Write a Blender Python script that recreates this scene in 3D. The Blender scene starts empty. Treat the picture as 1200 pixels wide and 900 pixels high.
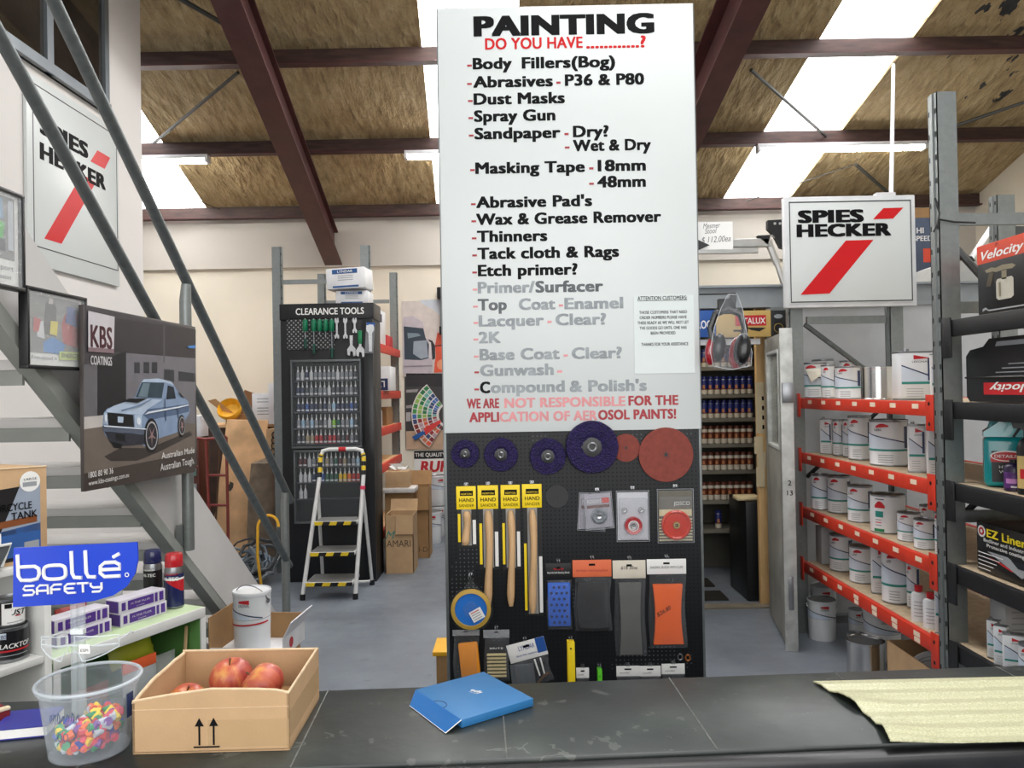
import bpy, bmesh, math, random
from mathutils import Vector, Matrix
random.seed(4)
sc = bpy.context.scene
COL = sc.collection
PI = math.pi
rad = math.radians
# ------------------------------------------------------------------ camera
F = 900.0                                   # focal length in pixels of the 1200 wide frame
CAM = Vector((0, 0, 1.6))
CR = (Matrix.Rotation(rad(.25), 3, 'Z') @ Matrix.Rotation(rad(90.5), 3, 'X') @ Matrix.Rotation(rad(-1.0), 3, 'Z'))
cam_d = bpy.data.cameras.new('camera')
cam_d.sensor_width = 36
cam_d.lens = 36 * F / 1200
cam_d.clip_start = .05
cam = bpy.data.objects.new('camera', cam_d)
COL.objects.link(cam)
cam.matrix_world = Matrix.Translation(CAM) @ CR.to_4x4()
sc.camera = cam
def ray(px, py): return CR @ Vector(((px - 600) / F, -(py - 450) / F, -1))
def at(px, py, Y): r = ray(px, py); return CAM + r * (Y / r.y)
def atx(px, py, X): r = ray(px, py); return CAM + r * (X / r.x)
def atz(px, py, Z): r = ray(px, py); return CAM + r * ((Z - CAM.z) / r.z)
# ------------------------------------------------------------------ light
sc.view_settings.view_transform = 'Standard'
sc.view_settings.look = 'None'
sc.view_settings.gamma = 1
sc.view_settings.use_curve_mapping = False
sc.view_settings.exposure = 0.0
sc.cycles.max_bounces = 8
sc.cycles.transparent_max_bounces = 16
sc.cycles.caustics_reflective = False
sc.cycles.caustics_refractive = False
sc.cycles.sample_clamp_indirect = 8
w = bpy.data.worlds.new('overcast_sky'); sc.world = w; w.use_nodes = True
w.node_tree.nodes['Background'].inputs[0].default_value = (.85, .92, 1, 1)
w.node_tree.nodes['Background'].inputs[1].default_value = .35
SKYLIGHT = 7.0
def area(name, loc, rot, sx, sy, power, col=(1, 1, 1)):
    l = bpy.data.lights.new(name, 'AREA'); l.shape = 'RECTANGLE'; l.size = sx; l.size_y = sy; l.energy = power; l.color = col
    o = bpy.data.objects.new(name, l); COL.objects.link(o); o.location = loc; o.rotation_euler = rot
    return o
# daylight of the shop front behind the counter, and the roof sheets above it
area('shopfront_daylight', (.3, -1.9, 2.2), (rad(84), 0, 0), 5.5, 2.6, 150, (1, .985, .965))
area('roof_sheet_daylight', (1.0, 2.2, 4.7), (0, 0, 0), 1.0, 3.5, 60, (1, .99, .97))
area('office_bay_daylight', (-.4, 5.2, 4.55), (0, 0, 0), .8, 2.0, 45, (1, .97, .92))
# ------------------------------------------------------------------ materials
def lin(c): return tuple(((x / 255) / 12.92 if x / 255 <= .04045 else ((x / 255 + .055) / 1.055) ** 2.4) for x in c)
MATS = {}
def mat(name, c, rough=.55, metal=0., var=.08, vs=9., bump=0., bs=80., emis=0., alpha=1., trans=0., coat=0., spec=.5, stretch=None):
    if name in MATS: return MATS[name]
    m = bpy.data.materials.new(name); m.use_nodes = True
    nt = m.node_tree; N = nt.nodes; L = nt.links
    b = N['Principled BSDF']
    c = lin(c)
    b.inputs['Base Color'].default_value = (*c, 1)
    b.inputs['Roughness'].default_value = rough; b.inputs['Metallic'].default_value = metal
    b.inputs['Alpha'].default_value = alpha; b.inputs['Transmission Weight'].default_value = trans
    b.inputs['Coat Weight'].default_value = coat; b.inputs['Specular IOR Level'].default_value = spec
    tc = N.new('ShaderNodeTexCoord'); mp = N.new('ShaderNodeMapping'); L.new(tc.outputs['Object'], mp.inputs['Vector'])
    if stretch: mp.inputs['Scale'].default_value = stretch
    if var:
        n = N.new('ShaderNodeTexNoise'); n.inputs['Scale'].default_value = vs; n.inputs['Detail'].default_value = 5
        L.new(mp.outputs[0], n.inputs['Vector'])
        r = N.new('ShaderNodeMapRange'); r.inputs[1].default_value = .3; r.inputs[2].default_value = .7
        L.new(n.outputs[0], r.inputs[0])
        x = N.new('ShaderNodeMix'); x.data_type = 'RGBA'
        x.inputs[6].default_value = (*[k * (1 - var) for k in c], 1); x.inputs[7].default_value = (*[min(1, k * (1 + var)) for k in c], 1)
        L.new(r.outputs[0], x.inputs[0]); L.new(x.outputs[2], b.inputs['Base Color'])
    if bump:
        n2 = N.new('ShaderNodeTexNoise'); n2.inputs['Scale'].default_value = bs; n2.inputs['Detail'].default_value = 4
        L.new(mp.outputs[0], n2.inputs['Vector'])
        bp = N.new('ShaderNodeBump'); bp.inputs['Strength'].default_value = bump; bp.inputs['Distance'].default_value = .02
        L.new(n2.outputs[0], bp.inputs['Height']); L.new(bp.outputs[0], b.inputs['Normal'])
    if emis:
        b.inputs['Emission Color'].default_value = (*c, 1); b.inputs['Emission Strength'].default_value = emis
    MATS[name] = m
    return m
class G:                                    # tiny node-graph helper
    def __init__(s, m): s.nt = m.node_tree; s.b = s.nt.nodes['Principled BSDF']
    def n(s, t, *ins, **kw):
        nd = s.nt.nodes.new(t)
        for k, v in kw.items(): setattr(nd, k, v)
        for i, v in enumerate(ins):
            if v is None: continue
            if hasattr(v, 'is_output') or isinstance(v, bpy.types.NodeSocket): s.nt.links.new(v, nd.inputs[i])
            else: nd.inputs[i].default_value = v
        return nd
    def m(s, op, a, b=None): return s.n('ShaderNodeMath', a, b, operation=op).outputs[0]
    def ramp(s, f, *stops):
        r = s.n('ShaderNodeValToRGB', f); e = r.color_ramp.elements
        while len(e) < len(stops): e.new(.5)
        for k, (p, c) in enumerate(stops): e[k].position = p; e[k].color = (*lin(c), 1)
        return r.outputs[0]
    def mix(s, f, a, b):
        x = s.n('ShaderNodeMix', data_type='RGBA')
        for i, v in ((0, f), (6, a), (7, b)):
            if isinstance(v, bpy.types.NodeSocket): s.nt.links.new(v, x.inputs[i])
            else: x.inputs[i].default_value = v if i == 0 else (*lin(v), 1)
        return x.outputs[2]
    def to(s, sock, name): s.nt.links.new(sock, s.b.inputs[name])
    def coord(s, sc_=(1, 1, 1)):
        tc = s.n('ShaderNodeTexCoord'); mp = s.n('ShaderNodeMapping'); s.nt.links.new(tc.outputs['Object'], mp.inputs[0]); mp.inputs['Scale'].default_value = sc_
        return mp.outputs[0]
    def noise(s, v, scale, detail=4): 
        n = s.n('ShaderNodeTexNoise'); s.nt.links.new(v, n.inputs['Vector']); n.inputs['Scale'].default_value = scale; n.inputs['Detail'].default_value = detail
        return n.outputs[0]
    def bump(s, h, st, dist=.02):
        b = s.n('ShaderNodeBump'); b.inputs['Strength'].default_value = st; b.inputs['Distance'].default_value = dist
        s.nt.links.new(h, b.inputs['Height']); s.to(b.outputs[0], 'Normal')
# palette
white = mat('white_paint', (226, 226, 228), .6)
cream = mat('cream_wall_paint', (234, 226, 210), .8, var=.03, vs=2)
bulk = mat('grey_bulkhead_paint', (200, 194, 186), .85, var=.03, vs=2)
maroon = mat('red_oxide_steel', (74, 36, 36), .55, var=.25, vs=6)
galv = mat('galvanised_steel', (142, 147, 146), .42, .7, var=.07, vs=40)
galvd = mat('weathered_galvanised_tube', (104, 110, 110), .5, .6, var=.15, vs=30)
stairgrey = mat('grey_stair_paint', (196, 194, 192), .55, var=.05, vs=4)
stairdark = mat('grey_green_stair_edge_paint', (142, 145, 140), .5, var=.1, vs=8)
black = mat('black_plastic', (16, 17, 20), .4, var=.2, vs=20)
blackm = mat('black_powdercoat', (20, 21, 24), .5, var=.2, vs=15)
card = mat('brown_cardboard', (192, 158, 119), .85, var=.07, vs=14, bump=.05, bs=200)
cardd = mat('dull_cardboard', (160, 124, 84), .88, var=.1, vs=10)
carde = mat('torn_cardboard_edge', (215, 190, 155), .9, var=.12, vs=60)
paper = mat('white_paper', (236, 235, 232), .8, var=.03)
ink = mat('black_ink', (12, 12, 15), .6, var=0, spec=.15)
inkg = mat('faded_grey_ink', (150, 156, 160), .6, var=.2, vs=30)
inkg2 = mat('half_faded_ink', (95, 99, 103), .6, var=.3, vs=30)
redink = mat('red_ink', (196, 40, 48), .5, var=.05)
pinkink = mat('faded_red_ink', (222, 150, 152), .6, var=.12, vs=25)
redd = mat('dulled_red_ink', (168, 52, 60), .6, var=.12, vs=25)
signred = mat('sign_red', (206, 24, 30), .4, var=.03, spec=.3)
silver = mat('bare_tinplate', (205, 205, 205), .18, 1, var=.06)
dsilver = mat('dull_tin_lid', (150, 152, 155), .35, .9, var=.1)
chrome = mat('chromed_steel', (190, 192, 195), .22, 1, var=.05)
orangeb = mat('orange_rack_beam', (204, 54, 32), .45, var=.1, vs=12)
tealp = mat('teal_print', (38, 134, 124), .5, var=.03)
navy = mat('navy_print', (36, 52, 92), .5, var=.05)
bluep = mat('blue_print', (34, 84, 160), .5, var=.05)
redp = mat('red_print', (190, 30, 38), .45, var=.05)
palep = mat('pale_blue_print', (204, 215, 228), .5, var=.06)
greyp = mat('grey_print', (150, 154, 158), .6, var=.1)
yellow = mat('yellow_print', (246, 214, 20), .5, var=.04)
green = mat('green_plastic', (18, 122, 74), .4, var=.08)
ply = mat('rough_plywood', (226, 184, 138), .8, var=.22, vs=5, bump=.1, bs=60)
pine = mat('pine_timber', (206, 172, 128), .6, var=.15, vs=6, stretch=(8, 8, 1))
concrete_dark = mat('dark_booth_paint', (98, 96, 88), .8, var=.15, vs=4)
def clear(name, c, a, rough=.08, edge=.35):
    """thin clear plastic: mostly see-through, with a little milky diffuse and glancing gloss"""
    if name in MATS: return MATS[name]
    m = bpy.data.materials.new(name); m.use_nodes = True; nt = m.node_tree; N = nt.nodes; L = nt.links
    b = N['Principled BSDF']; b.inputs['Base Color'].default_value = (*lin(c), 1); b.inputs['Roughness'].default_value = rough
    tr = N.new('ShaderNodeBsdfTransparent'); mx = N.new('ShaderNodeMixShader'); lw = N.new('ShaderNodeLayerWeight'); lw.inputs[0].default_value = .25
    mr = N.new('ShaderNodeMapRange'); mr.inputs[3].default_value = a; mr.inputs[4].default_value = min(1, a + edge)
    tc = N.new('ShaderNodeTexCoord'); n = N.new('ShaderNodeTexNoise'); n.inputs['Scale'].default_value = 45; L.new(tc.outputs['Object'], n.inputs['Vector'])
    bp = N.new('ShaderNodeBump'); bp.inputs['Strength'].default_value = .5; bp.inputs['Distance'].default_value = .01; L.new(n.outputs[0], bp.inputs['Height']); L.new(bp.outputs[0], b.inputs['Normal'])
    L.new(lw.outputs['Facing'], mr.inputs[0]); L.new(mr.outputs[0], mx.inputs[0]); L.new(tr.outputs[0], mx.inputs[1]); L.new(b.outputs[0], mx.inputs[2]); L.new(mx.outputs[0], N['Material Output'].inputs['Surface'])
    MATS[name] = m
    return m
film = clear('clear_plastic_film', (190, 194, 198), .05, .07, .45)
blist = clear('clear_blister_plastic', (176, 180, 186), .07, .08, .3)
glass = clear('clear_acrylic', (206, 216, 218), .2, .05, .5)
frost = clear('cloudy_polypropylene', (196, 206, 214), .09, .25, .4)
# ------------------------------------------------------------------ mesh builder
TXT = {}
def text_mesh(s, bold, spacing, shear):
    """flat letter outlines; heavy weights are the outline drawn several times a little apart"""
    k = (s, bold, spacing, shear)
    if k not in TXT:
        c = bpy.data.curves.new('t', 'FONT'); c.body = s; c.size = 1; c.offset = 0; c.space_character = spacing * (1 + bold * .9); c.shear = shear
        c.resolution_u = 3; c.fill_mode = 'FRONT'
        o = bpy.data.objects.new('t', c)
        COL.objects.link(o); bpy.context.view_layer.update()
        me = o.evaluated_get(bpy.context.evaluated_depsgraph_get()).to_mesh()
        v0 = [v.co.copy() for v in me.vertices]; f0 = [tuple(p.vertices) for p in me.polygons]
        bpy.data.objects.remove(o); bpy.data.curves.remove(c)
        e = bold * .75; sh = [(0, 0)] if bold <= .016 else [(-e, -e * .5), (e, -e * .5), (-e, e * .5), (e, e * .5)] + ([(0, e * .5), (0, -e * .5)] if bold > .03 else [])
        vs, fs = [], []
        for dx, dy in sh:
            n = len(vs); q = len(vs) // len(v0); vs += [Vector((v.x + dx, v.y + dy, q)) for v in v0]; fs += [tuple(i + n for i in f) for f in f0]
        x0 = min(v.x for v in vs); x1 = max(v.x for v in vs)
        TXT[k] = ([Vector((v.x - x0, v.y, v.z)) for v in vs], fs, x1 - x0)
    return TXT[k]
CAP = .70
FR = Matrix(((1, 0, 0, 0), (0, 0, -1, 0), (0, 1, 0, 0), (0, 0, 0, 1)))      # print on a face that looks along -Y
TOPM = Matrix.Identity(4)                                                    # print on a face that looks up
RX = Matrix(((0, 0, 1, 0), (1, 0, 0, 0), (0, 1, 0, 0), (0, 0, 0, 1)))       # print on a face that looks along +X
def T(x, y, z): return Matrix.Translation((x, y, z))
def rz(a): return Matrix.Rotation(a, 4, 'Z')
def rx(a): return Matrix.Rotation(a, 4, 'X')
def ry(a): return Matrix.Rotation(a, 4, 'Y')
class MB:
    def __init__(s): s.bm = bmesh.new(); s.mats = []
    def mi(s, m):
        if m not in s.mats: s.mats.append(m)
        return s.mats.index(m)
    def add(s, m, vs, fs, M=None):
        i = s.mi(m); vs = [Vector((*v, 0)) if len(v) == 2 else Vector(v) for v in vs]; bv = [s.bm.verts.new(M @ v if M else v) for v in vs]
        for f in fs:
            try: s.bm.faces.new([bv[k] for k in f]).material_index = i
            except ValueError: pass
        return bv
    def box(s, m, x0, x1, y0, y1, z0, z1, bev=0, M=None, seg=2):
        vs = [(x, y, z) for x in (x0, x1) for y in (y0, y1) for z in (z0, z1)]
        fs = [(0, 1, 3, 2), (4, 6, 7, 5), (0, 4, 5, 1), (2, 3, 7, 6), (0, 2, 6, 4), (1, 5, 7, 3)]
        bv = s.add(m, vs, fs, M)
        if bev:
            es = list({e for v in bv for e in v.link_edges})
            r = bmesh.ops.bevel(s.bm, geom=es, offset=bev, segments=seg, affect='EDGES', profile=.5, clamp_overlap=True)
            i = s.mi(m)
            for f in r['faces']: f.material_index = i
        return s
    def lathe(s, m, prof, n=24, M=None, seg=None):
        """prof: (r, z) or (r, z, material of the band that ENDS here)"""
        rings = []
        for p in prof:
            if p[0] < 1e-6: rings.append([s.bm.verts.new((M @ Vector((0, 0, p[1]))) if M else (0, 0, p[1]))])
            else:
                rings.append([s.bm.verts.new((M @ v) if M else v) for v in (Vector((p[0] * math.sin(2 * PI * k / n), -p[0] * math.cos(2 * PI * k / n), p[1])) for k in range(n))])
        for a in range(len(prof) - 1):
            mm = prof[a + 1][2] if len(prof[a + 1]) > 2 else m
            i = s.mi(mm); A, B = rings[a], rings[a + 1]
            for k in range(n):
                q = (k + 1) % n
                v = [A[k % len(A)], A[q % len(A)], B[q % len(B)], B[k % len(B)]]
                u = []
                for x in v:
                    if x not in u: u.append(x)
                if len(u) > 2:
                    try: s.bm.faces.new(u).material_index = i
                    except ValueError: pass
        return s
    def cyl(s, m, p0, p1, r, r2=None, n=14):
        p0, p1 = Vector(p0), Vector(p1); d = p1 - p0
        M = Matrix.Translation(p0) @ d.to_track_quat('Z', 'Y').to_matrix().to_4x4()
        r2 = r if r2 is None else r2
        return s.lathe(m, [(0, 0), (r, 0), (r2, d.length), (0, d.length)], n, M)
    def tube(s, m, pts, r, n=8, closed=False):
        pts = [Vector(p) for p in pts]; i = s.mi(m); rings = []; N = len(pts); up = None
        for k, p in enumerate(pts):
            a = pts[(k - 1) % N] if (k or closed) else p; b = pts[(k + 1) % N] if (k < N - 1 or closed) else p
            t = (b - a).normalized()
            if up is None: up = t.orthogonal().normalized()
            up = (up - t * up.dot(t)); up = up.normalized() if up.length > 1e-6 else t.orthogonal().normalized()
            sd = t.cross(up); rr = r[k] if isinstance(r, (list, tuple)) else r
            rings.append([s.bm.verts.new(p + (up * math.cos(2 * PI * j / n) + sd * math.sin(2 * PI * j / n)) * rr) for j in range(n)])
        for k in range(N if closed else N - 1):
            A, B = rings[k], rings[(k + 1) % N]
            for j in range(n): s.bm.faces.new((A[j], A[(j + 1) % n], B[(j + 1) % n], B[j])).material_index = i
        if not closed:
            s.bm.faces.new(rings[0][::-1]).material_index = i; s.bm.faces.new(rings[-1]).material_index = i
        return s
    def poly(s, m, pts, M=None): s.add(m, pts, [tuple(range(len(pts)))], M); return s
    def prism(s, m, pts, d, M=None):
        """pts in the local xy plane, extruded from z=0 down to z=-d (front at z=0)"""
        n = len(pts)
        vs = [(x, y, 0) for x, y in pts] + [(x, y, -d) for x, y in pts]
        fs = [tuple(range(n)), tuple(range(2 * n - 1, n - 1, -1))] + [(k, k + n, (k + 1) % n + n, (k + 1) % n) for k in range(n)]
        s.add(m, vs, fs, M); return s
    def text(s, m, t, M, w=None, h=.02, al='L', bold=.012, sp=1., shear=0., warp=None):
        vs, fs, tw = text_mesh(t, bold, sp, shear)
        sy = h / CAP; sx = (w / tw) if w else sy
        off = {'L': 0, 'C': -tw * sx / 2, 'R': -tw * sx}[al]
        out = [Vector((v.x * sx + off, v.y * sy, 0)) for v in vs]
        lift = min(1.2e-4, h * .006)
        if warp: out = [(lambda w_, z: w_ + Vector((w_.x, w_.y, 0)).normalized() * z)(warp(v), u.z * lift) for v, u in zip(out, vs)]
        else: out = [Vector((v.x, v.y, u.z * lift)) for v, u in zip(out, vs)]
        s.add(m, out, fs, M); return s
    def wrap(s, m, r, a0, a1, lo, hi, n=12, M=None):
        """a strip on a cylinder of radius r about z between angles a0..a1 (0 looks along -Y)"""
        f = lambda q, a: q(a) if callable(q) else q
        vs = []
        for k in range(n + 1):
            a = a0 + (a1 - a0) * k / n
            for q in (lo, hi): vs.append((r * math.sin(a), -r * math.cos(a), f(q, (a - a0) / (a1 - a0))))
        s.add(m, vs, [(2 * k, 2 * k + 2, 2 * k + 3, 2 * k + 1) for k in range(n)], M); return s
    def build(s, name, parent=None, loc=None, rotz=0, smooth=35):
        me = bpy.data.meshes.new(name)
        bmesh.ops.recalc_face_normals(s.bm, faces=[f for f in s.bm.faces]) if smooth else None
        s.bm.to_mesh(me); s.bm.free()
        for m in s.mats: me.materials.append(m)
        if smooth:
            me.polygons.foreach_set('use_smooth', [True] * len(me.polygons)); me.set_sharp_from_angle(angle=rad(smooth))
        o = bpy.data.objects.new(name, me); COL.objects.link(o)
        if parent: o.parent = parent
        if loc is not None: o.location = loc
        o.rotation_euler.z = rotz
        return o
def cylwarp(r): return lambda v: Vector((r * math.sin(v.x / r), -r * math.cos(v.x / r), v.y))
def tag(o, label, cat, group=None, kind=None):
    o['label'] = label; o['category'] = cat
    if group: o['group'] = group
    if kind: o['kind'] = kind
    return o
def thing(name, label, cat, loc=(0, 0, 0), rotz=0, group=None, rot=None):
    o = bpy.data.objects.new(name, None); COL.objects.link(o)
    o.empty_display_size = .05
    o.location = loc; o.rotation_euler = rot if rot else (0, 0, rotz)
    return tag(o, label, cat, group)
def struct(o): o['kind'] = 'structure'; return o
KIDS = {}
def dup(root, label, loc, rotz=0, scale=None, group=None, swap=None):
    """a copy of a thing with copies of its parts and sub-parts"""
    def rec(o, par):
        c = o.copy(); COL.objects.link(c)
        if par: c.parent = par
        for ch in [x for x in bpy.data.objects if x.parent == o]: rec(ch, c)
        return c
    r = rec(root, None); r.location = loc; r.rotation_euler = (0, 0, rotz); r['label'] = label
    if scale: r.scale = scale if hasattr(scale, '__len__') else (scale,) * 3
    if group: r['group'] = group
    return r
ORD = 'first second third fourth fifth sixth seventh eighth ninth tenth eleventh twelfth thirteenth fourteenth fifteenth sixteenth'.split()
# ================================================================== the setting
fl = mat('grey_painted_concrete', (112, 118, 128), .38, var=0)
g = G(fl); v = g.coord(); n1 = g.noise(v, 1.3, 6); n2 = g.noise(v, 60, 2); n3 = g.noise(v, 9, 5)
c = g.ramp(n1, (.3, (98, 104, 112)), (.7, (130, 137, 146)))
c = g.mix(g.m('MULTIPLY', g.m('GREATER_THAN', n2, .735), .7), c, (190, 192, 194))
c = g.mix(g.m('MULTIPLY', g.m('GREATER_THAN', n3, .68), .35), c, (84, 86, 90))
g.to(c, 'Base Color'); g.to(g.m('ADD', g.m('MULTIPLY', n3, .3), .22), 'Roughness'); g.bump(n3, .05)
b = MB(); b.box(fl, -6, 6.2, -2.2, 9.4, -.1, 0); struct(b.build('floor'))
# roof: skewed frame, slope .285, falling away from the counter
ZB = lambda d: 3.66 + .285 * (9 - d)
SK = .058
def roofp(x9, d, up=0.): return Vector((x9 + SK * (9 - d), d, ZB(d) + up))
ins = mat('roof_insulation_blanket', (170, 150, 116), .75, var=0)
g = G(ins); v = g.coord((1.5, .4, 1)); v2 = g.coord((1, 1, 1)); n1 = g.noise(v, 9, 6); n2 = g.noise(v2, 1.6, 3)
vo = g.n('ShaderNodeTexVoronoi', feature='DISTANCE_TO_EDGE'); g.nt.links.new(v2, vo.inputs['Vector']); vo.inputs['Scale'].default_value = 11
wire = g.m('LESS_THAN', vo.outputs['Distance'], .022)
c = g.ramp(n1, (.25, (158, 135, 98)), (.5, (184, 161, 120)), (.75, (204, 184, 144)))
c = g.mix(g.m('MULTIPLY', wire, .28), c, (120, 104, 80))
sx = g.n('ShaderNodeSeparateXYZ'); g.nt.links.new(v2, sx.inputs[0])
side = g.n('ShaderNodeMapRange', sx.outputs[0], 3.4, 4.6, 0., .36)
side2 = g.n('ShaderNodeMapRange', sx.outputs[1], 8.2, 6.2, 0., 1.)
v3 = g.coord((1.5, .5, 1)); n4 = g.noise(v3, 7, 4)
torn = g.m('GREATER_THAN', g.m('ADD', n4, g.m('MULTIPLY', side.outputs[0], side2.outputs[0])), .80)
c = g.mix(torn, c, (52, 54, 56)); g.to(c, 'Base Color')
g.bump(g.m('SUBTRACT', g.m('ADD', n1, g.m('MULTIPLY', n2, .6)), g.m('MULTIPLY', torn, .5)), 1.0, .12)
b = MB()
SKY = [(-4.39, -3.59), (-.89, -.09), (2.47, 3.26)]
edges = [-7.5] + [e for s_ in SKY for e in s_] + [7]
for k in range(0, len(edges), 2):
    x0, x1 = edges[k], edges[k + 1]
    q = [roofp(x0, -2.2, .14), roofp(x1, -2.2, .14), roofp(x1, 9.3, .14), roofp(x0, 9.3, .14)]
    b.add(ins, q + [p + Vector((0, 0, .08)) for p in q], [(0, 1, 2, 3), (7, 6, 5, 4), (0, 4, 5, 1), (1, 5, 6, 2), (2, 6, 7, 3), (3, 7, 4, 0)])
struct(b.build('ceiling', smooth=0))
skm = mat('translucent_roof_sheet', (250, 252, 255), .5, var=0, emis=SKYLIGHT)
for k, (x0, x1) in enumerate(SKY):
    q = [roofp(x0, -2.2, .17), roofp(x1, -2.2, .17), roofp(x1, 9.3, .17), roofp(x0, 9.3, .17)]
    b = MB(); b.add(skm, q + [p + Vector((0, 0, .01)) for p in q], [(0, 1, 2, 3), (7, 6, 5, 4), (0, 4, 5, 1), (1, 5, 6, 2), (2, 6, 7, 3), (3, 7, 4, 0)])
    struct(b.build('window_%d' % (k + 2), smooth=0))
purl = mat('weathered_purlin_timber', (70, 48, 42), .6, var=.4, vs=5, stretch=(1, 6, 6))
for d in (8.98, 7.73, 6.48, 5.23, 3.98, 2.7, 1.4, 0.1):
    b = MB(); z = ZB(d)
    b.box(purl, -6.3, 6.6, d - .02, d + .02, z + .012, z + .14)
    b.box(maroon, -6.3, 6.6, d - .075, d + .02, z, z + .012)
    struct(b.build('purlin'))
for xc in (-2.11, 1.45):
    b = MB(); dr = Vector((-SK, 1, -.285)); A = Vector((xc + SK * 10.5, -1.5, 3.66 + .285 * 10.5 - .55)); B = Vector((xc, 9.0, 3.11))
    L = (B - A).length; X = dr.normalized()
    S = Vector((1, SK, 0)).normalized(); U = X.cross(S) * -1
    if U.z < 0: U = -U
    M = Matrix.Translation(A) @ Matrix((S, X, U)).transposed().to_4x4()
    b.box(maroon, -.1, .1, 0, L, 0, .016, M=M); b.box(maroon, -.1, .05, 0, L, .39, .406, M=M); b.box(maroon, -.006, .006, 0, L, .016, .39, M=M)
    struct(b.build('rafter'))
# thin steel braces below the roof sheets
brace = mat('dark_brace_rod', (84, 84, 82), .5, .6)
def rod(a, b_, r, name='roof_brace'):
    m = MB(); m.tube(brace, [a, b_], r, 6); return struct(m.build(name))
def onr(px, py, dz=.06): r = ray(px, py); r = r / r.y; d = (2.06 + 2.565 + dz) / (r.z + .285); return CAM + r * d
rod(onr(200, -8), onr(262, 28), .02); rod(onr(279, 85), onr(180, 168), .016)
rod(onr(880, 82), onr(968, 160), .016); rod(onr(1003, 193), onr(1043, 228), .02)
rod(onr(1200, 120), onr(1118, 148), .016); rod(onr(1000, 193), onr(874, 236), .006)
rod(onr(183, 214), onr(258, 246), .006)
# walls
b = MB(); b.box(cream, -6, 6.2, 9.1, 9.3, 0, 3.9); struct(b.build('wall_back'))
b = MB(); b.box(bulk, -6, 6.2, 9.05, 9.1, 3.1, 3.68); struct(b.build('trim_1'))
b = MB(); b.box(cream, 5.45, 5.6, -2.2, 9.1, 0, 7); struct(b.build('wall_right'))
wallw = mat('white_office_wall', (226, 222, 219), .7, var=.03, vs=2)
b = MB(); b.box(wallw, -2.78, -2.62, -2.2, 5.42, 0, 7); struct(b.build('wall_left'))
b = MB(); b.box(cream, -6, -5.8, 5.42, 9.1, 0, 5); struct(b.build('wall_west'))
# office window in the left wall (a slanted view from below)
alu = mat('grey_aluminium_frame', (132, 138, 142), .35, .6)
dglass = mat('dark_window_glass', (44, 40, 34), .06, var=.5, vs=3, coat=.5)
wz0, wz1, y0, y1 = 3.43, 4.9, 3.6, 4.93
b = MB()
for (a, c_) in ((y0, y0 + .05), (4.27, 4.33), (y1 - .05, y1)): b.box(alu, -2.62, -2.585, a, c_, wz0, wz1)
b.box(alu, -2.62, -2.575, y0, y1, wz0 - .0, wz0 + .06); b.box(alu, -2.62, -2.585, y0, y1, wz1 - .05, wz1)
fr = struct(b.build('window_1'))
b = MB(); b.box(dglass, -2.62, -2.605, y0, y1, wz0, wz1); b.build('window_pane', fr)
# paint booth: header beam, partition right of the door, dark inside
hdr = mat('blue_grey_header_beam', (150, 156, 160), .5, .2, var=.08)
b = MB(); b.box(hdr, .15, 5.4, 5.4, 5.5, 2.155, 2.31); b.box(hdr, .15, 5.4, 5.36, 5.5, 2.295, 2.31); struct(b.build('header_beam'))
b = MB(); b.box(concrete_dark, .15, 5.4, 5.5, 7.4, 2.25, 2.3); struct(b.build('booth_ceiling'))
part = mat('white_partition_panel', (196, 198, 200), .6, var=.04)
b = MB(); b.box(part, 1.92, 5.4, 5.42, 5.5, 0, 2.155); struct(b.build('wall_partition'))
b = MB(); b.box(galv, 1.80, 1.92, 5.40, 5.5, 0, 2.155); struct(b.build('door_jamb'))
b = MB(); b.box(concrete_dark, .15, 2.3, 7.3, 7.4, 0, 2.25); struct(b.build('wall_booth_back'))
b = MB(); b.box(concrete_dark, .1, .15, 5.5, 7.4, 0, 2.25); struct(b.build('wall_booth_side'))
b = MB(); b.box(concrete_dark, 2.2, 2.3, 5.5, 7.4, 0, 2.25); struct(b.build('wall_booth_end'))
area('booth_lamp', (1.2, 6.0, 2.2), (0, 0, 0), .9, .3, 5, (1, .88, .7))
# fluorescent battens on the second purlin
tubem = mat('lit_fluorescent_tube', (255, 252, 244), .4, var=0, emis=45)
for (xa, xb, lab) in ((2.46, 4.15, 'long lit fluorescent batten above the hanging white sign'), (-4.55, -3.04, 'lit fluorescent batten above the stairs by the white wall'), (-1.07, .45, 'lit fluorescent batten partly behind the tall paint sign')):
    z = ZB(7.73); t = thing('fluorescent_batten', lab, 'light', ((xa + xb) / 2, 7.69, z - .06)); hw = (xb - xa) / 2
    b = MB(); b.box(white, -hw, hw, -.045, .045, .02, .06, .006); b.box(white, -hw, -hw + .03, -.05, .05, -.02, .03, .004); b.box(white, hw - .03, hw, -.05, .05, -.02, .03, .004); b.build('housing', t)
    b = MB(); b.cyl(tubem, (-hw + .03, -.02, 0), (hw - .03, -.02, 0), .018); b.cyl(tubem, (-hw + .03, .025, 0), (hw - .03, .025, 0), .018); b.build('tube', t)
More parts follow.
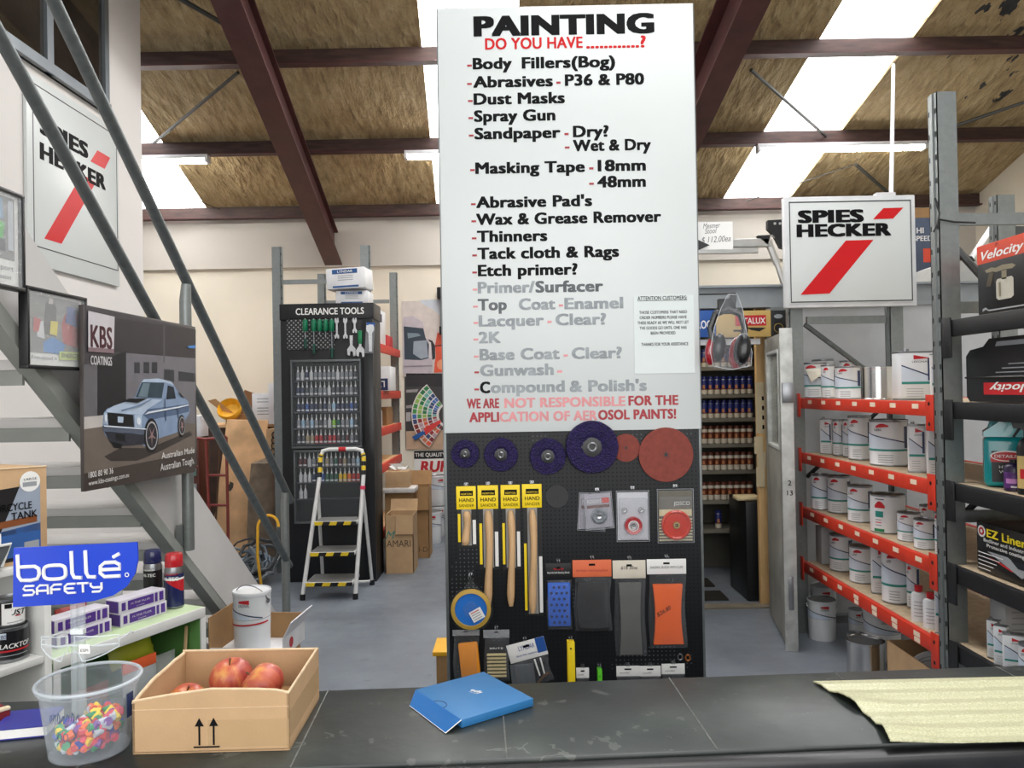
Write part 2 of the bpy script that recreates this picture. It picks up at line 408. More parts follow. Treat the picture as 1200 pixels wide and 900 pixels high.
# ================================================================== counter
cm = mat('dark_slate_counter_vinyl', (52, 56, 55), .3, var=0)
g = G(cm); v = g.coord(); n1 = g.noise(v, 5, 8); n2 = g.noise(v, 28, 6); n3 = g.noise(v, 3.2, 3)
c = g.ramp(n1, (.3, (28, 33, 32)), (.55, (44, 50, 48)), (.75, (70, 75, 71)))
c = g.mix(g.m('MULTIPLY', g.m('GREATER_THAN', n2, .66), .35), c, (108, 110, 106))
vein = g.m('LESS_THAN', g.m('ABSOLUTE', g.m('SUBTRACT', g.noise(g.coord((1, 1.6, 1)), 3.5, 5), .5)), .004)
c = g.mix(g.m('MULTIPLY', g.m('MULTIPLY', vein, g.m('GREATER_THAN', n3, .60)), .3), c, (130, 132, 126))
g.to(c, 'Base Color'); g.to(g.m('ADD', g.m('MULTIPLY', n3, .25), .22), 'Roughness'); g.bump(n2, .04)
edgem = mat('worn_black_counter_edge', (26, 26, 28), .3, var=.5, vs=18)
joint = mat('counter_joint', (92, 94, 90), .6, var=.6, vs=40)
CA = rad(3)
t = thing('counter', 'long dark slate shop counter with worn black edge in front of the paint display', 'counter', (0, 1.3, 0), CA)
b = MB(); b.box(cm, -1.6, 1.9, -.145, .15, 1.022, 1.05, .004); b.build('counter_top', t)
b = MB(); b.box(edgem, -1.6, 1.9, -.178, -.1455, 1.0, 1.046, .008); b.build('front_edge', t)
b = MB(); b.box(blackm, -1.58, 1.88, -.13, .13, 0, 1.0215); b.build('counter_body', t)
for x in (-1.31, -.99, -.67, -.35, -.03, .29, .61, .93, 1.25): b = MB(); b.box(joint, x - .0012, x + .0012, -.145, .15, 1.0495, 1.0504); b.build('tile_joint', t)
# cardboard tray with apples
t = thing('cardboard_box', 'low brown cardboard box with two up-arrows holding three apples on the counter', 'box', (-.481, 1.285, 1.05), rad(1.5))
W, D, H, th = .12, .098, .092, .0035
def rough(n, z, amp, x0, x1): return [(x0 + (x1 - x0) * k / n, z + random.uniform(-amp, amp)) for k in range(n + 1)]
b = MB(); b.box(card, -W, W, -D, D, .0005, .004); b.build('bottom', t)
b = MB(); b.box(cardd, -.028, .112, -.088, .088, .0042, .0305, .002); b.build('folded_insert', t)
fpts = [(-W, .002), (W, .002)] + [(W, H - .004)] + [(W - .02, H + .001), (W - .05, H + .003), (.0, H + .005), (-.06, H - .002), (-W, H - .011)]
b = MB(); b.prism(card, fpts, th, M=T(0, -D, 0) @ FR)
b.tube(carde, [(x, -D + .002, z) for x, z in fpts[2:]], .0025, 6); b.box(carde, -W, W, -D - .0006, -D, H - .024, H - .0232)
b.build('front_wall', t)
b = MB(); b.prism(card, [(-D, .002), (D, .002), (D, H), (-D, H - .004)], th, M=T(W, 0, 0) @ RX); b.tube(carde, [(W - .002, -D, H - .004), (W - .002, D, H)], .0022, 6); b.build('side_wall', t)
lp = [(-D, .002), (D, .002)] + rough(9, H, .0022, D, -D)
lp = [(y, z - .012 * max(0, -y / D)) for y, z in lp]; lp[0] = (-D, .002); lp[1] = (D, .002)
b = MB(); b.prism(card, lp, th, M=T(-W + th, 0, 0) @ RX); b.tube(carde, [(-W + .002, y, z) for y, z in lp[2:]], .003, 6); b.build('side_wall', t)
b = MB(); b.prism(card, [(-W, .002), (W, .002), (W, H), (-W + .004, H + .002)], th, M=T(0, D, 0) @ FR); b.tube(carde, [(W, D - .002, H), (-W, D - .002, H + .002)], .0024, 6); b.build('rear_wall', t)
b = MB()
for x in (-.006, .016):
    b.poly(ink, [(x - .0015, .012), (x + .0015, .012), (x + .0015, .042), (x - .0015, .042)], T(-.012, -D - .0006, 0) @ FR)
    b.poly(ink, [(x - .007, .041), (x + .007, .041), (x, .054)], T(-.012, -D - .0006, 0) @ FR)
b.poly(ink, [(-.015, .008), (.025, .008), (.025, .0105), (-.015, .0105)], T(-.012, -D - .0006, 0) @ FR); b.build('printed_arrows', t)
b = MB(); tp = mat('clear_packing_tape', (214, 186, 140), .12, alpha=.35, var=0)
b.poly(tp, [(-.005, .008), (W, .008), (W, .05), (-.005, .05)], T(0, -D - .0004, 0) @ FR); b.poly(tp, [(-D, .02), (D, .02), (D, .06), (-D, .06)], T(W + .0006, 0, 0) @ RX); b.build('packing_tape', t)
am = mat('red_yellow_apple_skin', (170, 60, 44), .42, var=0, coat=.08)
g = G(am); v = g.coord((1, 1, .16)); n1 = g.noise(v, 60, 4); n2 = g.noise(g.coord(), 14, 2)
c = g.ramp(g.m('ADD', g.m('MULTIPLY', n1, .5), g.m('MULTIPLY', n2, .5)), (.36, (214, 156, 84)), (.47, (190, 96, 68)), (.60, (158, 56, 50))); g.to(c, 'Base Color')
stem = mat('apple_stem', (96, 70, 40), .8)
def apple_mesh():
    b = MB(); R_ = .0365; prof = []
    for k in range(17):
        a = PI * k / 16; r = R_ * math.sin(a) * (1 + .06 * math.cos(a)); z = -R_ * .88 * math.cos(a)
        if k > 12: z -= R_ * .55 * ((k - 12) / 4) ** 2 * .5
        if k < 3: z += R_ * .3 * ((3 - k) / 3) ** 2 * .5
        prof.append((max(r, 0), z))
    b.lathe(am, prof, 28); return b
for k, (x, y, z, ro, lab) in enumerate(((229, 806, 1.0945, (.3, .1, 0), 'small red apple sunk lowest in the box, beside the torn cardboard wall'), (277, 799, 1.097, (.1, -.2, 1), 'big red apple in the middle of the cardboard box'), (321, 800, 1.097, (-.75, .35, 2), 'yellow streaked red apple lying stem forward beside the taped box wall'))):
    p = atz(x, y, z); t = thing('apple', lab, 'apple', p, rot=ro, group='apples in the cardboard box')
    t.location.y = (1.30, 1.328, 1.284)[k]; t.location.z = (1.0845, 1.1145, 1.1175)[k]
    if k == 0: t.scale = (.9, .9, .9)
    apple_mesh().build('skin', t); b = MB(); b.tube(stem, [(0, 0, .014), (.001, .001, .024), (.004, .002, .033)], [.0016, .0013, .002], 6); b.build('stem', t)
# blue sleeve box with its end flap hanging open
eb = mat('bright_blue_card', (44, 110, 164), .42, var=.03); ebd = mat('deep_blue_card_flap', (14, 96, 164), .4, var=.03)
Lb, Wb, hb_ = .145, .160, .0138
C0 = Vector((-.0838, 1.365, 1.0505)); A0 = rad(34.94)
t = thing('gift_box', 'flat bright blue cardboard sleeve box with open end flap lying on the counter', 'box', C0, A0)
b = MB(); b.box(eb, -Lb / 2, Lb / 2, -Wb / 2, Wb / 2, 0.0003, hb_, .0006); b.build('sleeve', t)
Mi = rz(-A0); q0, q1 = Mi @ (atz(480, 827, 1.0516) - C0), Mi @ (atz(522, 859, 1.0516) - C0)
f0, f1 = Vector((-Lb / 2 - .0005, Wb / 2, hb_)), Vector((-Lb / 2 - .0005, -Wb / 2, hb_)); dz = Vector((.003, 0, 0))
b = MB(); b.add(ebd, [f1, f0, q0, q1, f1 - dz * -.1, f0 - dz * -.1, q0 + dz, q1 + dz], [(0, 1, 2, 3), (4, 7, 6, 5), (0, 3, 7, 4), (1, 5, 6, 2), (2, 6, 7, 3), (0, 4, 5, 1)]); b.build('end_flap', t, smooth=0)
b = MB(); b.tube(paper, [f1, q1], .0008, 5); b.tube(paper, [q0, q1], .0005, 5); b.build('flap_edge', t)
b = MB(); b.tube(navy, [(-Lb / 2 + .013 * math.sin(PI * k / 10), -.004 + .016 * math.cos(PI * k / 10), hb_ + .0003) for k in range(11)], .0006, 5); b.build('thumb_notch', t)
b = MB(); Mt = T(.006, .004, hb_ + .0006) @ rz(rad(-72)); b.text(paper, 'eufy', Mt, h=.010, al='C', bold=.03); b.text(paper, 'SECURITY', Mt @ T(0, -.006, 0), h=.003, al='C'); b.build('printed_logo', t)
# embossed cream mat
mm = mat('cream_green_embossed_sheet', (206, 207, 160), .42, var=0, coat=.1)
g = G(mm); n1 = g.noise(g.coord((1, 2.2, 1)), 260, 3); n2 = g.noise(g.coord((.3, 9, 1)), 4, 2)
g.to(g.ramp(n1, (.3, (168, 167, 126)), (.55, (196, 195, 158)), (.75, (222, 221, 190))), 'Base Color'); g.bump(g.m('ADD', n1, n2), .25, .004)
b = MB(); nx, ny = 40, 60; vs = []
for j in range(ny + 1):
    for i in range(nx + 1):
        fx, fy = i / nx, j / ny; x = .555 + .85 * fx + .015 * math.sin(fy * 4); y = 1.175 + .26 * fy
        curl = .012 * max(0, 1 - fx * 9) * math.exp(-((fy - .12) / .13) ** 2) + .01 * max(0, 1 - fx * 11) * math.exp(-((fy - .62) / .12) ** 2)
        z = .0042 + .0018 * math.cos(fy * 2 * PI * 5.5) ** 3 + curl
        vs.append(((x - .95), (y - 1.3), z))
nv = len(vs); vs += [(x, y, z - .0022) for x, y, z in vs]
fs = []
for j in range(ny):
    for i in range(nx):
        a = j * (nx + 1) + i; q = (a, a + 1, a + nx + 2, a + nx + 1); fs += [q, tuple(k + nv for k in q[::-1])]
for j in range(ny):
    for i in (0, nx): a = j * (nx + 1) + i; fs.append((a, a + nx + 1, a + nx + 1 + nv, a + nv))
for i in range(nx):
    for j in (0, ny): a = j * (nx + 1) + i; fs.append((a, a + 1, a + 1 + nv, a + nv))
b.add(mm, vs, fs); o = b.build('embossed_mat', loc=(.95, 1.3, 1.051), smooth=60); o.rotation_euler.z = rad(1.0); tag(o, 'cream green embossed ridged sheet lying along the dark counter', 'mat')
# clear bucket of ear plugs with the safety display in it
t = thing('plastic_bucket', 'clear plastic bucket half full of coloured ear plugs on the counter', 'bucket', (-.676, 1.205, 1.05)); t.scale = (.86, .86, .92)
b = MB(); b.lathe(frost, [(0, .001), (.066, .001), (.081, .112), (.086, .112), (.0865, .119), (.085, .1225), (.0805, .1225), (.0795, .112), (.0655, .003), (0, .003)], 40); b.build('tub', t)
b = MB(); b.tube(mat('cloudy_plastic_rim', (206, 214, 220), .35, alpha=.6, var=0), [(.0862 * math.sin(a), -.0862 * math.cos(a), .1195) for a in [2 * PI * k / 40 for k in range(40)]], .0028, 8, True); b.build('rim', t)
b = MB(); f = cylwarp(.079)
fw = mat('faint_blue_writing', (70, 88, 130), .6, var=0); f2_ = cylwarp(.0782)
def scribble(pts, r_, z, a): b.tube(fw, [(r_ * math.sin(a + x), -r_ * math.cos(a + x), z + y) for x, y in pts], .0006, 4)
for q in range(7): scribble([(.0, .0), (.02, .008 + .003 * (q % 3)), (.05, .010), (.06, .003 - .002 * (q % 2)), (.03, -.003), (.07, -.004)], .0795, .078, -.35 + q * .1)
for q in range(2): scribble([(.05 * math.cos(k / 10 * 2 * PI), .006 * math.sin(k / 10 * 2 * PI)) for k in range(11)], .0775, .052, -.12 + q * .14)
b.wrap(navy, .0815, rad(75), rad(88), .06, .1); b.build('handwritten_text', t)
plugc = [mat('earplug_%s' % n, c, .35, var=.05) for n, c in (('orange', (244, 110, 30)), ('yellow', (246, 214, 40)), ('pink', (232, 70, 100)), ('blue', (40, 70, 180)), ('green', (30, 150, 90)), ('purple', (120, 60, 150)), ('clear', (196, 204, 214)), ('red', (206, 44, 50)))]
b = MB(); rnd = random.Random(3)
for k in range(270):
    a = rnd.uniform(0, 2 * PI); z = rnd.uniform(.012, .054); rr = (.060 + z * .13) * math.sqrt(rnd.random()) * .72 if k > 70 else (.060 + z * .13) * rnd.uniform(.68, .745)
    z += .012 * math.cos(a - 2.2)*rr/.06; z = max(z, .0175)
    d = Vector((rnd.uniform(-1, 1), rnd.uniform(-1, 1), rnd.uniform(-.6, .6))).normalized() * .0075
    p = Vector((rr * math.sin(a), -rr * math.cos(a), z))
    if (Vector((p.x, p.y)) - Vector((-.033, .023))).length < .019: continue
    m = rnd.choice(plugc)
    b.cyl(m, p - d, p + d * 1.2, .0075, .0055, 8)
o = b.build('earplugs', loc=(-.676, 1.205, 1.0515)); o.scale = (.86, .86, .9); tag(o, 'loose heap of brightly coloured ear plugs filling the clear bucket', 'ear plugs', kind='stuff')
t = thing('display_stand', 'blue curved safety sign on a clear plastic post rising from the bucket', 'sign', (-.704, 1.225, 1.02)); ZS0 = 1
b = MB()
for dx in (-.006, .006): b.box(glass, dx - .0045, dx + .0045, -.003, .003, .038, .262)
b.box(mat('white_plastic_clip', (226, 230, 232), .3, var=0), -.010, .010, -.005, .005, .205, .212); b.build('clear_post', t)
bs = mat('glossy_blue_sign', (28, 66, 196), .14, var=.06, vs=6, coat=.6)
pts = [(-.1, -.005), (-.098, .094), (.097, .100)] + [(.097 - .085 * (1 - math.cos(a)), .055 - .055 * math.sin(a)) for a in [PI / 2 * k / 10 for k in range(11)]] + [(.0, -.004)]
pts = [(-.1, 0), (-.098, .094), (.099, .100), (.1, .072), (.095, .05), (.082, .03), (.06, .016), (.03, .008), (0, .004)]
b = MB(); b.prism(bs, pts, .003, T(0, -.006, .25) @ FR); b.build('sign_plate', t)
def stroke(b, m, polys, wd, M):
    for pl, cl in polys:
        n = len(pl)
        b.tube(m, [M @ Vector((x, y, 0)) for x, y in pl], wd, 6, cl)
def sup(cx, cy, a, h, n=20, e=.62):
    o_ = []
    for k in range(n):
        tt = 2 * PI * k / n; c_, s_ = math.cos(tt), math.sin(tt)
        o_.append((cx + a * math.copysign(abs(c_) ** e, c_), cy + h * math.copysign(abs(s_) ** e, s_)))
    return o_
b = MB(); Ml = T(-.083, -.0075, .292) @ ry(rad(-2)) @ FR
b.tube  # lettering drawn as rounded strokes
P = []
P.append(([(0, .042), (0, .008), (.004, .001), (.02, 0), (.032, .002), (.036, .01), (.035, .018), (.028, .022), (.004, .022)], False))
P.append((sup(.062, .011, .019, .011), True))
for x in (.092, .116): P.append(([(x, .043), (x, .008), (x + .003, .001), (x + .016, 0)], False))
P.append(([(.142, .011), (.174, .011), (.173, .018), (.166, .022), (.148, .022), (.141, .017), (.14, .006), (.147, .0), (.174, 0)], False)); P.append(([(.163, .03), (.174, .035)], False))
stroke(b, paper, P, .0030, Ml @ T(-.006, 0, 0) @ Matrix.Diagonal((.93, 1, .3, 1)))
b.tube(paper, [Ml @ Vector((.166 + .003 * math.cos(a), .001 + .003 * math.sin(a), 0)) for a in [PI * k / 5 for k in range(10)]], .0008, 5, True)
L2 = [([(.02, .015), (.004, .015), (.001, .011), (.004, .008), (.017, .008), (.02, .004), (.017, 0), (0, 0)], False), ([(.025, 0), (.025, .011), (.03, .015), (.044, .015), (.044, 0)], False), ([(.025, .006), (.044, .006)], False),
      ([(.05, 0), (.05, .011), (.055, .015), (.069, .015)], False), ([(.05, .007), (.066, .007)], False), ([(.093, .015), (.079, .015), (.074, .011), (.074, .004), (.079, 0), (.093, 0)], False), ([(.074, .0075), (.09, .0075)], False),
      ([(.096, .015), (.116, .015)], False), ([(.106, .015), (.106, 0)], False), ([(.12, .015), (.12, .010), (.124, .007), (.138, .007)], False), ([(.139, .015), (.139, .004), (.135, 0), (.122, 0)], False)]
stroke(b, paper, L2, .0019, Ml @ T(0, -.023, 0) @ Matrix.Diagonal((.9, .95, .3, 1))); b.build('lettering', t)
b = MB(); gl = clear('clear_safety_lens', (220, 228, 232), .14, .06, .5)
t = thing('safety_glasses', 'clear safety glasses clipped on the post under the blue sign', 'glasses', (-.702, 1.212, 1.208)); t.scale = (.84, .84, 1)
for sx_ in (-1, 1):
    n = 10; vs = []
    for j in range(2):
        for i in range(n + 1):
            a = i / n; x = sx_ * (.006 + .068 * a); y = -.012 + .03 * a * a; zt = .018 * (1 - a * .35) + .002; zb = -.020 * math.sin(min(1, (1.15 - a)) * PI * .5) * (1 if a > .12 else .3)
            vs.append((x, y, zt if j else zb))
    b = MB(); b.add(gl, vs, [(i, i + 1, i + n + 2, i + n + 1) for i in range(n)]); b.tube(mat('clear_lens_edge', (226, 234, 236), .15, alpha=.5, var=0), [vs[i] for i in range(n + 1)] + [vs[n + 1 + i] for i in range(n, -1, -1)], .0011, 5, True); b.build('lens', t)
    b = MB(); b.tube(MATS['clear_lens_edge'], [(sx_ * .074, .018, .006), (sx_ * .075, .03, .006), (sx_ * .068, .075, .004), (sx_ * .06, .1, -.004)], .0018, 6); b.build('temple_arm', t)
b = MB(); b.tube(MATS['clear_lens_edge'], [(-.072, .016, .0), (-.03, -.006, .002), (0, -.013, .006), (.03, -.006, .002), (.072, .016, .0)], .0016, 6); b.build('bridge', t)
b = MB(); b.box(paper, .018, .038, -.018, -.016, -.006, .008); b.text(ink, 'ESPI', T(.021, -.0185, -.003) @ FR, w=.014, h=.0045); b.build('hang_tag', t)
# books at the counter's end
t = thing('paperback_book', 'dark blue book lying flat on the counter beside the clear bucket', 'book', tuple(atz(24, 858, 1.0508)), rad(12))
b = MB(); b.box(mat('blue_book_cover', (48, 52, 140), .4), -.033, .05, -.028, .05, .016, .018); b.box(MATS['blue_book_cover'], -.033, .05, -.028, .05, .0, .002); b.build('cover', t)
b = MB(); b.box(paper, -.031, .049, -.0275, .049, .002, .016); b.build('pages', t)
t = thing('card_reader', 'worn dark red box with a cream edge at the counter end', 'box', tuple(atz(-38, 856, 1.0508)), rad(-38))
b = MB(); b.box(mat('dark_red_cover', (110, 28, 34), .4, var=.2), -.05, .04, -.05, .05, 0, .028, .002); b.build('case', t)
b = MB(); b.box(mat('cream_edge', (216, 200, 168), .6), .03, .041, -.05, .05, .0281, .033, .001); b.box(paper, -.04, .02, -.02, .03, .0282, .030); b.build('label_strip', t)
# ================================================================== the tall paint display
YF = 2.70
BL, BR = at(527, 797, YF), at(826, 797, YF)
XL, XR = BL.x + .002, BR.x - .004
ZT = at(660, 8, YF).z; ZS = at(670, 505, YF).z
peg = mat('charcoal_pegboard', (20, 22, 26), .5, var=0, spec=.35)
g = G(peg); v = g.coord(); sx = g.n('ShaderNodeSeparateXYZ'); g.nt.links.new(v, sx.inputs[0])
PITCH = .0127 * 1.15
fx = g.m('SUBTRACT', g.m('FRACT', g.m('MULTIPLY', sx.outputs[0], 1 / PITCH)), .5); fz = g.m('SUBTRACT', g.m('FRACT', g.m('MULTIPLY', sx.outputs[2], 1 / PITCH)), .5)
d2 = g.m('ADD', g.m('MULTIPLY', fx, fx), g.m('MULTIPLY', fz, fz)); hole = g.m('LESS_THAN', d2, .026)
wn = g.n('ShaderNodeTexNoise'); g.nt.links.new(v, wn.inputs[0]); wn.inputs['Scale'].default_value = 4
lit = g.m('GREATER_THAN', wn.outputs[0], .6)  # some holes coloured pale, as light showing through the board
c = g.ramp(g.noise(v, 3, 4), (.3, (15, 17, 20)), (.7, (23, 26, 30)))
c = g.mix(hole, c, (8, 8, 10)); c = g.mix(g.m('MULTIPLY', g.m('MULTIPLY', hole, lit), .5), c, (120, 124, 128)); g.to(c, 'Base Color')
g.to(g.m('ADD', g.m('MULTIPLY', hole, .4), .42), 'Roughness')
signw = mat('satin_white_signboard', (214, 219, 218), .32, var=.02, vs=2)
t = thing('display_stand', 'tall double display stand with white painting checklist sign over a black pegboard', 'display stand', ((XL + XR) / 2, YF, 0))
X0 = (XL + XR) / 2; hw = (XR - XL) / 2
zs = ZS
b = MB(); b.box(peg, -hw, hw, 0, .012, .12, zs + .02); b.build('pegboard', t)
b = MB()
for s in (-1, 1): b.box(galv, s * hw - .012, s * hw + .012, .0125, .05, .1, ZT - .02, .002)
b.box(galv, -hw, hw, .0125, .04, .09, .12); b.build('upright_frame', t)
b = MB(); b.box(blackm, -hw, hw, -.02, .35, 0, .09, .005); b.build('base_plinth', t)
b = MB(); b.box(black, -hw, hw, .0505, .062, .12, zs + .02); b.box(white, -hw - .006, hw + .006, .0505, .06, zs + .02, ZT - .01); b.build('rear_panel', t)
b = MB(); b.box(signw, -hw - .006, hw + .006, -.008, -.0005, zs, ZT, .0015); b.box(mat('grey_sign_edge', (120, 124, 126), .4), -hw - .009, -hw - .0062, -.008, .05, zs, ZT); b.box(MATS['grey_sign_edge'], hw + .0062, hw + .009, -.008, .05, zs, ZT); b.build('sign_panel', t)
b = MB(); YS = YF - .0086
def sl(m, s, x0, x1, y, h, bold=.035, sp=1.0):
    p, q = at(x0, y, YS), at(x1, y + (-.018) * (x1 - x0), YS)
    b.text(m, s, T(p.x - X0, YS - YF, p.z) @ FR, w=(q.x - p.x), h=h * 1.05 * YS / F, bold=bold * 1.35, sp=sp)
B2 = .045
sl(ink, 'PAINTING', 555, 767, 42, 21.5, .06); sl(signred, 'DO YOU HAVE', 568.5, 683, 58, 12.5, .03); sl(signred, '............?', 687, 757, 56.5, 13, .04)
def item(y, parts, x0, dash=redd, h=12.4):
    sl(dash, '-', x0, x0 + 5.5, y, h, .03)
    for m, s, a, e, dy in parts: sl(m, s, a, e, y + dy, h, B2)
item(81, [(ink, 'Body', 554, 600, 0), (ink, 'Fillers(Bog)', 611.5, 721, -.9)], 547.5)
item(102.5, [(ink, 'Abrasives', 554.5, 648, 0), (redd, '-', 652, 657, -1.5), (ink, 'P36 & P80', 662, 755, -2.2)], 547.5)
item(122.5, [(ink, 'Dust Masks', 555, 662, 0)], 548.5); item(142.5, [(ink, 'Spray Gun', 555.5, 651, 0)], 549)
item(163, [(ink, 'Sandpaper', 556, 657, 0), (redd, '-', 661.5, 666.5, -1.8), (ink, 'Dry?', 671.5, 713.5, -2.5)], 549.5)
item(177, [(ink, 'Wet & Dry', 671.5, 763, 0)], 662, redd)
item(203.5, [(ink, 'Masking Tape', 557, 685.5, 0), (redd, '-', 690.5, 695.5, -2), (ink, '18mm', 700.5, 757, -3)], 551)
item(219.5, [(ink, '48mm', 700, 757, 0)], 690.5)
item(243.5, [(ink, "Abrasive Pad's", 558, 694, 0)], 552); item(263.5, [(ink, 'Wax & Grease Remover', 558, 775, 0)], 552.5)
item(283.5, [(ink, 'Thinners', 559, 641.5, 0)], 553); item(303.5, [(ink, 'Tack cloth & Rags', 559.5, 725.5, 0)], 553.5); item(323.5, [(ink, 'Etch primer?', 560, 677, 0)], 553.5)
item(343.5, [(inkg, 'Primer/', 560, 627, 0), (inkg2, 'Surfacer', 627.5, 707, -1)], 554, pinkink)
item(363.5, [(inkg2, 'Top', 560, 594, 0), (inkg, 'Coat', 608, 651, -.6), (pinkink, '-', 655, 660, -1.4), (inkg, 'Enamel', 661.5, 730.5, -1.4)], 554.5, pinkink)
item(382.5, [(inkg, 'Lacquer', 561, 637.5, 0), (pinkink, '-', 641.5, 646.5, -1.2), (inkg, 'Clear?', 651, 710.5, -1.6)], 555, pinkink)
item(402, [(inkg, '2K', 561, 587, 0)], 555, pinkink)
item(422, [(inkg, 'Base Coat', 562, 656, 0), (pinkink, '-', 660.5, 665.5, -1.2), (inkg, 'Clear?', 670, 729, -1.6)], 555.5, pinkink)
item(440.5, [(inkg, 'Gunwash', 562.5, 649, 0), (pinkink, '-', 653, 659, -1)], 556, redd)
item(460.5, [(ink, 'C', 562.5, 574.5, 0), (inkg, 'ompound', 575, 662, -.2), (inkg, "& Polish's", 667.5, 758, -1.5)], 556, redd)
sl(redd, 'WE ARE', 547, 585, 478.5, 10.5, .045); sl(redd, '', 0, 1, 0, 1) if 0 else None
sl(redd, 'E', 590, 598, 477.5, 10, .045) if 0 else None
sl(pinkink, 'NOT RESPONSIBLE', 591, 733, 477.8, 10.5, .045); sl(redd, 'FOR THE', 736.5, 795, 475, 10.5, .045)
sl(redd, 'APPLI', 550, 585, 494.5, 10.5, .045); sl(pinkink, 'CATION OF AER', 585.5, 700, 494, 10.5, .045); sl(redd, 'OSOL PAINTS!', 701, 792.5, 491.7, 10.5, .045)
b.build('lettering', t)
DISPLAY = t
# pegboard hooks are parts of the stand; what hangs on them is not
def hook(px, py, ln=.03, top=None):
    p = at(px, py, YF); m = MB(); x, z = p.x - X0, p.z
    for s in (-1, 1): m.tube(chrome, [(x + s * .004, -.0006, z + .004), (x + s * .004, -ln, z), (x + s * .004, -ln - .003, z + .008)], .0012, 5)
    m.box(chrome, x - .007, x + .007, -.0019, -.0001, z - .001, z + .009)
    m.build('hook', DISPLAY)
pnote = thing('paper_notice', 'white printed paper notice to customers taped on the tall white sign', 'notice', (0, YS, 0))
p0, p1 = at(744, 438, YS), at(813, 345, YS)
b = MB(); b.box(mat('taped_white_paper', (214, 222, 220), .4, var=.02), p0.x, p1.x - .001, -.0012, 0, p0.z, p1.z - .002); b.build('sheet', pnote)
b = MB()
def nt_(s, xc, y, w, h):
    p = at(xc, y, YS); k = w * YS / F; b.text(mat('grey_notice_print', (44, 48, 52), .6, var=0), s, T(p.x - k / 2, -.0018, p.z) @ FR, w=k, h=h * YS / F, bold=.03)
nt_('ATTENTION CUSTOMERS:', 776, 351.5, 58, 4.6); q = at(747, 353, YS); b.box(MATS['grey_notice_print'], q.x, q.x + 58 * YS / F, -.0018, -.0014, q.z, q.z + .0015)
for k, (s, w_) in enumerate((('THOSE CUSTOMERS THAT NEED', 56), ('ORDER NUMBERS PLEASE HAVE', 55), ('THESE READY AS WE WILL NOT LET', 60), ('THE GOODS GO UNTIL ONE HAS', 55), ('BEEN PROVIDED', 29))): nt_(s, 777, 367.5 + k * 6.1, w_, 3.4)
nt_('THANKS FOR YOUR ASSISTANCE', 779, 405, 55, 3.6); b.build('lettering', pnote)
# --- abrasive discs
purp = mat('purple_strip_disc_fibre', (34, 18, 78), .7, var=.35, vs=90, bump=.9, bs=160); hubm = mat('black_disc_hub', (24, 24, 26), .35)
oxide = mat('brown_red_sanding_disc', (132, 62, 52), .8, var=.12, vs=60, bump=.2, bs=400)
def disc(px, py, r, lab, kind, yo=0.):
    p = at(px, py, YF - .012 - yo); R_ = r * (YF - .02) / F
    tt = thing('abrasive_disc', lab, 'disc', (p.x, YF, p.z), group='abrasive discs on the pegboard')
    M = T(0, -.001, 0) @ rx(rad(90))
    if kind == 'strip':
        o = MB(); o.lathe(purp, [(R_ * .36, .004 + yo), (R_ * .98, .004 + yo), (R_, .008 + yo), (R_ * .97, .016 + yo), (R_ * .5, .017 + yo), (R_ * .42, .012 + yo), (R_ * .36, .012 + yo)], 40, M)
        for v_ in o.bm.verts: v_.co += Vector([random.uniform(-.0008, .0008) for _ in range(3)])
        o.build('strip_ring', tt)
        o = MB(); o.lathe(hubm, [(0, 0), (R_ * .45, 0), (R_ * .45, .011 + yo), (R_ * .25, .013 + yo), (0, .013 + yo)], 28, M); o.build('backing_hub', tt)
        o = MB(); o.lathe(dsilver, [(R_ * .1, .0131 + yo), (R_ * .1, .018 + yo), (R_ * .15, .02 + yo), (R_ * .19, .018 + yo), (R_ * .2, .0131 + yo)], 20, M); o.build('threaded_boss', tt)
    else:
        m_ = oxide if kind == 'fibre' else mat('plain_black_disc', (42, 42, 44), .6)
        o = MB(); o.lathe(m_, [(R_ * .07, .002 + yo), (R_ * .99, .002 + yo), (R_, .003 + yo), (R_ * .99, .004 + yo), (R_ * .07, .004 + yo)], 40, M); o.build('sanding_face', tt)
        o = MB(); o.lathe(hubm, [(0, .0), (R_ * .07, .0), (R_ * .07, .0035 + yo), (0, .0035 + yo)], 12, M)
        for k in range(8):
            a = k * PI / 4; o.box(hubm, 0, R_ * .16, -.0007, .0007, .0041 + yo, .0044 + yo, M=M @ rz(a))
        o.build('slotted_centre', tt)
disc(545, 532, 16.5, 'small purple strip disc at the outer edge of the pegboard top row', 'strip')
disc(587, 533, 20, 'purple strip disc, second from the board edge, above the hand sanders', 'strip')
disc(642, 535, 21.5, 'purple strip disc tucked beside the biggest purple disc', 'strip')
disc(694, 524, 31, 'biggest purple strip disc overlapping the white sign edge', 'strip', .012)
disc(734, 525, 16.5, 'small brown red sanding disc half behind the biggest purple disc', 'fibre')
disc(781, 533, 32, 'large brown red sanding disc at the pegboard corner', 'fibre', .006)
disc(653, 582, 13.5, 'plain small black disc beside the yellow hand sander cards', 'plain')
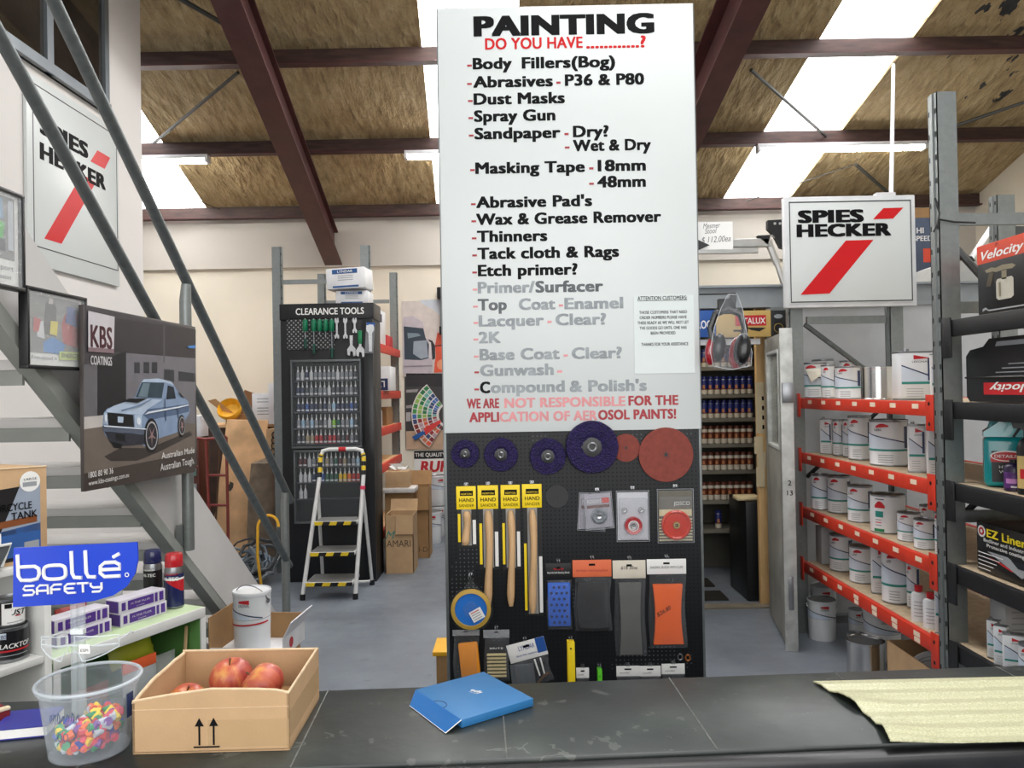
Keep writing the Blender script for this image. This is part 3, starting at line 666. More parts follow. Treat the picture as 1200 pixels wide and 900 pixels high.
# --- hand sanders
wood = mat('pale_beech_handle', (206, 168, 124), .5, var=.12, vs=8, stretch=(10, 10, 1)); sandc = mat('black_packing_card', (18, 18, 20), .5)
def sander(px0, px1, pt, cb, kb, he, lab):
    yo = YF - .004; p, q = at(px0, cb, yo), at(px1, pt, yo); w_ = (q.x - p.x) / 2; zt = q.z; zc = p.z; zb = at(px0, kb, yo).z; ze = at(px0, he, yo).z
    tt = thing('hand_sander', lab, 'hand sander', ((p.x + q.x) / 2, YF, zt), group='carded hand sanders on the pegboard')
    o = MB(); o.box(sandc, -w_ * .9, w_ * .98, -.004, -.002, zb - zt, zc - zt); o.box(mat('grey_sander_card', (150, 146, 140), .6), -w_ * .5, w_ * .5, -.0052, -.0041, zb - zt + .008, zc - zt); o.box(yellow, -w_ * .88, -w_ * .62, -.0052, -.0041, zb - zt + .02, (zb - zt) * .45); o.box(paper, w_ * .62, w_ * .95, -.0052, -.0041, zb - zt + .012, (zb - zt) * .55); o.build('backing_card', tt)
    o = MB(); o.box(yellow, -w_, w_, -.006, -.0042, zc - zt, 0, .0005); o.box(ink, -w_ * .62, w_ * .7, -.0066, -.0061, (zc - zt) * .42, (zc - zt) * .2)
    o.text(yellow, 'NORTON', T(-w_ * .5, -.007, (zc - zt) * .38) @ FR, w=w_ * 1.05, h=.007)
    o.text(ink, 'HAND', T(-w_ * .72, -.0066, (zc - zt) * .68) @ FR, w=w_ * 1.5, h=.0135, bold=.02); o.text(ink, 'SANDER', T(-w_ * .74, -.0066, (zc - zt) * .9) @ FR, w=w_ * 1.55, h=.0105, bold=.015); o.build('header_card', tt)
    o = MB(); L_ = ze - (zc - zt) - zt; top = zc - zt - .006; R_ = w_ * .37
    n = 16; pts = []; rr = []
    for k in range(n + 1):
        f = k / n; pts.append((math.sin(f * 5) * .004, -.0055 - R_, top + (ze - zt - top) * f)); rr.append(R_ * (.6 if k in (0, n) else .95 if k in (1, n - 1) else 1 + .12 * math.cos(f * 7)))
    o.tube(wood, pts, rr, 12); o.build('wooden_handle', tt)
    hook((px0 + px1) / 2, pt - .9, .012)
sander(535, 557.5, 569.5, 597, 642, 638, 'short wooden hand sander on yellow card, at the outer edge of the pegboard')
sander(560, 583.5, 568.5, 596.5, 668, 709, 'long wooden hand sander on yellow card, second from the board edge')
sander(587, 609, 568, 596, 668, 709, 'long wooden hand sander on yellow card, third from the board edge')
sander(612, 634.5, 567, 595, 722, 717, 'curved wooden hand sander on yellow card, nearest the small black disc'.replace('nearest', 'next to'))
# --- blister packs
def pack(px0, px1, py0, py1, name, lab, cat, fill, th_=.02, tilt=0., filmm=None, hk=True, group=None, yo=0.):
    yy = YF - .002 - yo; p, q = at((px0 + px1) / 2, py1, yy), at((px0 + px1) / 2, py0, yy); w_ = (px1 - px0) * yy / F / 2; h_ = q.z - p.z
    tt = thing(name, lab, cat, (q.x, YF - yo, q.z), rot=(0, rad(tilt), 0), group=group)
    fill(tt, w_, h_)
    if hk: hook((px0 + px1) / 2, py0 - 2.4, .022 + yo)
    return tt
def blister(tt, w_, h_, cardm, d=.018, edge=0.):
    o = MB(); o.box(cardm, -w_ * .94, w_ * .94, -.003, -.0015, -h_ * .97, -h_ * .03); o.build('backing_card', tt)
    o = MB(); o.box(blist, -w_, w_, -.005, -.0032, -h_, 0, .0008); o.box(blist, -w_ * .88, w_ * .88, -.0052 - d, -.0052, -h_ * .95, -h_ * .14, .006); o.tube(clear('clear_blister_edge', (222, 226, 230), .5, .1), [(-w_, -.004, -h_), (w_, -.004, -h_), (w_, -.004, 0), (-w_, -.004, 0)], .001, 5, True); o.build('blister', tt)
wirec = mat('grey_wire_brush', (146, 152, 158), .4, .6, var=.3, vs=120, bump=.5, bs=300)
def f1(tt, w_, h_):
    blister(tt, w_, h_, mat('lilac_grey_card', (176, 172, 182), .6))
    o = MB(); o.box(orangeb, w_ * .3, w_ * .8, -.0042, -.0031, -h_ * .3, -h_ * .16); o.box(mat('brown_card_band', (110, 70, 60), .6), -w_ * .8, w_ * .8, -.0042, -.0031, -h_ * .42, -h_ * .34); o.text(paper, 'FLEXOVIT', T(-w_ * .75, -.0046, -h_ * .29) @ FR, w=w_, h=h_ * .1); o.build('card_print', tt)
    o = MB(); M = T(0, -.005, -h_ * .64) @ rx(rad(90)); R_ = w_ * .55; o.lathe(wirec, [(0, 0), (R_, 0), (R_ * 1.02, .006), (R_ * .8, .011), (R_ * .6, .008), (0, .008)], 30, M); o.lathe(chrome, [(R_ * .1, .009), (R_ * .3, .0095), (R_ * .34, .0085), (R_ * .34, .0081)], 16, M); o.build('wire_wheel', tt)
pack(683, 716, 577, 620, 'blister_pack', 'grey wire wheel blister pack, front one of a pair', 'blister pack', f1, tilt=-4, yo=.026)
pack(679, 711, 578, 622, 'blister_pack', 'grey blister pack mostly hidden behind the wire wheel pack', 'blister pack', f1, tilt=4, hk=False)
cupm = mat('glossy_red_cup_brush', (176, 34, 36), .25, coat=.5)
def f2(tt, w_, h_):
    blister(tt, w_, h_, mat('pale_silver_card', (212, 212, 218), .35))
    o = MB(); M = T(0, -.004, -h_ * .68) @ rx(rad(90)); R_ = w_ * .55; o.lathe(cupm, [(R_ * .5, .006), (R_ * .6, .013), (R_ * .95, .015), (R_, .008), (R_, 0)], 30, M); o.lathe(mat('cup_white_ring', (226, 222, 220), .4), [(0, .002), (R_ * .52, .005), (R_ * .6, .014), (R_ * .5, .0142)], 30, M); o.build('cup_brush', tt)
    o = MB(); o.lathe(dsilver, [(R_ * .12, .016), (R_ * .3, .0165), (R_ * .3, .01)], 16, M); o.build('bore', tt)
    for s in (-1, 1):
        o = MB(); M = T(s * w_ * .52, -.004, -h_ * .38) @ rx(rad(90)); o.lathe(chrome, [(0, .003), (R_ * .14, .003), (R_ * .14, .008), (R_ * .32, .008), (R_ * .32, 0)], 14, M); o.build('spare_washer', tt)
pack(722, 760, 575, 634.5, 'blister_pack', 'clear blister pack with red rimmed cup brush and two washers', 'blister pack', f2)
def f3(tt, w_, h_):
    blister(tt, w_, h_, mat('olive_striped_card', (96, 88, 66), .6))
    o = MB()
    for k in range(8): o.box(mat('card_cream_stripe', (214, 202, 160), .6), -w_ * .92, w_ * .92, -.0042, -.0031, -h_ * (.96 - k * .055), -h_ * (.935 - k * .055))
    o.box(MATS['card_cream_stripe'], -w_ * .9, w_ * .9, -.0043, -.0032, -h_ * .5, -h_ * .38); o.text(paper, 'JOSCO', T(-w_ * .1, -.0046, -h_ * .3) @ FR, w=w_ * .9, h=h_ * .07); o.build('card_print', tt)
    o = MB(); M = T(0, -.004, -h_ * .66) @ rx(rad(90)); R_ = w_ * .82; o.lathe(mat('glossy_orange_red_wheel', (196, 52, 30), .22, coat=.5), [(R_ * .25, .012), (R_ * .8, .012), (R_ * .9, .016), (R_, .012), (R_, 0)], 36, M); o.build('flap_wheel', tt)
    o = MB(); o.lathe(mat('brass_bore', (176, 150, 100), .35, .8), [(R_ * .1, .008), (R_ * .12, .0165), (R_ * .22, .0165), (R_ * .25, .0121)], 18, M); o.build('bore', tt)
pack(770, 812, 573, 636, 'blister_pack', 'clear blister pack with big orange red wheel on striped card', 'blister pack', f3)
# --- bags with header cards
def headed(tt, w_, h_, hh, hm, body):
    o = MB(); o.box(hm, -w_ * .985, w_ * .985, -.0035, -.002, -hh, 0, .0004); o.box(ink, -w_ * .16, w_ * .16, -.0042, -.0036, -hh * .34, -hh * .22); o.build('header_card', tt)
    body(tt, w_, h_, hh)
    n = 12; o = MB(); vs = []
    for j in range(n + 1):
        for i in range(9):
            fx_, fz_ = i / 8 * 2 - 1, j / n; bulge = .005 + .027 * math.sin(PI * min(1, fz_ * 1.03)) ** .32 * (1 - fx_ ** 6) ** .5
            vs.append((fx_ * w_ * (.92 + .05 * math.sin(fz_ * 6 + fx_ * 2)), -bulge - .003 + random.uniform(-.0012, .0012), -hh - (h_ - hh) * fz_))
    o.add(film, vs, [(j * 9 + i, j * 9 + i + 1, j * 9 + i + 10, j * 9 + i + 9) for j in range(n) for i in range(8)]); o.build('plastic_bag', tt, smooth=80)
def printed(tt, m, s, w_, z, h):
    o = MB(); o.text(m, s, T(-w_, -.0042, z) @ FR, w=2 * w_, h=h, bold=.015); o.build('card_print', tt)
spongeb = mat('blue_sanding_sponge', (44, 96, 196), .7, var=.05)
def g1(tt, w_, h_, hh):
    printed(tt, paper, 'Hand & Soft Sanding Block', w_ * .85, -hh * .62, hh * .12); printed(tt, signred, 'velocity', w_ * .4, -hh * .4, hh * .16)
    o = MB(); x1, z0, z1 = w_ * .86, -h_ * .94, -hh - .008; o.box(spongeb, -x1, x1, -.021, -.004, z0, z1, .004)
    for r_ in range(7):
        for c_ in range(4 if r_ % 2 else 3):
            xx = (c_ - (1.5 if r_ % 2 else 1)) * x1 * .46; zz = z1 - (r_ + .7) * (z1 - z0) / 7.4; o.cyl(navy, (xx, -.0213, zz), (xx, -.0205, zz), x1 * .13, n=10)
    o.build('sponge_block', tt)
pack(639, 669.5, 660, 737, 'bagged_sponge', 'blue dotted sanding sponge in a bag with black header card', 'sponge', lambda a, w_, h_: headed(a, w_, h_, h_ * .25, sandc, g1))
def slab(m, x0, x1, z0, z1, th_=.016, waist=0.):
    def f(tt, w_, h_, hh):
        n = 10; o = MB(); pts = []
        for k in range(n + 1): f_ = k / n; pts.append((w_ * x1 * (1 - waist * math.sin(PI * f_)), -hh - (h_ - hh) * (z0 + (z1 - z0) * f_)))
        pts = pts + [(w_ * x0 / x1 * (x / w_), z) for x, z in pts[::-1]]
        o.prism(m, pts, th_, T(0, -.004 - th_, 0) @ FR); o.build('sanding_block', tt)
    return f
blk = mat('black_rubber_block', (24, 24, 26), .5, var=.1); gblk = mat('charcoal_long_block', (92, 92, 88), .55); oblk = mat('bright_orange_block', (240, 100, 24), .5, var=.04)
def hb(*fs): 
    def f(tt, w_, h_, hh):
        for q_ in fs: q_(tt, w_, h_, hh)
    return f
def MIR(m): return lambda tt, w_, h_, hh: None
pack(670.5, 716.5, 656, 739, 'bagged_sanding_block', 'black sanding block in a clear bag with orange header card', 'sanding block', lambda a, w_, h_: headed(a, w_, h_, h_ * .24, mat('orange_header_card', (226, 112, 72), .6), hb(slab(blk, -.78, .78, .08, .97, .018), lambda tt, x, y, z: printed(tt, redd, 'Soft Rubber Hand Sanding Block', x * .8, -z * .68, z * .13))))
pack(717.5, 756.5, 656.5, 768, 'bagged_sanding_block', 'long charcoal sanding block in a bag with handwritten cream header', 'sanding block', lambda a, w_, h_: headed(a, w_, h_, h_ * .19, mat('cream_header_card', (216, 208, 192), .7), hb(slab(gblk, -.66, .66, .05, .97, .016, .12), lambda tt, x, y, z: printed(tt, ink, '#18 30ea', x * .5, -z * .5, z * .2))))
pack(757.5, 804, 655, 759, 'bagged_sanding_block', 'bright orange waisted sanding block in a bag with white header', 'sanding block', lambda a, w_, h_: headed(a, w_, h_, h_ * .17, paper, hb(slab(oblk, -.74, .74, .13, .93, .018, .14), lambda tt, x, y, z: printed(tt, ink, 'SANDING BLOCK WITH CLIPS', x * .82, -z * .62, z * .16))))
o = MB(); p = at(779, 718, YF - .027); o.text(ink, '$26.80', T(p.x, YF - .029, p.z) @ ry(rad(-30)) @ FR, h=.014, al='C', bold=0, shear=.3); o.parent = None if False else None
oo = o.build('pen_price'); oo.parent = [x for x in bpy.data.objects if x.name.startswith('bagged_sanding_block') and x.type == 'EMPTY'][-1]; oo.location = -Vector(oo.parent.location)
def g5(tt, w_, h_):
    R_ = w_ * .95; M = T(0, -.004, -h_ * .57) @ rx(rad(90))
    o = MB(); o.lathe(mat('gold_pad_rim', (186, 150, 60), .5), [(R_ * .8, .0), (R_, .002), (R_, .014), (R_ * .82, .017), (R_ * .8, .012)], 40, M); o.build('pad_rim', tt)
    o = MB(); o.lathe(mat('blue_pad_face', (24, 108, 196), .5), [(0, .013), (R_ * .8, .013), (R_ * .8, 0)], 36, M); o.build('pad_face', tt)
    o = MB(); M2 = T(R_ * .3, -.019, -h_ * .66) @ ry(rad(-28)); o.box(paper, -R_ * .32, R_ * .32, -.001, 0, -R_ * .28, R_ * .28, M=M2)
    for k in range(4): o.box(redp if k == 3 else greyp, -R_ * .26, R_ * .2, -.0015, -.001, -R_ * .2 + k * R_ * .12, -R_ * .16 + k * R_ * .12, M=M2)
    o.build('price_sticker', tt)
    o = MB(); rnd = random.Random(7); vs = [(0, -.022, -h_ * .57)]; n = 20
    for k in range(n): a = 2 * PI * k / n; q_ = 1.06 + rnd.uniform(0, .12); vs.append((R_ * q_ * math.cos(a), -.008, -h_ * .57 + R_ * q_ * math.sin(a)))
    for s_ in ((0, 0),): pass
    vs[6] = (0, -.004, 0)
    o.add(film, vs, [(0, k, k % n + 1) for k in range(1, n + 1)]); o.build('plastic_bag', tt, smooth=0)
pack(527, 576, 676, 741, 'bagged_polishing_pad', 'round blue pad with gold rim in a clear bag at the pegboard edge', 'polishing pad', g5, hk=True, yo=.034)
def g6(tt, w_, h_, hh):
    o = MB(); o.box(mat('orange_foam_pad', (238, 148, 30), .7), -w_ * .66, w_ * .76, -.022, -.004, -h_ * .98, -hh - .02, .006, M=ry(rad(-5))); o.build('foam_pad', tt)
pack(530, 562, 738, 796, 'bagged_foam_pad', 'orange foam pad in a clear bag low on the pegboard', 'foam pad', lambda a, w_, h_: headed(a, w_, h_, h_ * .12, clear('clear_header', (220, 224, 228), .3, .15), g6), hk=False, yo=.012)
def g7(tt, w_, h_, hh):
    o = MB(); o.box(sandc, -w_ * .7, w_ * .7, -.005, -.0036, -h_ * .45, -hh); o.text(paper, 'BRITE', T(-w_ * .5, -.0056, -h_ * .38) @ FR, w=w_, h=.006)
    for k in range(7): o.box(mat('straw_brush_strip', (206, 190, 140), .7), -w_ * .72, w_ * .72, -.014, -.004, -h_ * (.5 + k * .07), -h_ * (.462 + k * .07), .001)
    o.build('abrasive_strips', tt)
pack(566, 597, 738, 797, 'bagged_abrasive_strips', 'straw coloured ribbed strips in a bag beside the orange foam pad', 'abrasive strips', lambda a, w_, h_: headed(a, w_, h_, h_ * .16, clear('clear_header', (220, 224, 228), .3, .15), g7))
def g8(tt, w_, h_, hh):
    printed(tt, mat('blue_ink', (30, 62, 140), .5), 'LYNDAR', w_ * .42, -hh * .45, hh * .26); printed(tt, MATS['blue_ink'], 'Body filler applicators', w_ * .6, -hh * .75, hh * .1)
    o = MB(); o.box(bluep, w_ * .5, w_ * .98, -.0043, -.0036, -hh * .8, 0); o.build('blue_corner', tt)
    for k in range(3):
        o = MB(); o.box(mat('grey_spreader', (84, 88, 92), .5), -w_ * .9 + k * w_ * .4, -w_ * .5 + k * w_ * .4, -.012 - k * .003, -.010 - k * .003, -h_ * .97, -hh - .01, M=ry(rad(8))); o.build('spreader', tt)
    for k in range(2):
        o = MB(); o.tube(paper, [(w_ * (.25 + k * .3), -.02, -hh), (w_ * (.3 + k * .25), -.02, -h_ * .8)], .003, 6); o.tube(mat('brown_band', (120, 84, 50), .6), [(w_ * .1, -.022, -h_ * .95), (w_ * .5, -.024, -h_ * .82), (w_ * .8, -.022, -h_ * .78)], .005, 6); o.build('applicator', tt)
pack(592, 638, 751, 803, 'bagged_spreaders', 'grey spreaders in a bag with tilted white and blue header card', 'spreaders', lambda a, w_, h_: headed(a, w_, h_, h_ * .42, paper, g8), tilt=-14)
# low on the board, partly behind the counter
def clipstrip(px0, px1, py0, zb, m, name, lab, cat, th_=.008):
    p, q = at(px0, py0, YF), at(px1, py0, YF); tt = thing(name, lab, cat, ((p.x + q.x) / 2, YF, p.z)); w_ = (q.x - p.x) / 2; h_ = p.z - zb
    o = MB()
    for k in range(3): o.box(m, -w_ + k * w_ * .1, w_ - (2 - k) * w_ * .1, -.006 - k * .005, -.002 - k * .005, -h_, -k * .003, .0008)
    o.build('strip', tt); o = MB(); o.cyl(ink, (0, -.0168, -.028), (0, -.0166, -.028), w_ * .22); o.build('hang_hole', tt); hook((px0 + px1) / 2, py0 - 1, .02)
clipstrip(664, 673, 749, .38, yellow, 'paint_stirrer', 'bundle of bright yellow strips hanging low on the pegboard', 'strips')
clipstrip(699.5, 705, 781, .4, mat('lime_green_plastic', (90, 200, 40), .4), 'cable_tie', 'narrow lime green strip hanging low above the counter', 'strip')
for k, (a, b_, y0, lab) in enumerate(((675, 690, 782, 'small white hang tag beside the yellow strips'), (722, 749, 780, 'white hang tag, first of three in a row, next to the lime strip'), (749, 774, 780, 'white hang tag in the middle of the three in a row'), (775, 802, 777.5, 'white hang tag, last of three in a row, at the board corner'))):
    p, q = at(a, y0, YF), at(b_, y0, YF); w_ = (q.x - p.x) / 2; tt = thing('hang_tag', lab, 'tag', ((p.x + q.x) / 2, YF, p.z), group='white hang tags low on the pegboard')
    o = MB(); o.box(paper, -w_, w_, -.005, -.003, -.036, 0, .0005); o.box(ink, -w_ * .3, w_ * .3, -.0056, -.0051, -.014, -.009); o.text(ink, 'soudal', T(-w_ * .7, -.0056, -.026) @ FR, w=w_ * .8, h=.005); o.build('tag_card', tt)
    o = MB(); o.box(film, -w_ * .95, w_ * .95, -.012, -.003, -.18, -.0362, .003); o.build('pouch', tt); hook((a + b_) / 2, y0 - 1, .014)
for k, (x, y, m, lab) in enumerate(((797, 770, dsilver, 'tiny steel ring on a hook above the white tags'), (806, 771, mat('copper_ring', (176, 110, 60), .4, .7), 'tiny copper coloured ring on a hook above the white tags'))):
    p = at(x, y, YF - .006); tt = MB(); tt.tube(m, [(.008 * math.cos(a), -.006, .010 * math.sin(a)) for a in [2 * PI * q / 14 for q in range(14)]], .003, 6, True); tt.box(m, -.002, .002, -.006, -.0006, .008, .012); tag(tt.build('washer', loc=(p.x, YF, p.z)), lab, 'ring', 'rings on the pegboard')
# earmuffs in a clear clamshell on a wire arm at the sign's edge
ZE = at(845, 350, 2.68).z; xe = at(848, 350, 2.68).x
b = MB(); q = at(817, 345, YF); b.tube(blackm, [(q.x - X0, 0.0, q.z), (xe - X0 - .01, -.05, ZE + .013), (xe - X0 + .03, -.062, ZE + .013)], .003, 6); b.build('side_arm', DISPLAY)
t = thing('earmuffs', 'black and red earmuffs in a clear clamshell hanging beside the white sign', 'earmuffs', (xe - .005, 2.638, ZE)); t.scale = (.82, .9, .97)
k_ = 2.68 / F
b = MB(); cs = [(-.010, .004), (.03, .004), (.05, -.05), (.062, -.12), (.085, -.2), (.08, -.245), (.0, -.258), (-.075, -.245), (-.088, -.19), (-.068, -.11), (-.04, -.045)]
b.prism(blist, cs, .002, T(.006, -.045, 0) @ FR); b.prism(blist, [(x * 1.04, z * 1.01) for x, z in cs], .002, T(.006, .035, 0) @ FR)
b.tube(MATS['clear_blister_edge'], [(x + .006, -.046, z) for x, z in cs], .0014, 5, True); b.build('clamshell', t)
b = MB(); b.box(black, -.034, .04, -.012, .01, -.06, -.006, .004); b.box(black, .02, .042, -.014, .01, -.02, .008, .002); b.build('hanger_card', t)
mred = mat('glossy_dark_red_cup', (150, 20, 36), .2, coat=.6); mblk = mat('glossy_black_cup', (14, 15, 18), .3, coat=.3)
for cx_, cz_, cy_, ro, rr, rx_ in ((-.052, -.178, .006, .5, .05, -.016), (.046, -.186, -.012, -.5, .056, -.026)):
    M = T(cx_ + .008, cy_ - .006, cz_) @ ry(rad(10)) @ rz(ro) @ Matrix.Diagonal((.62, .5, 1.05, 1))
    prof = [(rr * math.sin(PI * q / 12), -rr * math.cos(PI * q / 12)) for q in range(13)]
    b = MB(); b.lathe(mblk, prof, 22, M @ T(.012, -.02, 0)); b.build('ear_cup', t)
    b = MB(); b.lathe(mred, prof, 22, M @ T(rx_, .028, -.012) @ Matrix.Diagonal((.95, .8, 1.0, 1))); b.build('red_cup_ring', t)
b = MB(); b.tube(mblk, [(-.06 + .008, 0, -.17), (-.066, 0, -.11), (-.045, 0, -.06), (.008, 0, -.04), (.06, 0, -.06), (.078, 0, -.11), (.068, 0, -.17)], .014, 8); b.build('headband', t)
# handwritten price sheet sticking out past the sign edge
t = thing('paper_note', 'handwritten white price note sticking out behind the sign edge', 'note', (0, 2.725, 0))
p, q = at(800, 293, 2.725), at(858.5, 259.5, 2.725); p.x = XR + .0125
b = MB(); b.box(paper, p.x, q.x, 0, .0012, p.z, q.z); b.build('sheet', t)
b = MB(); pen = mat('pencil_grey', (110, 110, 114), .7, var=0)
for s, x, y, w_, h in (('Mesmer', 824, 268, 20, 6), ('Stool', 826, 274, 14, 6), ('$ 112.00ea', 822, 285, 34, 7)):
    p = at(x, y, 2.725); b.text(pen, s, T(p.x, -.0008, p.z) @ ry(rad(-3)) @ FR, w=w_ * 2.75 / F, h=h * 2.75 / F, bold=0, shear=.3)
b.build('handwriting', t)
b = MB(); p = [at(x, y, 2.715) for x, y in ((812, 280.5), (832, 287), (812, 293.5))]; p[0].x = p[2].x = XR + .0125; b.prism(blackm, [(v_.x, v_.z) for v_ in p], .003, T(0, 2.718, 0) @ FR); tag(b.build('pointer'), 'small black triangular pointer over the handwritten note', 'pointer')
# carton behind the stand's edge
t = thing('carton', 'small brown carton with yellow tape beside the foot of the display stand', 'carton', (at(517, 770, 3.0).x, 3.22, 0))
zt = at(517, 764, 3.135).z
b = MB(); b.box(cardd, -.035, .12, -.08, .1, .001, zt - .02, .003); b.build('carton_body', t)
b = MB(); b.box(mat('yellow_tape_roll', (236, 176, 30), .5), -.05, .12, -.085, .1, zt - .019, zt, .004); b.build('yellow_lid', t)
b = MB(); b.tube(pine, [(.03, .13, 0.005), (.02, .13, zt + .18)], .012, 8); tag(b.build('wooden_stick', loc=tuple(t.location)), 'thin wooden stick standing behind the yellow topped carton', 'stick')
# ================================================================== staircase
RT = lambda d: .97 + .785 * (5.1 - d)
t = thing('staircase', 'open grey steel staircase with galvanised pipe rails along the white office wall', 'staircase', (-1.54, 4.6, 0))
O = Vector((-1.54, 4.6, 0))
def SV(x, d, z): return Vector((x, d, z)) - O
b = MB()
ring = [(5.28, 0), (1.2, 3.185), (1.2, 2.80), (4.6, .145), (4.78, 0)]
b.prism(stairgrey, [(d - 4.6, z) for d, z in ring], .012, T(-.06, 0, 0) @ RX); b.build('stringer', t)
b = MB(); b.prism(stairdark, [(4.66 - 4.6, .02), (1.2 - 4.6, 2.80), (1.2 - 4.6, 2.72), (4.62 - 4.6, 0), (4.70 - 4.6, 0)], .06, T(-.02, 0, 0) @ RX); b.build('stringer_flange', t)
b = MB(); b.prism(stairgrey, [(d - 4.6, z) for d, z in ring], .012, T(-1.055, 0, 0) @ RX); b.build('stringer', t)
for k in range(12):
    z, d = .13 + .2 * k, 4.7 - .258 * k
    b = MB(); p0, p1 = SV(-2.59, d - .13, z - .035), SV(-1.613, d + .13, z)
    b.box(stairgrey, p0.x, p1.x, p0.y, p1.y, p0.z, p1.z, .003); b.box(stairdark, p0.x, p1.x, p0.y, p0.y + .012, p0.z - .05, p0.z - .0005); b.build('tread', t)
b = MB(); pts = [SV(-1.54, d, RT(d)) for d in (5.22, 4.2, 3.2, 2.2, 1.2)]; b.tube(galvd, pts, .024, 12); b.build('handrail', t)
b = MB(); b.tube(galvd, [SV(-1.54, d, RT(d) - .465) for d in (5.17, 4, 3, 2, 1.2)], .023, 12); b.build('mid_rail', t)
for d, zb in ((5.1, 0), (3.6, .88)):
    b = MB(); b.tube(galv, [SV(-1.545, d, zb), SV(-1.545, d, RT(d) - .1), SV(-1.54, d, RT(d) - .02)], [.027, .027, .022], 12)
    if zb: b.box(galv, -.05, -.02, d - 4.6 - .03, d - 4.6 + .03, zb + .02, zb + .12)
    b.build('baluster_post', t)
# ------------------------------------------------------------------ framed and unframed pictures
class Flat:
    """prints on a plane x = X looking along +X; polygons given where they lie"""
    def __init__(s, X, o): s.X, s.o, s.b, s.k = X, o, MB(), 0
    def P(s, px, py): v = atx(px, py, s.X); return Vector((0, v.y - s.o.y, v.z - s.o.z))
    def quad(s, m, pts):
        s.k += 1; s.b.poly(m, [s.P(*p) + Vector((.0006 + .00008 * s.k, 0, 0)) for p in pts]); return s
    def txt(s, m, st, x0, y0, x1, h, bold=.02, shear=0.):
        s.k += 1; a, c = s.P(x0, y0), s.P(x1, y0); d0 = abs(atx(x0, y0, s.X).y)
        s.b.text(m, st, T(.0007 + .00008 * s.k, a.y, a.z) @ RX, w=c.y - a.y, h=h * d0 / F, bold=bold, shear=shear); return s
class Flaty(Flat):
    """the same on a plane y = Y looking along -Y"""
    def P(s, px, py): v = at(px, py, s.X); return Vector((v.x - s.o.x, 0, v.z - s.o.z))
    def quad(s, m, pts):
        s.k += 1; s.b.poly(m, [s.P(*p) - Vector((0, .0006 + .0004 * s.k, 0)) for p in pts]); return s
    def txt(s, m, st, x0, y0, x1, h, bold=.02, shear=0.):
        s.k += 1; a, c = s.P(x0, y0), s.P(x1, y0)
        s.b.text(m, st, T(a.x, -.0008 - .0004 * s.k, a.z) @ FR, w=c.x - a.x, h=h * s.X / F, bold=bold, shear=shear); return s
def Z3(*p): return [(x / 4, y / 4 + 400) for x, y in p]
def Z2(*p): return [(x / 4, y / 4 + 200) for x, y in p]
def ell(cx, cy, a, h, n=18): return [(cx + a * math.cos(2 * PI * k / n), cy + h * math.sin(2 * PI * k / n)) for k in range(n)]
def pc(n, c, r=.35): return mat('print_' + n, c, r, var=.08, vs=12)
XP = -1.495; A, B_ = atx(98, 357, XP), atx(228.5, 551, XP); Bt = atx(229, 385, XP); Ab = atx(97, 577, XP)
o = Vector((XP, A.y, (A.z + Ab.z) / 2)); t = thing('car_poster', 'glossy poster of a pale blue classic car hung on the stair rail', 'poster', o)
b = MB(); b.box(pc('asphalt_brown', (74, 68, 66)), -.018, 0, 0, Bt.y - A.y, Ab.z - o.z, A.z - o.z, .001); b.build('poster_board', t)
f = Flat(XP, o)
f.quad(pc('wall_dusk', (70, 66, 70)), [(99, 357), (229, 386), (229, 497), (98, 490)])
f.quad(pc('wall_grey', (112, 110, 116)), Z3((590, 40), (915, 5), (915, 390), (590, 345)))
f.quad(pc('eave_dark', (54, 50, 54)), Z2((535, 690), (917, 745), (917, 880), (535, 850)))
f.quad(pc('eave_line', (90, 86, 92)), Z2((765, 725), (772, 727), (772, 900), (765, 900)))
f.quad(pc('door_dark', (34, 34, 38)), Z3((455, 95), (590, 45), (590, 335), (455, 348)))
f.quad(pc('pale_pillar', (100, 98, 102)), Z3((392, 110), (455, 95), (455, 348), (392, 355)))
for x in (628, 672, 710): f.quad(pc('window_dark', (50, 52, 58)), Z3((x, 98), (x + 26, 98), (x + 26, 150), (x, 148)))
f.quad(pc('window_dark', (50, 52, 58)), Z3((768, 130), (815, 135), (815, 190), (768, 180))); f.quad(pc('window_dark', (50, 52, 58)), Z3((835, 140), (912, 150), (912, 190), (835, 185)))
f.quad(pc('kerb_pale', (186, 180, 176)), Z3((392, 355), (490, 345), (490, 400), (392, 412)))
f.quad(pc('ground', (108, 98, 90)), Z3((392, 412), (490, 398), (915, 385), (915, 560), (392, 640)))
f.quad(pc('ground_dark', (66, 58, 54)), Z3((392, 620), (915, 520), (915, 612), (392, 705)))
f.quad(pc('car_shadow', (58, 52, 50)), Z3((485, 540), (560, 500), (700, 500), (890, 420), (900, 440), (740, 520), (640, 560), (520, 562)))  # the car's cast shadow, drawn as part of the printed picture
cb = pc('car_blue', (132, 152, 180), .25); cl = pc('car_blue_light', (178, 194, 214), .25); cd = pc('car_blue_deep', (86, 104, 134), .25); ck = pc('car_black', (22, 24, 28), .3)
f.quad(cb, Z3((478, 400), (484, 335), (500, 315), (580, 285), (630, 262), (655, 200), (672, 178), (740, 174), (800, 188), (835, 240), (880, 280), (888, 330), (866, 372), (860, 405), (835, 425), (742, 455), (690, 500), (640, 470), (520, 470), (490, 440)))
f.quad(cl, Z3((495, 325), (530, 303), (632, 266), (758, 274), (690, 318), (665, 345), (500, 332)))
f.quad(cd, Z3((668, 345), (690, 318), (835, 300), (884, 292), (884, 330), (820, 345), (740, 360), (700, 372)))
f.quad(cl, Z3((655, 200), (672, 178), (740, 174), (800, 188), (812, 205), (770, 192), (668, 190)))
f.quad(pc('windscreen', (58, 74, 84), .15), Z3((634, 262), (662, 192), (768, 194), (756, 266)))
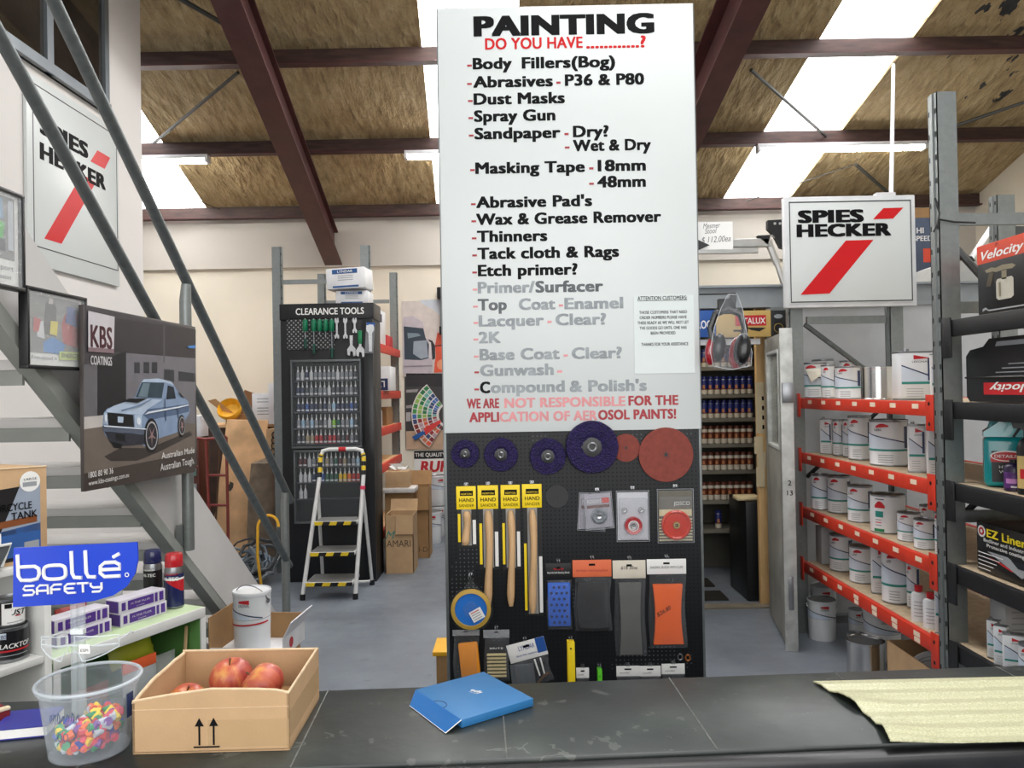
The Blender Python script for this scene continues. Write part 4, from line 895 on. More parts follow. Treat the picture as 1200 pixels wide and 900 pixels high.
f.quad(pc('windscreen_light', (110, 128, 138), .15), Z3((645, 258), (668, 196), (700, 196), (688, 262)))
f.quad(pc('side_glass', (44, 52, 60), .15), Z3((776, 272), (784, 206), (812, 214), (822, 268)))
f.quad(ck, Z3((500, 333), (622, 345), (626, 402), (506, 394))); f.quad(cl, Z3((548, 352), (576, 355), (574, 382), (549, 380)))
f.quad(cl, Z3((484, 335), (499, 333), (503, 392), (482, 385))); f.quad(cl, Z3((628, 345), (662, 345), (660, 404), (630, 402)))
f.quad(pc('bumper', (92, 100, 116), .2), Z3((478, 396), (680, 412), (690, 436), (480, 420)))
f.quad(pc('valance', (46, 48, 58)), Z3((486, 422), (688, 438), (676, 482), (560, 492), (514, 474)))
f.quad(ck, Z3((538, 432), (582, 436), (582, 470), (538, 466))); f.quad(ck, Z3((515, 470), (570, 480), (566, 502), (530, 498)))
for cx, cy, a, h in ((706, 442, 34, 82), (848, 396, 18, 52)):
    f.quad(ck, Z3(*ell(cx, cy, a, h))); f.quad(pc('tyre_wall', (168, 168, 172)), Z3(*ell(cx + 2, cy, a * .82, h * .82))); f.quad(pc('rim_dark', (44, 44, 50)), Z3(*ell(cx + 2, cy, a * .72, h * .72)))
    for q in range(5): an = q * 2 * PI / 5 + .3; f.quad(pc('spoke', (150, 120, 118)), Z3((cx + 2 - 3 * math.sin(an), cy + 6 * math.cos(an)), (cx + 2 + 3 * math.sin(an), cy - 6 * math.cos(an)), (cx + 2 + a * .66 * math.cos(an), cy + h * .66 * math.sin(an))))
f.quad(pc('car_line', (70, 86, 112), .25), Z3((766, 268), (770, 268), (776, 372), (772, 372))); f.quad(pc('car_line', (70, 86, 112), .25), Z3((826, 300), (830, 299), (834, 360), (830, 361)))
f.quad(pc('car_glint', (222, 230, 238), .2), Z3((672, 344), (690, 330), (830, 306), (880, 296), (880, 300), (832, 312), (694, 338)))
f.quad(pc('car_glint', (222, 230, 238), .2), Z3((482, 394), (680, 409), (682, 414), (482, 400))); f.quad(pc('car_glint', (222, 230, 238), .2), Z3(*ell(491, 360, 6, 18))); f.quad(pc('car_glint', (222, 230, 238), .2), Z3(*ell(645, 374, 9, 18)))
f.quad(ck, Z3((828, 238), (840, 244), (862, 268), (846, 262))); f.quad(pc('hood_line', (112, 132, 160), .25), Z3((560, 322), (640, 300), (700, 272), (706, 274), (648, 304), (566, 328)))
f.quad(ck, Z3((570, 282), (600, 268), (690, 266), (640, 288)))
f.quad(pc('plate_grey', (196, 192, 196)), Z2((407, 657), (531, 685), (527, 856), (407, 848)))
mk = pc('logo_maroon', (74, 36, 44)); f.txt(mk, 'KBS', 104.5, 406, 130, 26, .04)
f.quad(pc('logo_band', (134, 112, 118)), Z2((407, 828), (528, 836), (527, 856), (407, 848)))
f.txt(pc('pale_letter', (206, 204, 206)), 'COATINGS', 104.5, 427, 129.5, 10.5, .03); pl = pc('white_letter', (230, 228, 226))
f.txt(pl, '1800 80 90 36', 102, 560.5, 131, 7, .01); f.txt(pl, 'www.kbs-coatings.com.au', 102, 569.5, 149.5, 6, .01); f.txt(pl, 'Australian Made', 188, 538, 226.5, 7.5, .01); f.txt(pl, 'Australian Tough.', 186.5, 552, 226.5, 8.5, .01)
f.quad(pc('blue_reflex', (60, 130, 200)), Z2((874, 822), (912, 818), (910, 832), (880, 832)))
f.b.build('printed_picture', t, smooth=0)
def framed(lab, pxl, pxr, pyt, pyb, fill, n):
    X = -1.530; A, B_ = atx(pxl, pyt, X), atx(pxr, pyb, X); zt, zb = A.z, atx(pxl, pyb, X).z
    o = Vector((X, A.y, zb)); W_, H_ = B_.y - A.y, zt - zb; t = thing('framed_picture', lab, 'picture', o, group='framed racing pictures on the stair')
    b = MB(); e = .012
    for (a, c, d, g_) in ((0, W_, 0, e), (0, W_, H_ - e, H_), (0, e, e, H_ - e), (W_ - e, W_, e, H_ - e)): b.box(black, -.018, .012, a, c, d, g_, .002)
    b.build('frame', t); b = MB(); b.box(paper, -.016, -.004, e, W_ - e, e, H_ - e); b.build('mount', t)
    f = Flat(X, o); f.b = MB()
    q = lambda m, pts: (setattr(f, 'k', f.k + 1), f.b.poly(m, [(-.003 + .0003 * f.k, u * W_, v * H_) for u, v in pts]))
    fill(q, f, W_, H_); f.b.build('photograph', t, smooth=0)
    b = MB(); b.box(clear('picture_glass', (230, 234, 236), .08, .04), .008, .0085, e, W_ - e, e, H_ - e); b.build('glass', t)
def fillA(q, f, W_, H_):
    q(pc('track_grey', (128, 126, 122)), [(.09, .2), (.91, .2), (.91, .92), (.09, .92)])
    q(pc('kart_dark', (60, 56, 52)), [(.3, .45), (.5, .42), (.52, .8), (.42, .9), (.34, .82)]); q(pc('kart_red', (178, 52, 46)), [(.62, .35), (.88, .3), (.88, .75), (.7, .8), (.6, .6)])
    q(pc('kart_bluish', (60, 130, 196)), [(.3, .22), (.62, .2), (.66, .34), (.45, .42), (.3, .34)]); q(pc('kart_yellow', (222, 206, 60)), [(.4, .45), (.52, .44), (.54, .62), (.42, .62)])
    q(pc('kart_white', (214, 214, 216)), [(.2, .4), (.32, .38), (.3, .6), (.2, .6)]); q(pc('kart_blue2', (66, 86, 150)), [(.66, .62), (.86, .58), (.84, .84), (.7, .84)]); q(pc('kart_red2', (190, 70, 60)), [(.14, .46), (.22, .46), (.26, .62), (.15, .64)]); q(pc('head', (206, 196, 190)), [(.38, .84), (.45, .83), (.46, .9), (.4, .91)])
    q(pc('lime_box', (206, 222, 110)), [(.55, .13), (.9, .14), (.9, .25), (.55, .24)])
    f.b.text(ink, 'First-placed in', T(.002, .1 * W_, .12 * H_) @ RX, w=.4 * W_, h=.012, bold=0); f.b.text(ink, 'ENERGY', T(.002, .58 * W_, .16 * H_) @ RX, w=.3 * W_, h=.016)
def fillB(q, f, W_, H_):
    q(pc('track_grey2', (120, 118, 116)), [(.06, .3), (.9, .3), (.9, .93), (.06, .93)]); q(pc('kart_green', (70, 176, 60)), [(.5, .5), (.72, .48), (.76, .66), (.6, .7)]); q(pc('kart_sky', (110, 150, 180)), [(.4, .72), (.74, .7), (.72, .9), (.42, .9)])
    q(pc('kart_tyre', (44, 44, 46)), [(.64, .38), (.76, .38), (.76, .5), (.64, .5)]); q(pc('pale_post', (180, 184, 190)), [(.8, .4), (.88, .4), (.88, .9), (.8, .9)]); q(pc('kart_red3', (196, 60, 56)), [(.56, .68), (.66, .66), (.66, .72), (.58, .74)])
    f.b.text(ink, 'for your support', T(.002, .12 * W_, .19 * H_) @ RX, w=.74 * W_, h=.016); f.b.text(ink, 'this season', T(.002, .4 * W_, .1 * H_) @ RX, w=.42 * W_, h=.014)
framed('black framed kart racing picture with a lime box, hung on the stair side', 27.5, 99.5, 334, 431.5, fillA, 0)
framed('black framed picture higher on the stair side with a green kart', -62, 26.0, 195, 325, fillB, 1)
# ------------------------------------------------------------------ the two white trade signs
def spies(f, S, H_, para, slash, hh):
    f.txt(ink, 'SPIES', *S, hh, .085); f.txt(ink, 'HECKER', *H_, hh, .085); f.quad(signred, para); f.quad(signred, slash)
XS = -2.598; A = atx(33, 290, XS); B_ = atx(140.5, 336, XS); zt = atx(137.5, 152, XS).z; o = Vector((XS, A.y, B_.z))
t = thing('wall_sign', 'square white sign with red slash screwed to the white wall under the office window', 'sign', o)
L_ = B_.y - A.y; H_ = zt - B_.z
b = MB(); b.box(signw, -.02, 0, 0, L_, 0, H_, .002); b.build('sign_panel', t)
b = MB(); e = .05
for (a, c, d, g_) in ((e, L_ - .02, e * 2, e * 2 + .006), (e, L_ - .02, H_ - e, H_ - e + .006), (e, e + .006, e * 2, H_ - e), (L_ - .026, L_ - .02, e * 2, H_ - e)): b.box(mat('dark_border_line', (50, 50, 54), .5), 0.0002, .0012, a, c, d, g_)
b.build('border_line', t)
f = Flat(XS, o); spies(f, (46.5, 155, 103), (46.5, 185, 123.5), [(114, 176), (129, 185), (122.5, 198), (106, 189)], [(51.7, 279.5), (72, 285.7), (112, 214), (96, 204)], 19); f.b.build('lettering', t, smooth=0)
YH = 4.9; A, B_ = at(921, 361, YH), at(1075, 358.5, YH); zt = at(1000, 229.5, YH).z; o = Vector((A.x, YH, A.z)); W_, H_ = B_.x - A.x, zt - A.z
t = thing('hanging_sign', 'white lightbox sign with red slash hanging on a rod over the tin shelves', 'sign', o)
b = MB(); b.box(mat('white_lightbox_case', (216, 218, 220), .4), 0, W_, .0, .05, 0, H_, .006); b.build('lightbox_case', t)
b = MB(); b.box(signw, .024, W_ - .024, -.006, -.0003, .026, H_ - .026, .001); b.build('sign_panel', t)
b = MB()
for (a, c, d, g_) in ((.03, W_ - .03, .032, .039), (.03, W_ - .03, H_ - .04, H_ - .033), (.03, .036, .04, H_ - .04), (W_ - .036, W_ - .03, .04, H_ - .04)): b.box(MATS['dark_border_line'], a, c, -.0075, -.0063, d, g_)
b.build('border_line', t)
f = Flaty(YH - .006, o); spies(f, (935, 261, 1012.5), (933.5, 277.5, 1044.5), [(1035, 244), (1058.5, 243.3), (1046.5, 256.2), (1023, 257)], [(938, 345.5), (972, 344), (1023.5, 281), (991, 282)], 14); oo = f.b.build('lettering', t, smooth=0); oo.location.y = -.0065
b = MB(); q = at(1047, 76, 6.46) - o; b.tube(white, [(q.x, q.y, q.z), (at(1047, 228, YH).x - o.x, .03, H_ + .002)], .014, 8); b.box(white, W_ - .24, W_ - .12, .005, .055, H_ + .0005, H_ + .02); b.build('hanger_rod', t)
# ================================================================== shelves at the counter's end
UA = math.atan2(.917, .4)
lime = mat('green_shelf_lining', (104, 156, 84), .6, var=.08); palegreen = mat('pale_green_shelf_top', (186, 206, 164), .5, var=.08); wl = mat('white_shelf_edge', (222, 222, 218), .5)
P1 = Vector((-1.26, 2.07, 0))
t = thing('display_shelf', 'low shelf unit with green lining and white edges below the spray cans', 'shelf', P1, UA)
b = MB(); b.box(palegreen, 0, .53, 0, .3, .885, .9, .001); b.box(wl, 0, .53, -.006, -.0005, .868, .9, .001); b.build('top_board', t)
for x in (0.0, .512):
    b = MB(); b.box(lime, x, x + .018, 0, .3, .02, .884); b.box(wl, x - .001, x + .019, -.006, -.0005, .02, .8675); b.build('side_panel', t)
b = MB(); b.box(lime, .0185, .5115, .29, .3, .02, .884); b.build('back_panel', t)
for z in (.02, .58):
    b = MB(); b.box(lime, .0185, .5115, 0, .289, z, z + .018); b.box(wl, .0185, .5115, -.006, -.0005, z - .004, z + .022); b.build('shelf_board', t)
MA = Matrix.Translation(P1) @ rz(UA)
t = thing('shelf_unit', 'white shelf unit with a tall end panel holding black tins and a carton', 'shelf', P1, UA)
b = MB(); b.box(wl, -.028, -.008, -.01, .34, 0, 1.15, .002); b.build('end_panel', t)
for z in (1.15, .90, .5, .1):
    b = MB(); b.box(wl, -.75, -.03 if z < 1.1 else -.008, -.01, .34, z, z + .018, .001); b.build('shelf_board', t)
b = MB(); b.box(mat('grey_back_panel', (150, 152, 150), .7), -.75, -.03, .33, .339, .12, 1.149); b.build('back_panel', t)
def onA(x, y, z): return MA @ Vector((x, y, z))
# motorcycle tank kit carton
t = thing('carton', 'brown carton with a black and blue tank kit label on the white shelf unit', 'carton', onA(.004, .02, 1.1685), UA)
b = MB(); b.box(card, -.36, 0, 0, .2, 0, .25, .002); b.tube(carde, [(-.36, .0, .249), (-.2, -.001, .254), (-.1, -.001, .252), (0, 0, .249)], .002, 5); b.build('carton_body', t)
b = MB(); lf = lambda m, pts, k=1: b.poly(m, [(x, -.0008 - .0004 * k, z) for x, z in pts])
lf(pc('black_label', (26, 24, 28)), [(-.34, .01), (-.02, .01), (-.02, .205), (-.34, .19)]); lf(pc('silver_label', (150, 160, 176)), [(-.13, .08), (-.02, .08), (-.02, .205), (-.075, .203)], 2)
lf(pc('blue_label', (50, 92, 156)), [(-.2, .02), (-.02, .02), (-.02, .1), (-.2, .085)], 2); lf(paper, [(-.32, .03), (-.125, .03), (-.125, .088), (-.32, .08)], 3); lf(pc('rust_label', (130, 74, 40)), [(-.3, .092), (-.03, .104), (-.03, .122), (-.3, .108)], 4)
for k, c in enumerate((ink, redp, ink, ink)): lf(greyp if k == 0 else c, [(-.2, .076 - k * .012), (-.135, .078 - k * .012), (-.135, .074 - k * .012), (-.2, .072 - k * .012)], 5)
b.text(ink, 'MOTORCYCLE', T(-.19, -.004, .142) @ FR, w=.145, h=.019, bold=.02); b.text(ink, 'TANK', T(-.1, -.004, .118) @ FR, w=.07, h=.019, bold=.02)
lf(greyp, [(-.065, .03), (-.025, .03), (-.025, .055), (-.065, .055)], 3); lf(paper, ell(-.048, .213, .028, .027), 4); b.text(ink, 'LARGE', T(-.066, -.005, .217) @ FR, w=.035, h=.006); lf(greyp, [(-.068, .2), (-.03, .2), (-.03, .212), (-.068, .212)], 5)
b.build('printed_label', t, smooth=0)
t = thing('wedge_stand', 'white edged dark panel leaning at the end of the white shelf unit', 'panel', onA(-.19, -.012, 1.1755), UA)
b = MB(); M = rx(rad(-18)); b.box(mat('dark_grey_panel', (66, 70, 74), .3), -.09, .06, -.008, 0, 0, .0, M=M); b.prism(MATS['dark_grey_panel'], [(-.1, 0), (.05, 0), (.085, .055), (-.1, .055)], .006, M @ FR); b.build('panel', t)
b = MB(); b.tube(wl, [M @ Vector((.05, -.001, .0)), M @ Vector((.085, -.001, .055)), M @ Vector((-.1, -.001, .055))], .004, 6); b.build('white_edge', t)
# tins on the white unit
def plain_tin(name, lab, loc, r, h, body, lidm, marks, rot=0):
    t = thing(name, lab, 'tin', loc, rot)
    b = MB(); b.lathe(body, [(0, 0), (r * .97, 0, dsilver), (r, .003, dsilver), (r, .008, dsilver), (r * .985, .010, body), (r * .985, h - .008, body), (r * 1.0, h - .006, dsilver), (r, h, dsilver), (r * .93, h + .001, dsilver), (r * .9, h - .006, dsilver)], 28); b.build('tin_body', t)
    b = MB(); b.lathe(lidm, [(0, h - .005), (r * .7, h - .005), (r * .72, h - .003), (r * .88, h - .003), (r * .9, h - .0055)], 28); b.build('tin_lid', t)
    b = MB(); marks(b, r * .985 + .0006, h); b.build('tin_label', t)
    return t
tinblack = mat('black_tin_lacquer', (24, 24, 28), .3, var=.1, coat=.3)
def mk1(b, r, h):
    b.wrap(tinblack, r, -1.5, 1.5, .008, h - .01); w_ = cylwarp(r + .0006); b.text(paper, 'BLACKTOP', T(0, 0, h * .42), h=.012, al='C', bold=.02, warp=w_, shear=.2); b.wrap(redp, r + .0004, -1.1, 1.1, h * .32, h * .37); b.wrap(palep, r + .0004, -.9, -.4, h * .7, h * .88)
    b.wrap(greyp, r + .0004, -.8, .8, h * .2, h * .22); b.text(navy, 'KBS', T(-r * .62, 0, h * .74) , h=.01, al='C', warp=cylwarp(r + .0008))
def mk2(b, r, h):
    b.wrap(paper, r, -.55, 1.3, .006, h - .01); b.text(ink, 'RUST', T(r * .3, 0, h * .42), h=.014, al='C', bold=.03, shear=.25, warp=cylwarp(r + .0005)); b.wrap(redp, r + .0004, .3, .7, h * .36, h * .4); b.wrap(ink, r + .0004, -.35, .1, h * .68, h * .84); b.wrap(greyp, r + .0004, -.2, .9, h * .15, h * .18)
p = onA(-.078, .06, .919); plain_tin('paint_tin', 'black tin with red banded label on the white unit, under a smaller tin', p, .046, .088, tinblack, dsilver, mk1, rad(50))
plain_tin('paint_tin', 'small dark tin with a white rust label stacked on the black tin', p + Vector((0.002, 0, .0895)), .036, .072, tinblack, dsilver, mk2, rad(38))
p = onA(-.25, .09, .919); plain_tin('paint_tin', 'black tin behind on the white unit, mostly out of the picture', p, .046, .088, tinblack, dsilver, mk1, rad(30))
# aerosol cans
def spray(name, lab, loc, r, h, capm, bands, txt, group=None, rot=0, n=20):
    t = thing(name, lab, 'spray can', loc, rot, group)
    ch = h * .24; zb = h - ch
    b = MB(); pr = [(0, .002, dsilver), (r * .9, 0, dsilver), (r, .003, dsilver), (r, .006, dsilver)]
    z0 = .006
    for z1, m in bands: pr += [(r, z0 + (zb - .02 - .006) * z1, m)]
    pr += [(r * 1.0, zb - .012, dsilver), (r * .9, zb, dsilver)]; b.lathe(bands[0][1], pr, n)
    if txt:
        for s, m, z, hh in txt: b.text(m, s, T(0, 0, h * z), h=hh, al='C', bold=.03, warp=cylwarp(r + .0006))
    b.build('can_body', t)
    b = MB(); b.lathe(capm, [(r * .93, zb + .0005), (r * .96, zb + .002), (r * .9, h - .006), (r * .8, h), (0, h)], n); b.build('cap', t)
    return t
spr_w = mat('white_can_print', (224, 224, 222), .3); spr_n = mat('dark_blue_can_print', (32, 38, 84), .25, coat=.3); spr_r = mat('red_can_print', (192, 36, 44), .25, coat=.3)
p = atz(204.5, 711, .9006); t = spray('spray_can', 'red capped blue spray can at the end of the green lined shelf', p, .0305, .178, spr_r, [(.45, spr_n), (.8, spr_r), (.86, paper), (.98, spr_n)], [('HI-TEC', paper, .52, .012), ('TRANSTECH', spr_r, .62, .006)], 'spray cans on the green lined shelf')
b = MB(); b.wrap(spr_n, .0309, -1.5, 1.5, .05, lambda a: .062 + .045 * a if False else .05 + .06 * (1 - a), 16); b.build('diagonal_band', t)
p = atz(179.5, 707, .9006); spray('spray_can', 'navy capped black and white spray can next to the red capped can', p, .030, .181, spr_n, [(.42, spr_w), (.98, mat('black_can_print', (20, 20, 24), .3))], [('HI-TEC', paper, .53, .010), ('KAR-NAUBA', paper, .64, .005)], 'spray cans on the green lined shelf')
# purple filter boxes
purb = mat('purple_box_print', (78, 44, 134), .45); lil = mat('lilac_white_box', (206, 202, 212), .5)
def pbox(x, y, z, lab, nlab):
    t = thing('abrasive_box', lab, 'box', onA(x, y, z), UA, group='purple and white boxes on the green lined shelf')
    b = MB(); b.box(lil, 0, .17, 0, .06, 0, .04, .0006); b.build('box_body', t)
    b = MB(); fq = lambda m, a, c, d, e_: b.box(m, a, c, -.0008, -.0002, d, e_); fq(purb, .03, .125, .006, .034); fq(purb, .13, .14, .006, .034); fq(purb, .147, .163, .006, .034); fq(purb, .008, .022, .008, .032)
    b.box(purb, -.0008, -.0002, .004, .056, .003, .037); b.text(lil, '1K FINE FILLER', T(.04, -.0014, .02) @ FR, w=.07, h=.006); b.text(lil, 'STOPPER', T(.06, -.0014, .01) @ FR, w=.03, h=.003); b.build('printed_label', t)
for k, (x, y, z, lab) in enumerate(((.262, .06, .9005, 'purple and white box beside the spray cans, lower of the pair'), (.258, .062, .941, 'purple and white box beside the spray cans, upper of the pair'), (.055, .055, .9005, 'purple and white box behind the clear glasses, lower of the pair'), (.05, .058, .941, 'purple and white box behind the clear glasses, upper of the pair'))): pbox(x, y, z, lab, k)
# soft goods on and in the green shelf
def pouch(lab, x, y, z, w_, h_, d_, m, hm=None, hh=.25, rot=0., tilt=0., name='pouch', cat='pouch', clearm=None):
    t = thing(name, lab, cat, onA(x, y, z)); t.rotation_euler = (rad(tilt), 0, UA + rad(rot))
    b = MB(); n = 8; vs = []
    for s in (-1, 1):
        for j in range(n + 1):
            for i in range(n + 1):
                u, v_ = i / n * 2 - 1, j / n; bl = d_ * (max(0, 1 - u * u)) ** .5 * max(0, math.sin(PI * v_)) ** .5
                vs.append((u * w_ / 2 + random.uniform(-.002, .002), s * (bl * .5 + .001), v_ * h_ * (1 - (hh if hm else 0)) + .002 * random.random()))
    fs = []; N2 = (n + 1) ** 2
    for s in (0, 1):
        for j in range(n):
            for i in range(n): a = s * N2 + j * (n + 1) + i; q = (a, a + 1, a + n + 2, a + n + 1); fs.append(q if s == 0 else q[::-1])
    b.add(m, vs, fs); b.build('pouch_body', t, smooth=70)
    if hm:
        b = MB(); b.box(hm, -w_ / 2, w_ / 2, -.003, .003, h_ * (1 - hh) - .001, h_, .0006); b.build('header_card', t)
    if clearm:
        b = MB(); b.box(clearm, -w_ * .3, w_ * .3, -d_ * .6 - .004, -d_ * .55 - .002, h_ * .12, h_ * .45, .001); b.build('label', t)
    return t
redbag = mat('dark_red_foil', (140, 36, 30), .4, var=.2); limebag = mat('lime_yellow_pouch', (190, 196, 50), .45, var=.15); clr = mat('crinkled_clear_bag', (196, 200, 198), .3, alpha=.45, var=.1); greybag = mat('grey_filter_bag', (150, 156, 156), .6, var=.2)
pouch('dark red packet standing behind the purple boxes', .06, .2, .9005, .09, .1, .05, redbag)
pouch('crumpled clear bag behind the blue sign on the green lined shelf', .30, .19, .9005, .13, .19, .09, clr, name='clear_bag', cat='bag')
pouch('red packet behind the upper purple box', .16, .145, .9005, .1, .085, .04, redbag)
pouch('lime yellow pouch lying high inside the green lined shelf', .34, .10, .76, .16, .09, .05, limebag, tilt=-20)
pouch('red foil pouch leaning inside the green lined shelf', .40, .16, .72, .13, .13, .05, redbag, tilt=-15, rot=15)
pouch('grey paper bag with red label and orange header, inside the green lined shelf', .30, .03, .6, .12, .20, .05, greybag, mat('orange_header', (226, 96, 48), .5), .16, clearm=redbag)
pouch('clear bag slumped at the side wall of the green lined shelf', .41, .07, .6, .12, .17, .07, clr, name='clear_bag', cat='bag')
pouch('brown packet low in the green lined shelf', .15, .06, .6, .13, .16, .06, mat('brown_packet', (120, 66, 44), .5, var=.2), tealp if False else None)
b = MB(); b.tube(pine, [(0, 0, 0), (.02, .0, .24)], .006, 6); tag(b.build('wooden_stick', loc=onA(.482, .05, .5985), rotz=UA), 'thin wooden stick standing inside the green lined shelf', 'stick')
# ================================================================== clearance tool cabinet
YC = 6.55
cl_, cr_ = at(333, 681, YC), at(442, 681, YC); XA, XB = cl_.x, cr_.x; WC = XB - XA; ZC = at(385, 355.5, YC).z
t = thing('tool_cabinet', 'tall black clearance tools cabinet with bottle trays behind the step ladder', 'cabinet', (XA, YC, 0)); CAB = t
def cz(py, px=385): return at(px, py, YC).z
def cx(px, py=450): return at(px, py, YC).x - XA
b = MB(); b.box(blackm, 0, WC, .0, .34, .0, ZC - .14, .004); b.build('cabinet_body', t)
b = MB(); b.box(black, -.006, WC + .006, -.006, .34, ZC - .138, ZC, .004); b.text(paper, 'CLEARANCE TOOLS', T(cx(348), -.0072, cz(368.5) ) @ FR, w=cx(428) - cx(348), h=.056, bold=.03); b.build('header_sign', t)
b = MB(); b.box(mat('black_gloss_side_strip', (26, 27, 30), .3), WC - .092, WC, -.02, -.0005, .0, ZC - .14, .003); b.build('side_strip', t)
holes = mat('perforated_grey_panel', (44, 46, 50), .5, var=0)
g = G(holes); v = g.coord(); sx = g.n('ShaderNodeSeparateXYZ'); g.nt.links.new(v, sx.inputs[0])
fx = g.m('SUBTRACT', g.m('FRACT', g.m('MULTIPLY', g.m('ADD', sx.outputs[0], sx.outputs[2]), 26)), .5); fz = g.m('SUBTRACT', g.m('FRACT', g.m('MULTIPLY', g.m('SUBTRACT', sx.outputs[0], sx.outputs[2]), 26)), .5)
g.to(g.mix(g.m('LESS_THAN', g.m('ADD', g.m('MULTIPLY', fx, fx), g.m('MULTIPLY', fz, fz)), .06), (28, 29, 32), (150, 152, 150)), 'Base Color')
b = MB(); b.box(holes, cx(337.5), cx(393), -.006, -.0005, cz(409), cz(373)); b.build('perforated_panel', t)
# trays
trays = [(343, 424.5, 421.5, 524.5), (345, 425.5, 526.5, 612)]
rows = [(445, 0), (463, 0), (482, 0), (501, 0), (519, 0), (546, 1), (564, 1), (583, 1)]
for (a, c, y0, y1) in trays:
    b = MB(); xa, xc, z1, z0 = cx(a), cx(c), cz(y0), cz(y1)
    for (p, q, r, s) in ((xa, xc, z1 - .02, z1), (xa, xc, z0, z0 + .015), (xa, xa + .012, z0 + .015, z1 - .02), (xc - .012, xc, z0 + .015, z1 - .02)): b.box(mat('grey_tray_edge', (96, 100, 102), .35, .4), p, q, -.062, -.0005, r, s, .001)
    b.build('tray_frame', t)
    b = MB(); b.box(clear('tray_acrylic', (170, 176, 180), .05, .06, .3), xa + .012, xc - .012, -.058, -.056, z0 + .016, z1 - .021); b.build('tray_cover', t)
for (y, k) in rows:
    b = MB(); a, c = trays[k][:2]; b.box(mat('tray_ledge', (66, 70, 74), .4, .3), cx(a) + .014, cx(c) - .014, -.05, -.0005, cz(y) - .012, cz(y) - .002); b.build('tray_ledge', t)
# bottles
def bottle_proto(m, nm):
    b = MB(); cap = mat('white_bottle_tip', (226, 226, 228), .4)
    b.lathe(m, [(0, 0), (.0150, 0), (.0155, .004), (.0155, .062), (.013, .068), (.008, .070), (.007, .085, cap), (.004, .088, cap), (.003, .118, cap), (0, .118, cap)], 10)
    b.wrap(mat('bottle_foot_label', (200, 200, 204), .5), .0159, -1.2, 1.2, .008, .022, 5)
    return b
cols = dict(white=(196, 198, 202), grey=(132, 136, 142), charcoal=(70, 74, 80), navy=(44, 54, 84), blue=(52, 84, 150), sky=(146, 180, 206), green=(36, 92, 74), lime=(130, 184, 50), yellow=(216, 176, 40), orange=(220, 110, 40), red=(170, 36, 40), maroon=(90, 40, 48), tan=(160, 146, 120))
rowspec = ['grey white navy white grey grey grey grey grey white grey grey grey charcoal', 'navy navy charcoal grey charcoal grey grey white charcoal charcoal charcoal grey grey charcoal', 'navy navy blue navy navy charcoal navy grey sky navy navy navy blue navy', 'grey sky grey sky grey charcoal grey white lime green grey grey sky charcoal', 'charcoal charcoal tan tan red red maroon red red maroon charcoal maroon grey charcoal', 'maroon maroon white grey charcoal grey tan grey green maroon tan charcoal grey sky', 'white white white navy navy blue green green green yellow yellow orange red red', 'white white']
rown = ['top row', 'second row', 'third row', 'fourth row', 'fifth row', 'sixth row', 'seventh row', 'lowest row']
PB = {}
for r, spec in enumerate(rowspec):
    sp = spec.split(); y, k = rows[r]; x0 = cx(349.5 if k == 0 else 351); st = (cx(421) - cx(349.5)) / 13.9
    for j, cn in enumerate(sp):
        side = 'stairs'
        lab = '%s touch-up bottle, %s from the stairs in the %s of the tool cabinet' % (cn, ORD[j], rown[r])
        loc = (XA + x0 + st * (j + .2), YC - .028, cz(y) - .0018)
        if cn not in PB: PB[cn] = bottle_proto(mat('bottle_' + cn, cols[cn], .3, var=.1, coat=.3), cn).build('touch_up_bottle', loc=loc); o = PB[cn]
        else: o = PB[cn].copy(); COL.objects.link(o); o.location = loc
        tag(o, lab, 'bottle', 'touch-up bottles in the tool cabinet')
# hanging tools
gtool = mat('green_tool_grip', (12, 112, 76), .35, var=.05)
def at_c(px, py): v = at(px, py, YC - .03); return Vector((v.x, YC - .03, v.z))
def sdriver(px, y0, y1, lab, big=True):
    p = at_c(px, y0); L_ = p.z - at_c(px, y1).z; tt = thing('screwdriver', lab, 'screwdriver', p, group='green screwdrivers on the tool cabinet')
    b = MB(); b.lathe(gtool, [(0, 0), (.017, -.004), (.022, -.03), (.022, -.09), (.014, -.105), (0, -.105)], 10, Matrix.Identity(4)); b.build('handle', tt)
    b = MB(); b.cyl(chrome, (0, 0, -.1055), (0, 0, -L_), .005, n=8); b.build('shaft', tt)
    if big:
        b = MB(); b.lathe(mat('dark_green_tip_sleeve', (16, 70, 56), .5), [(.0055, -L_ + .09), (.012, -L_ + .085), (.012, -L_ + .005), (.0055, -L_)], 8); b.build('tip_sleeve', tt)
    b = MB(); b.box(chrome, px * 0 - .006, .006, .001, .0235, -.004, .004); b.build('peg_clip', tt)
for px, y0, y1, lab in ((357.5, 374, 409, 'first green screwdriver of the row on the tool cabinet, next to the stairs'), (367.5, 374, 415, 'second green screwdriver of the row, long shaft'), (374.5, 374, 393, 'third green screwdriver of the row, stubby'), (381.5, 374, 396, 'fourth green screwdriver of the row, short shaft'), (388.5, 374, 420, 'fifth green screwdriver of the row, longest, beside the spanners')): sdriver(px, y0, y1, lab, y1 > 400)
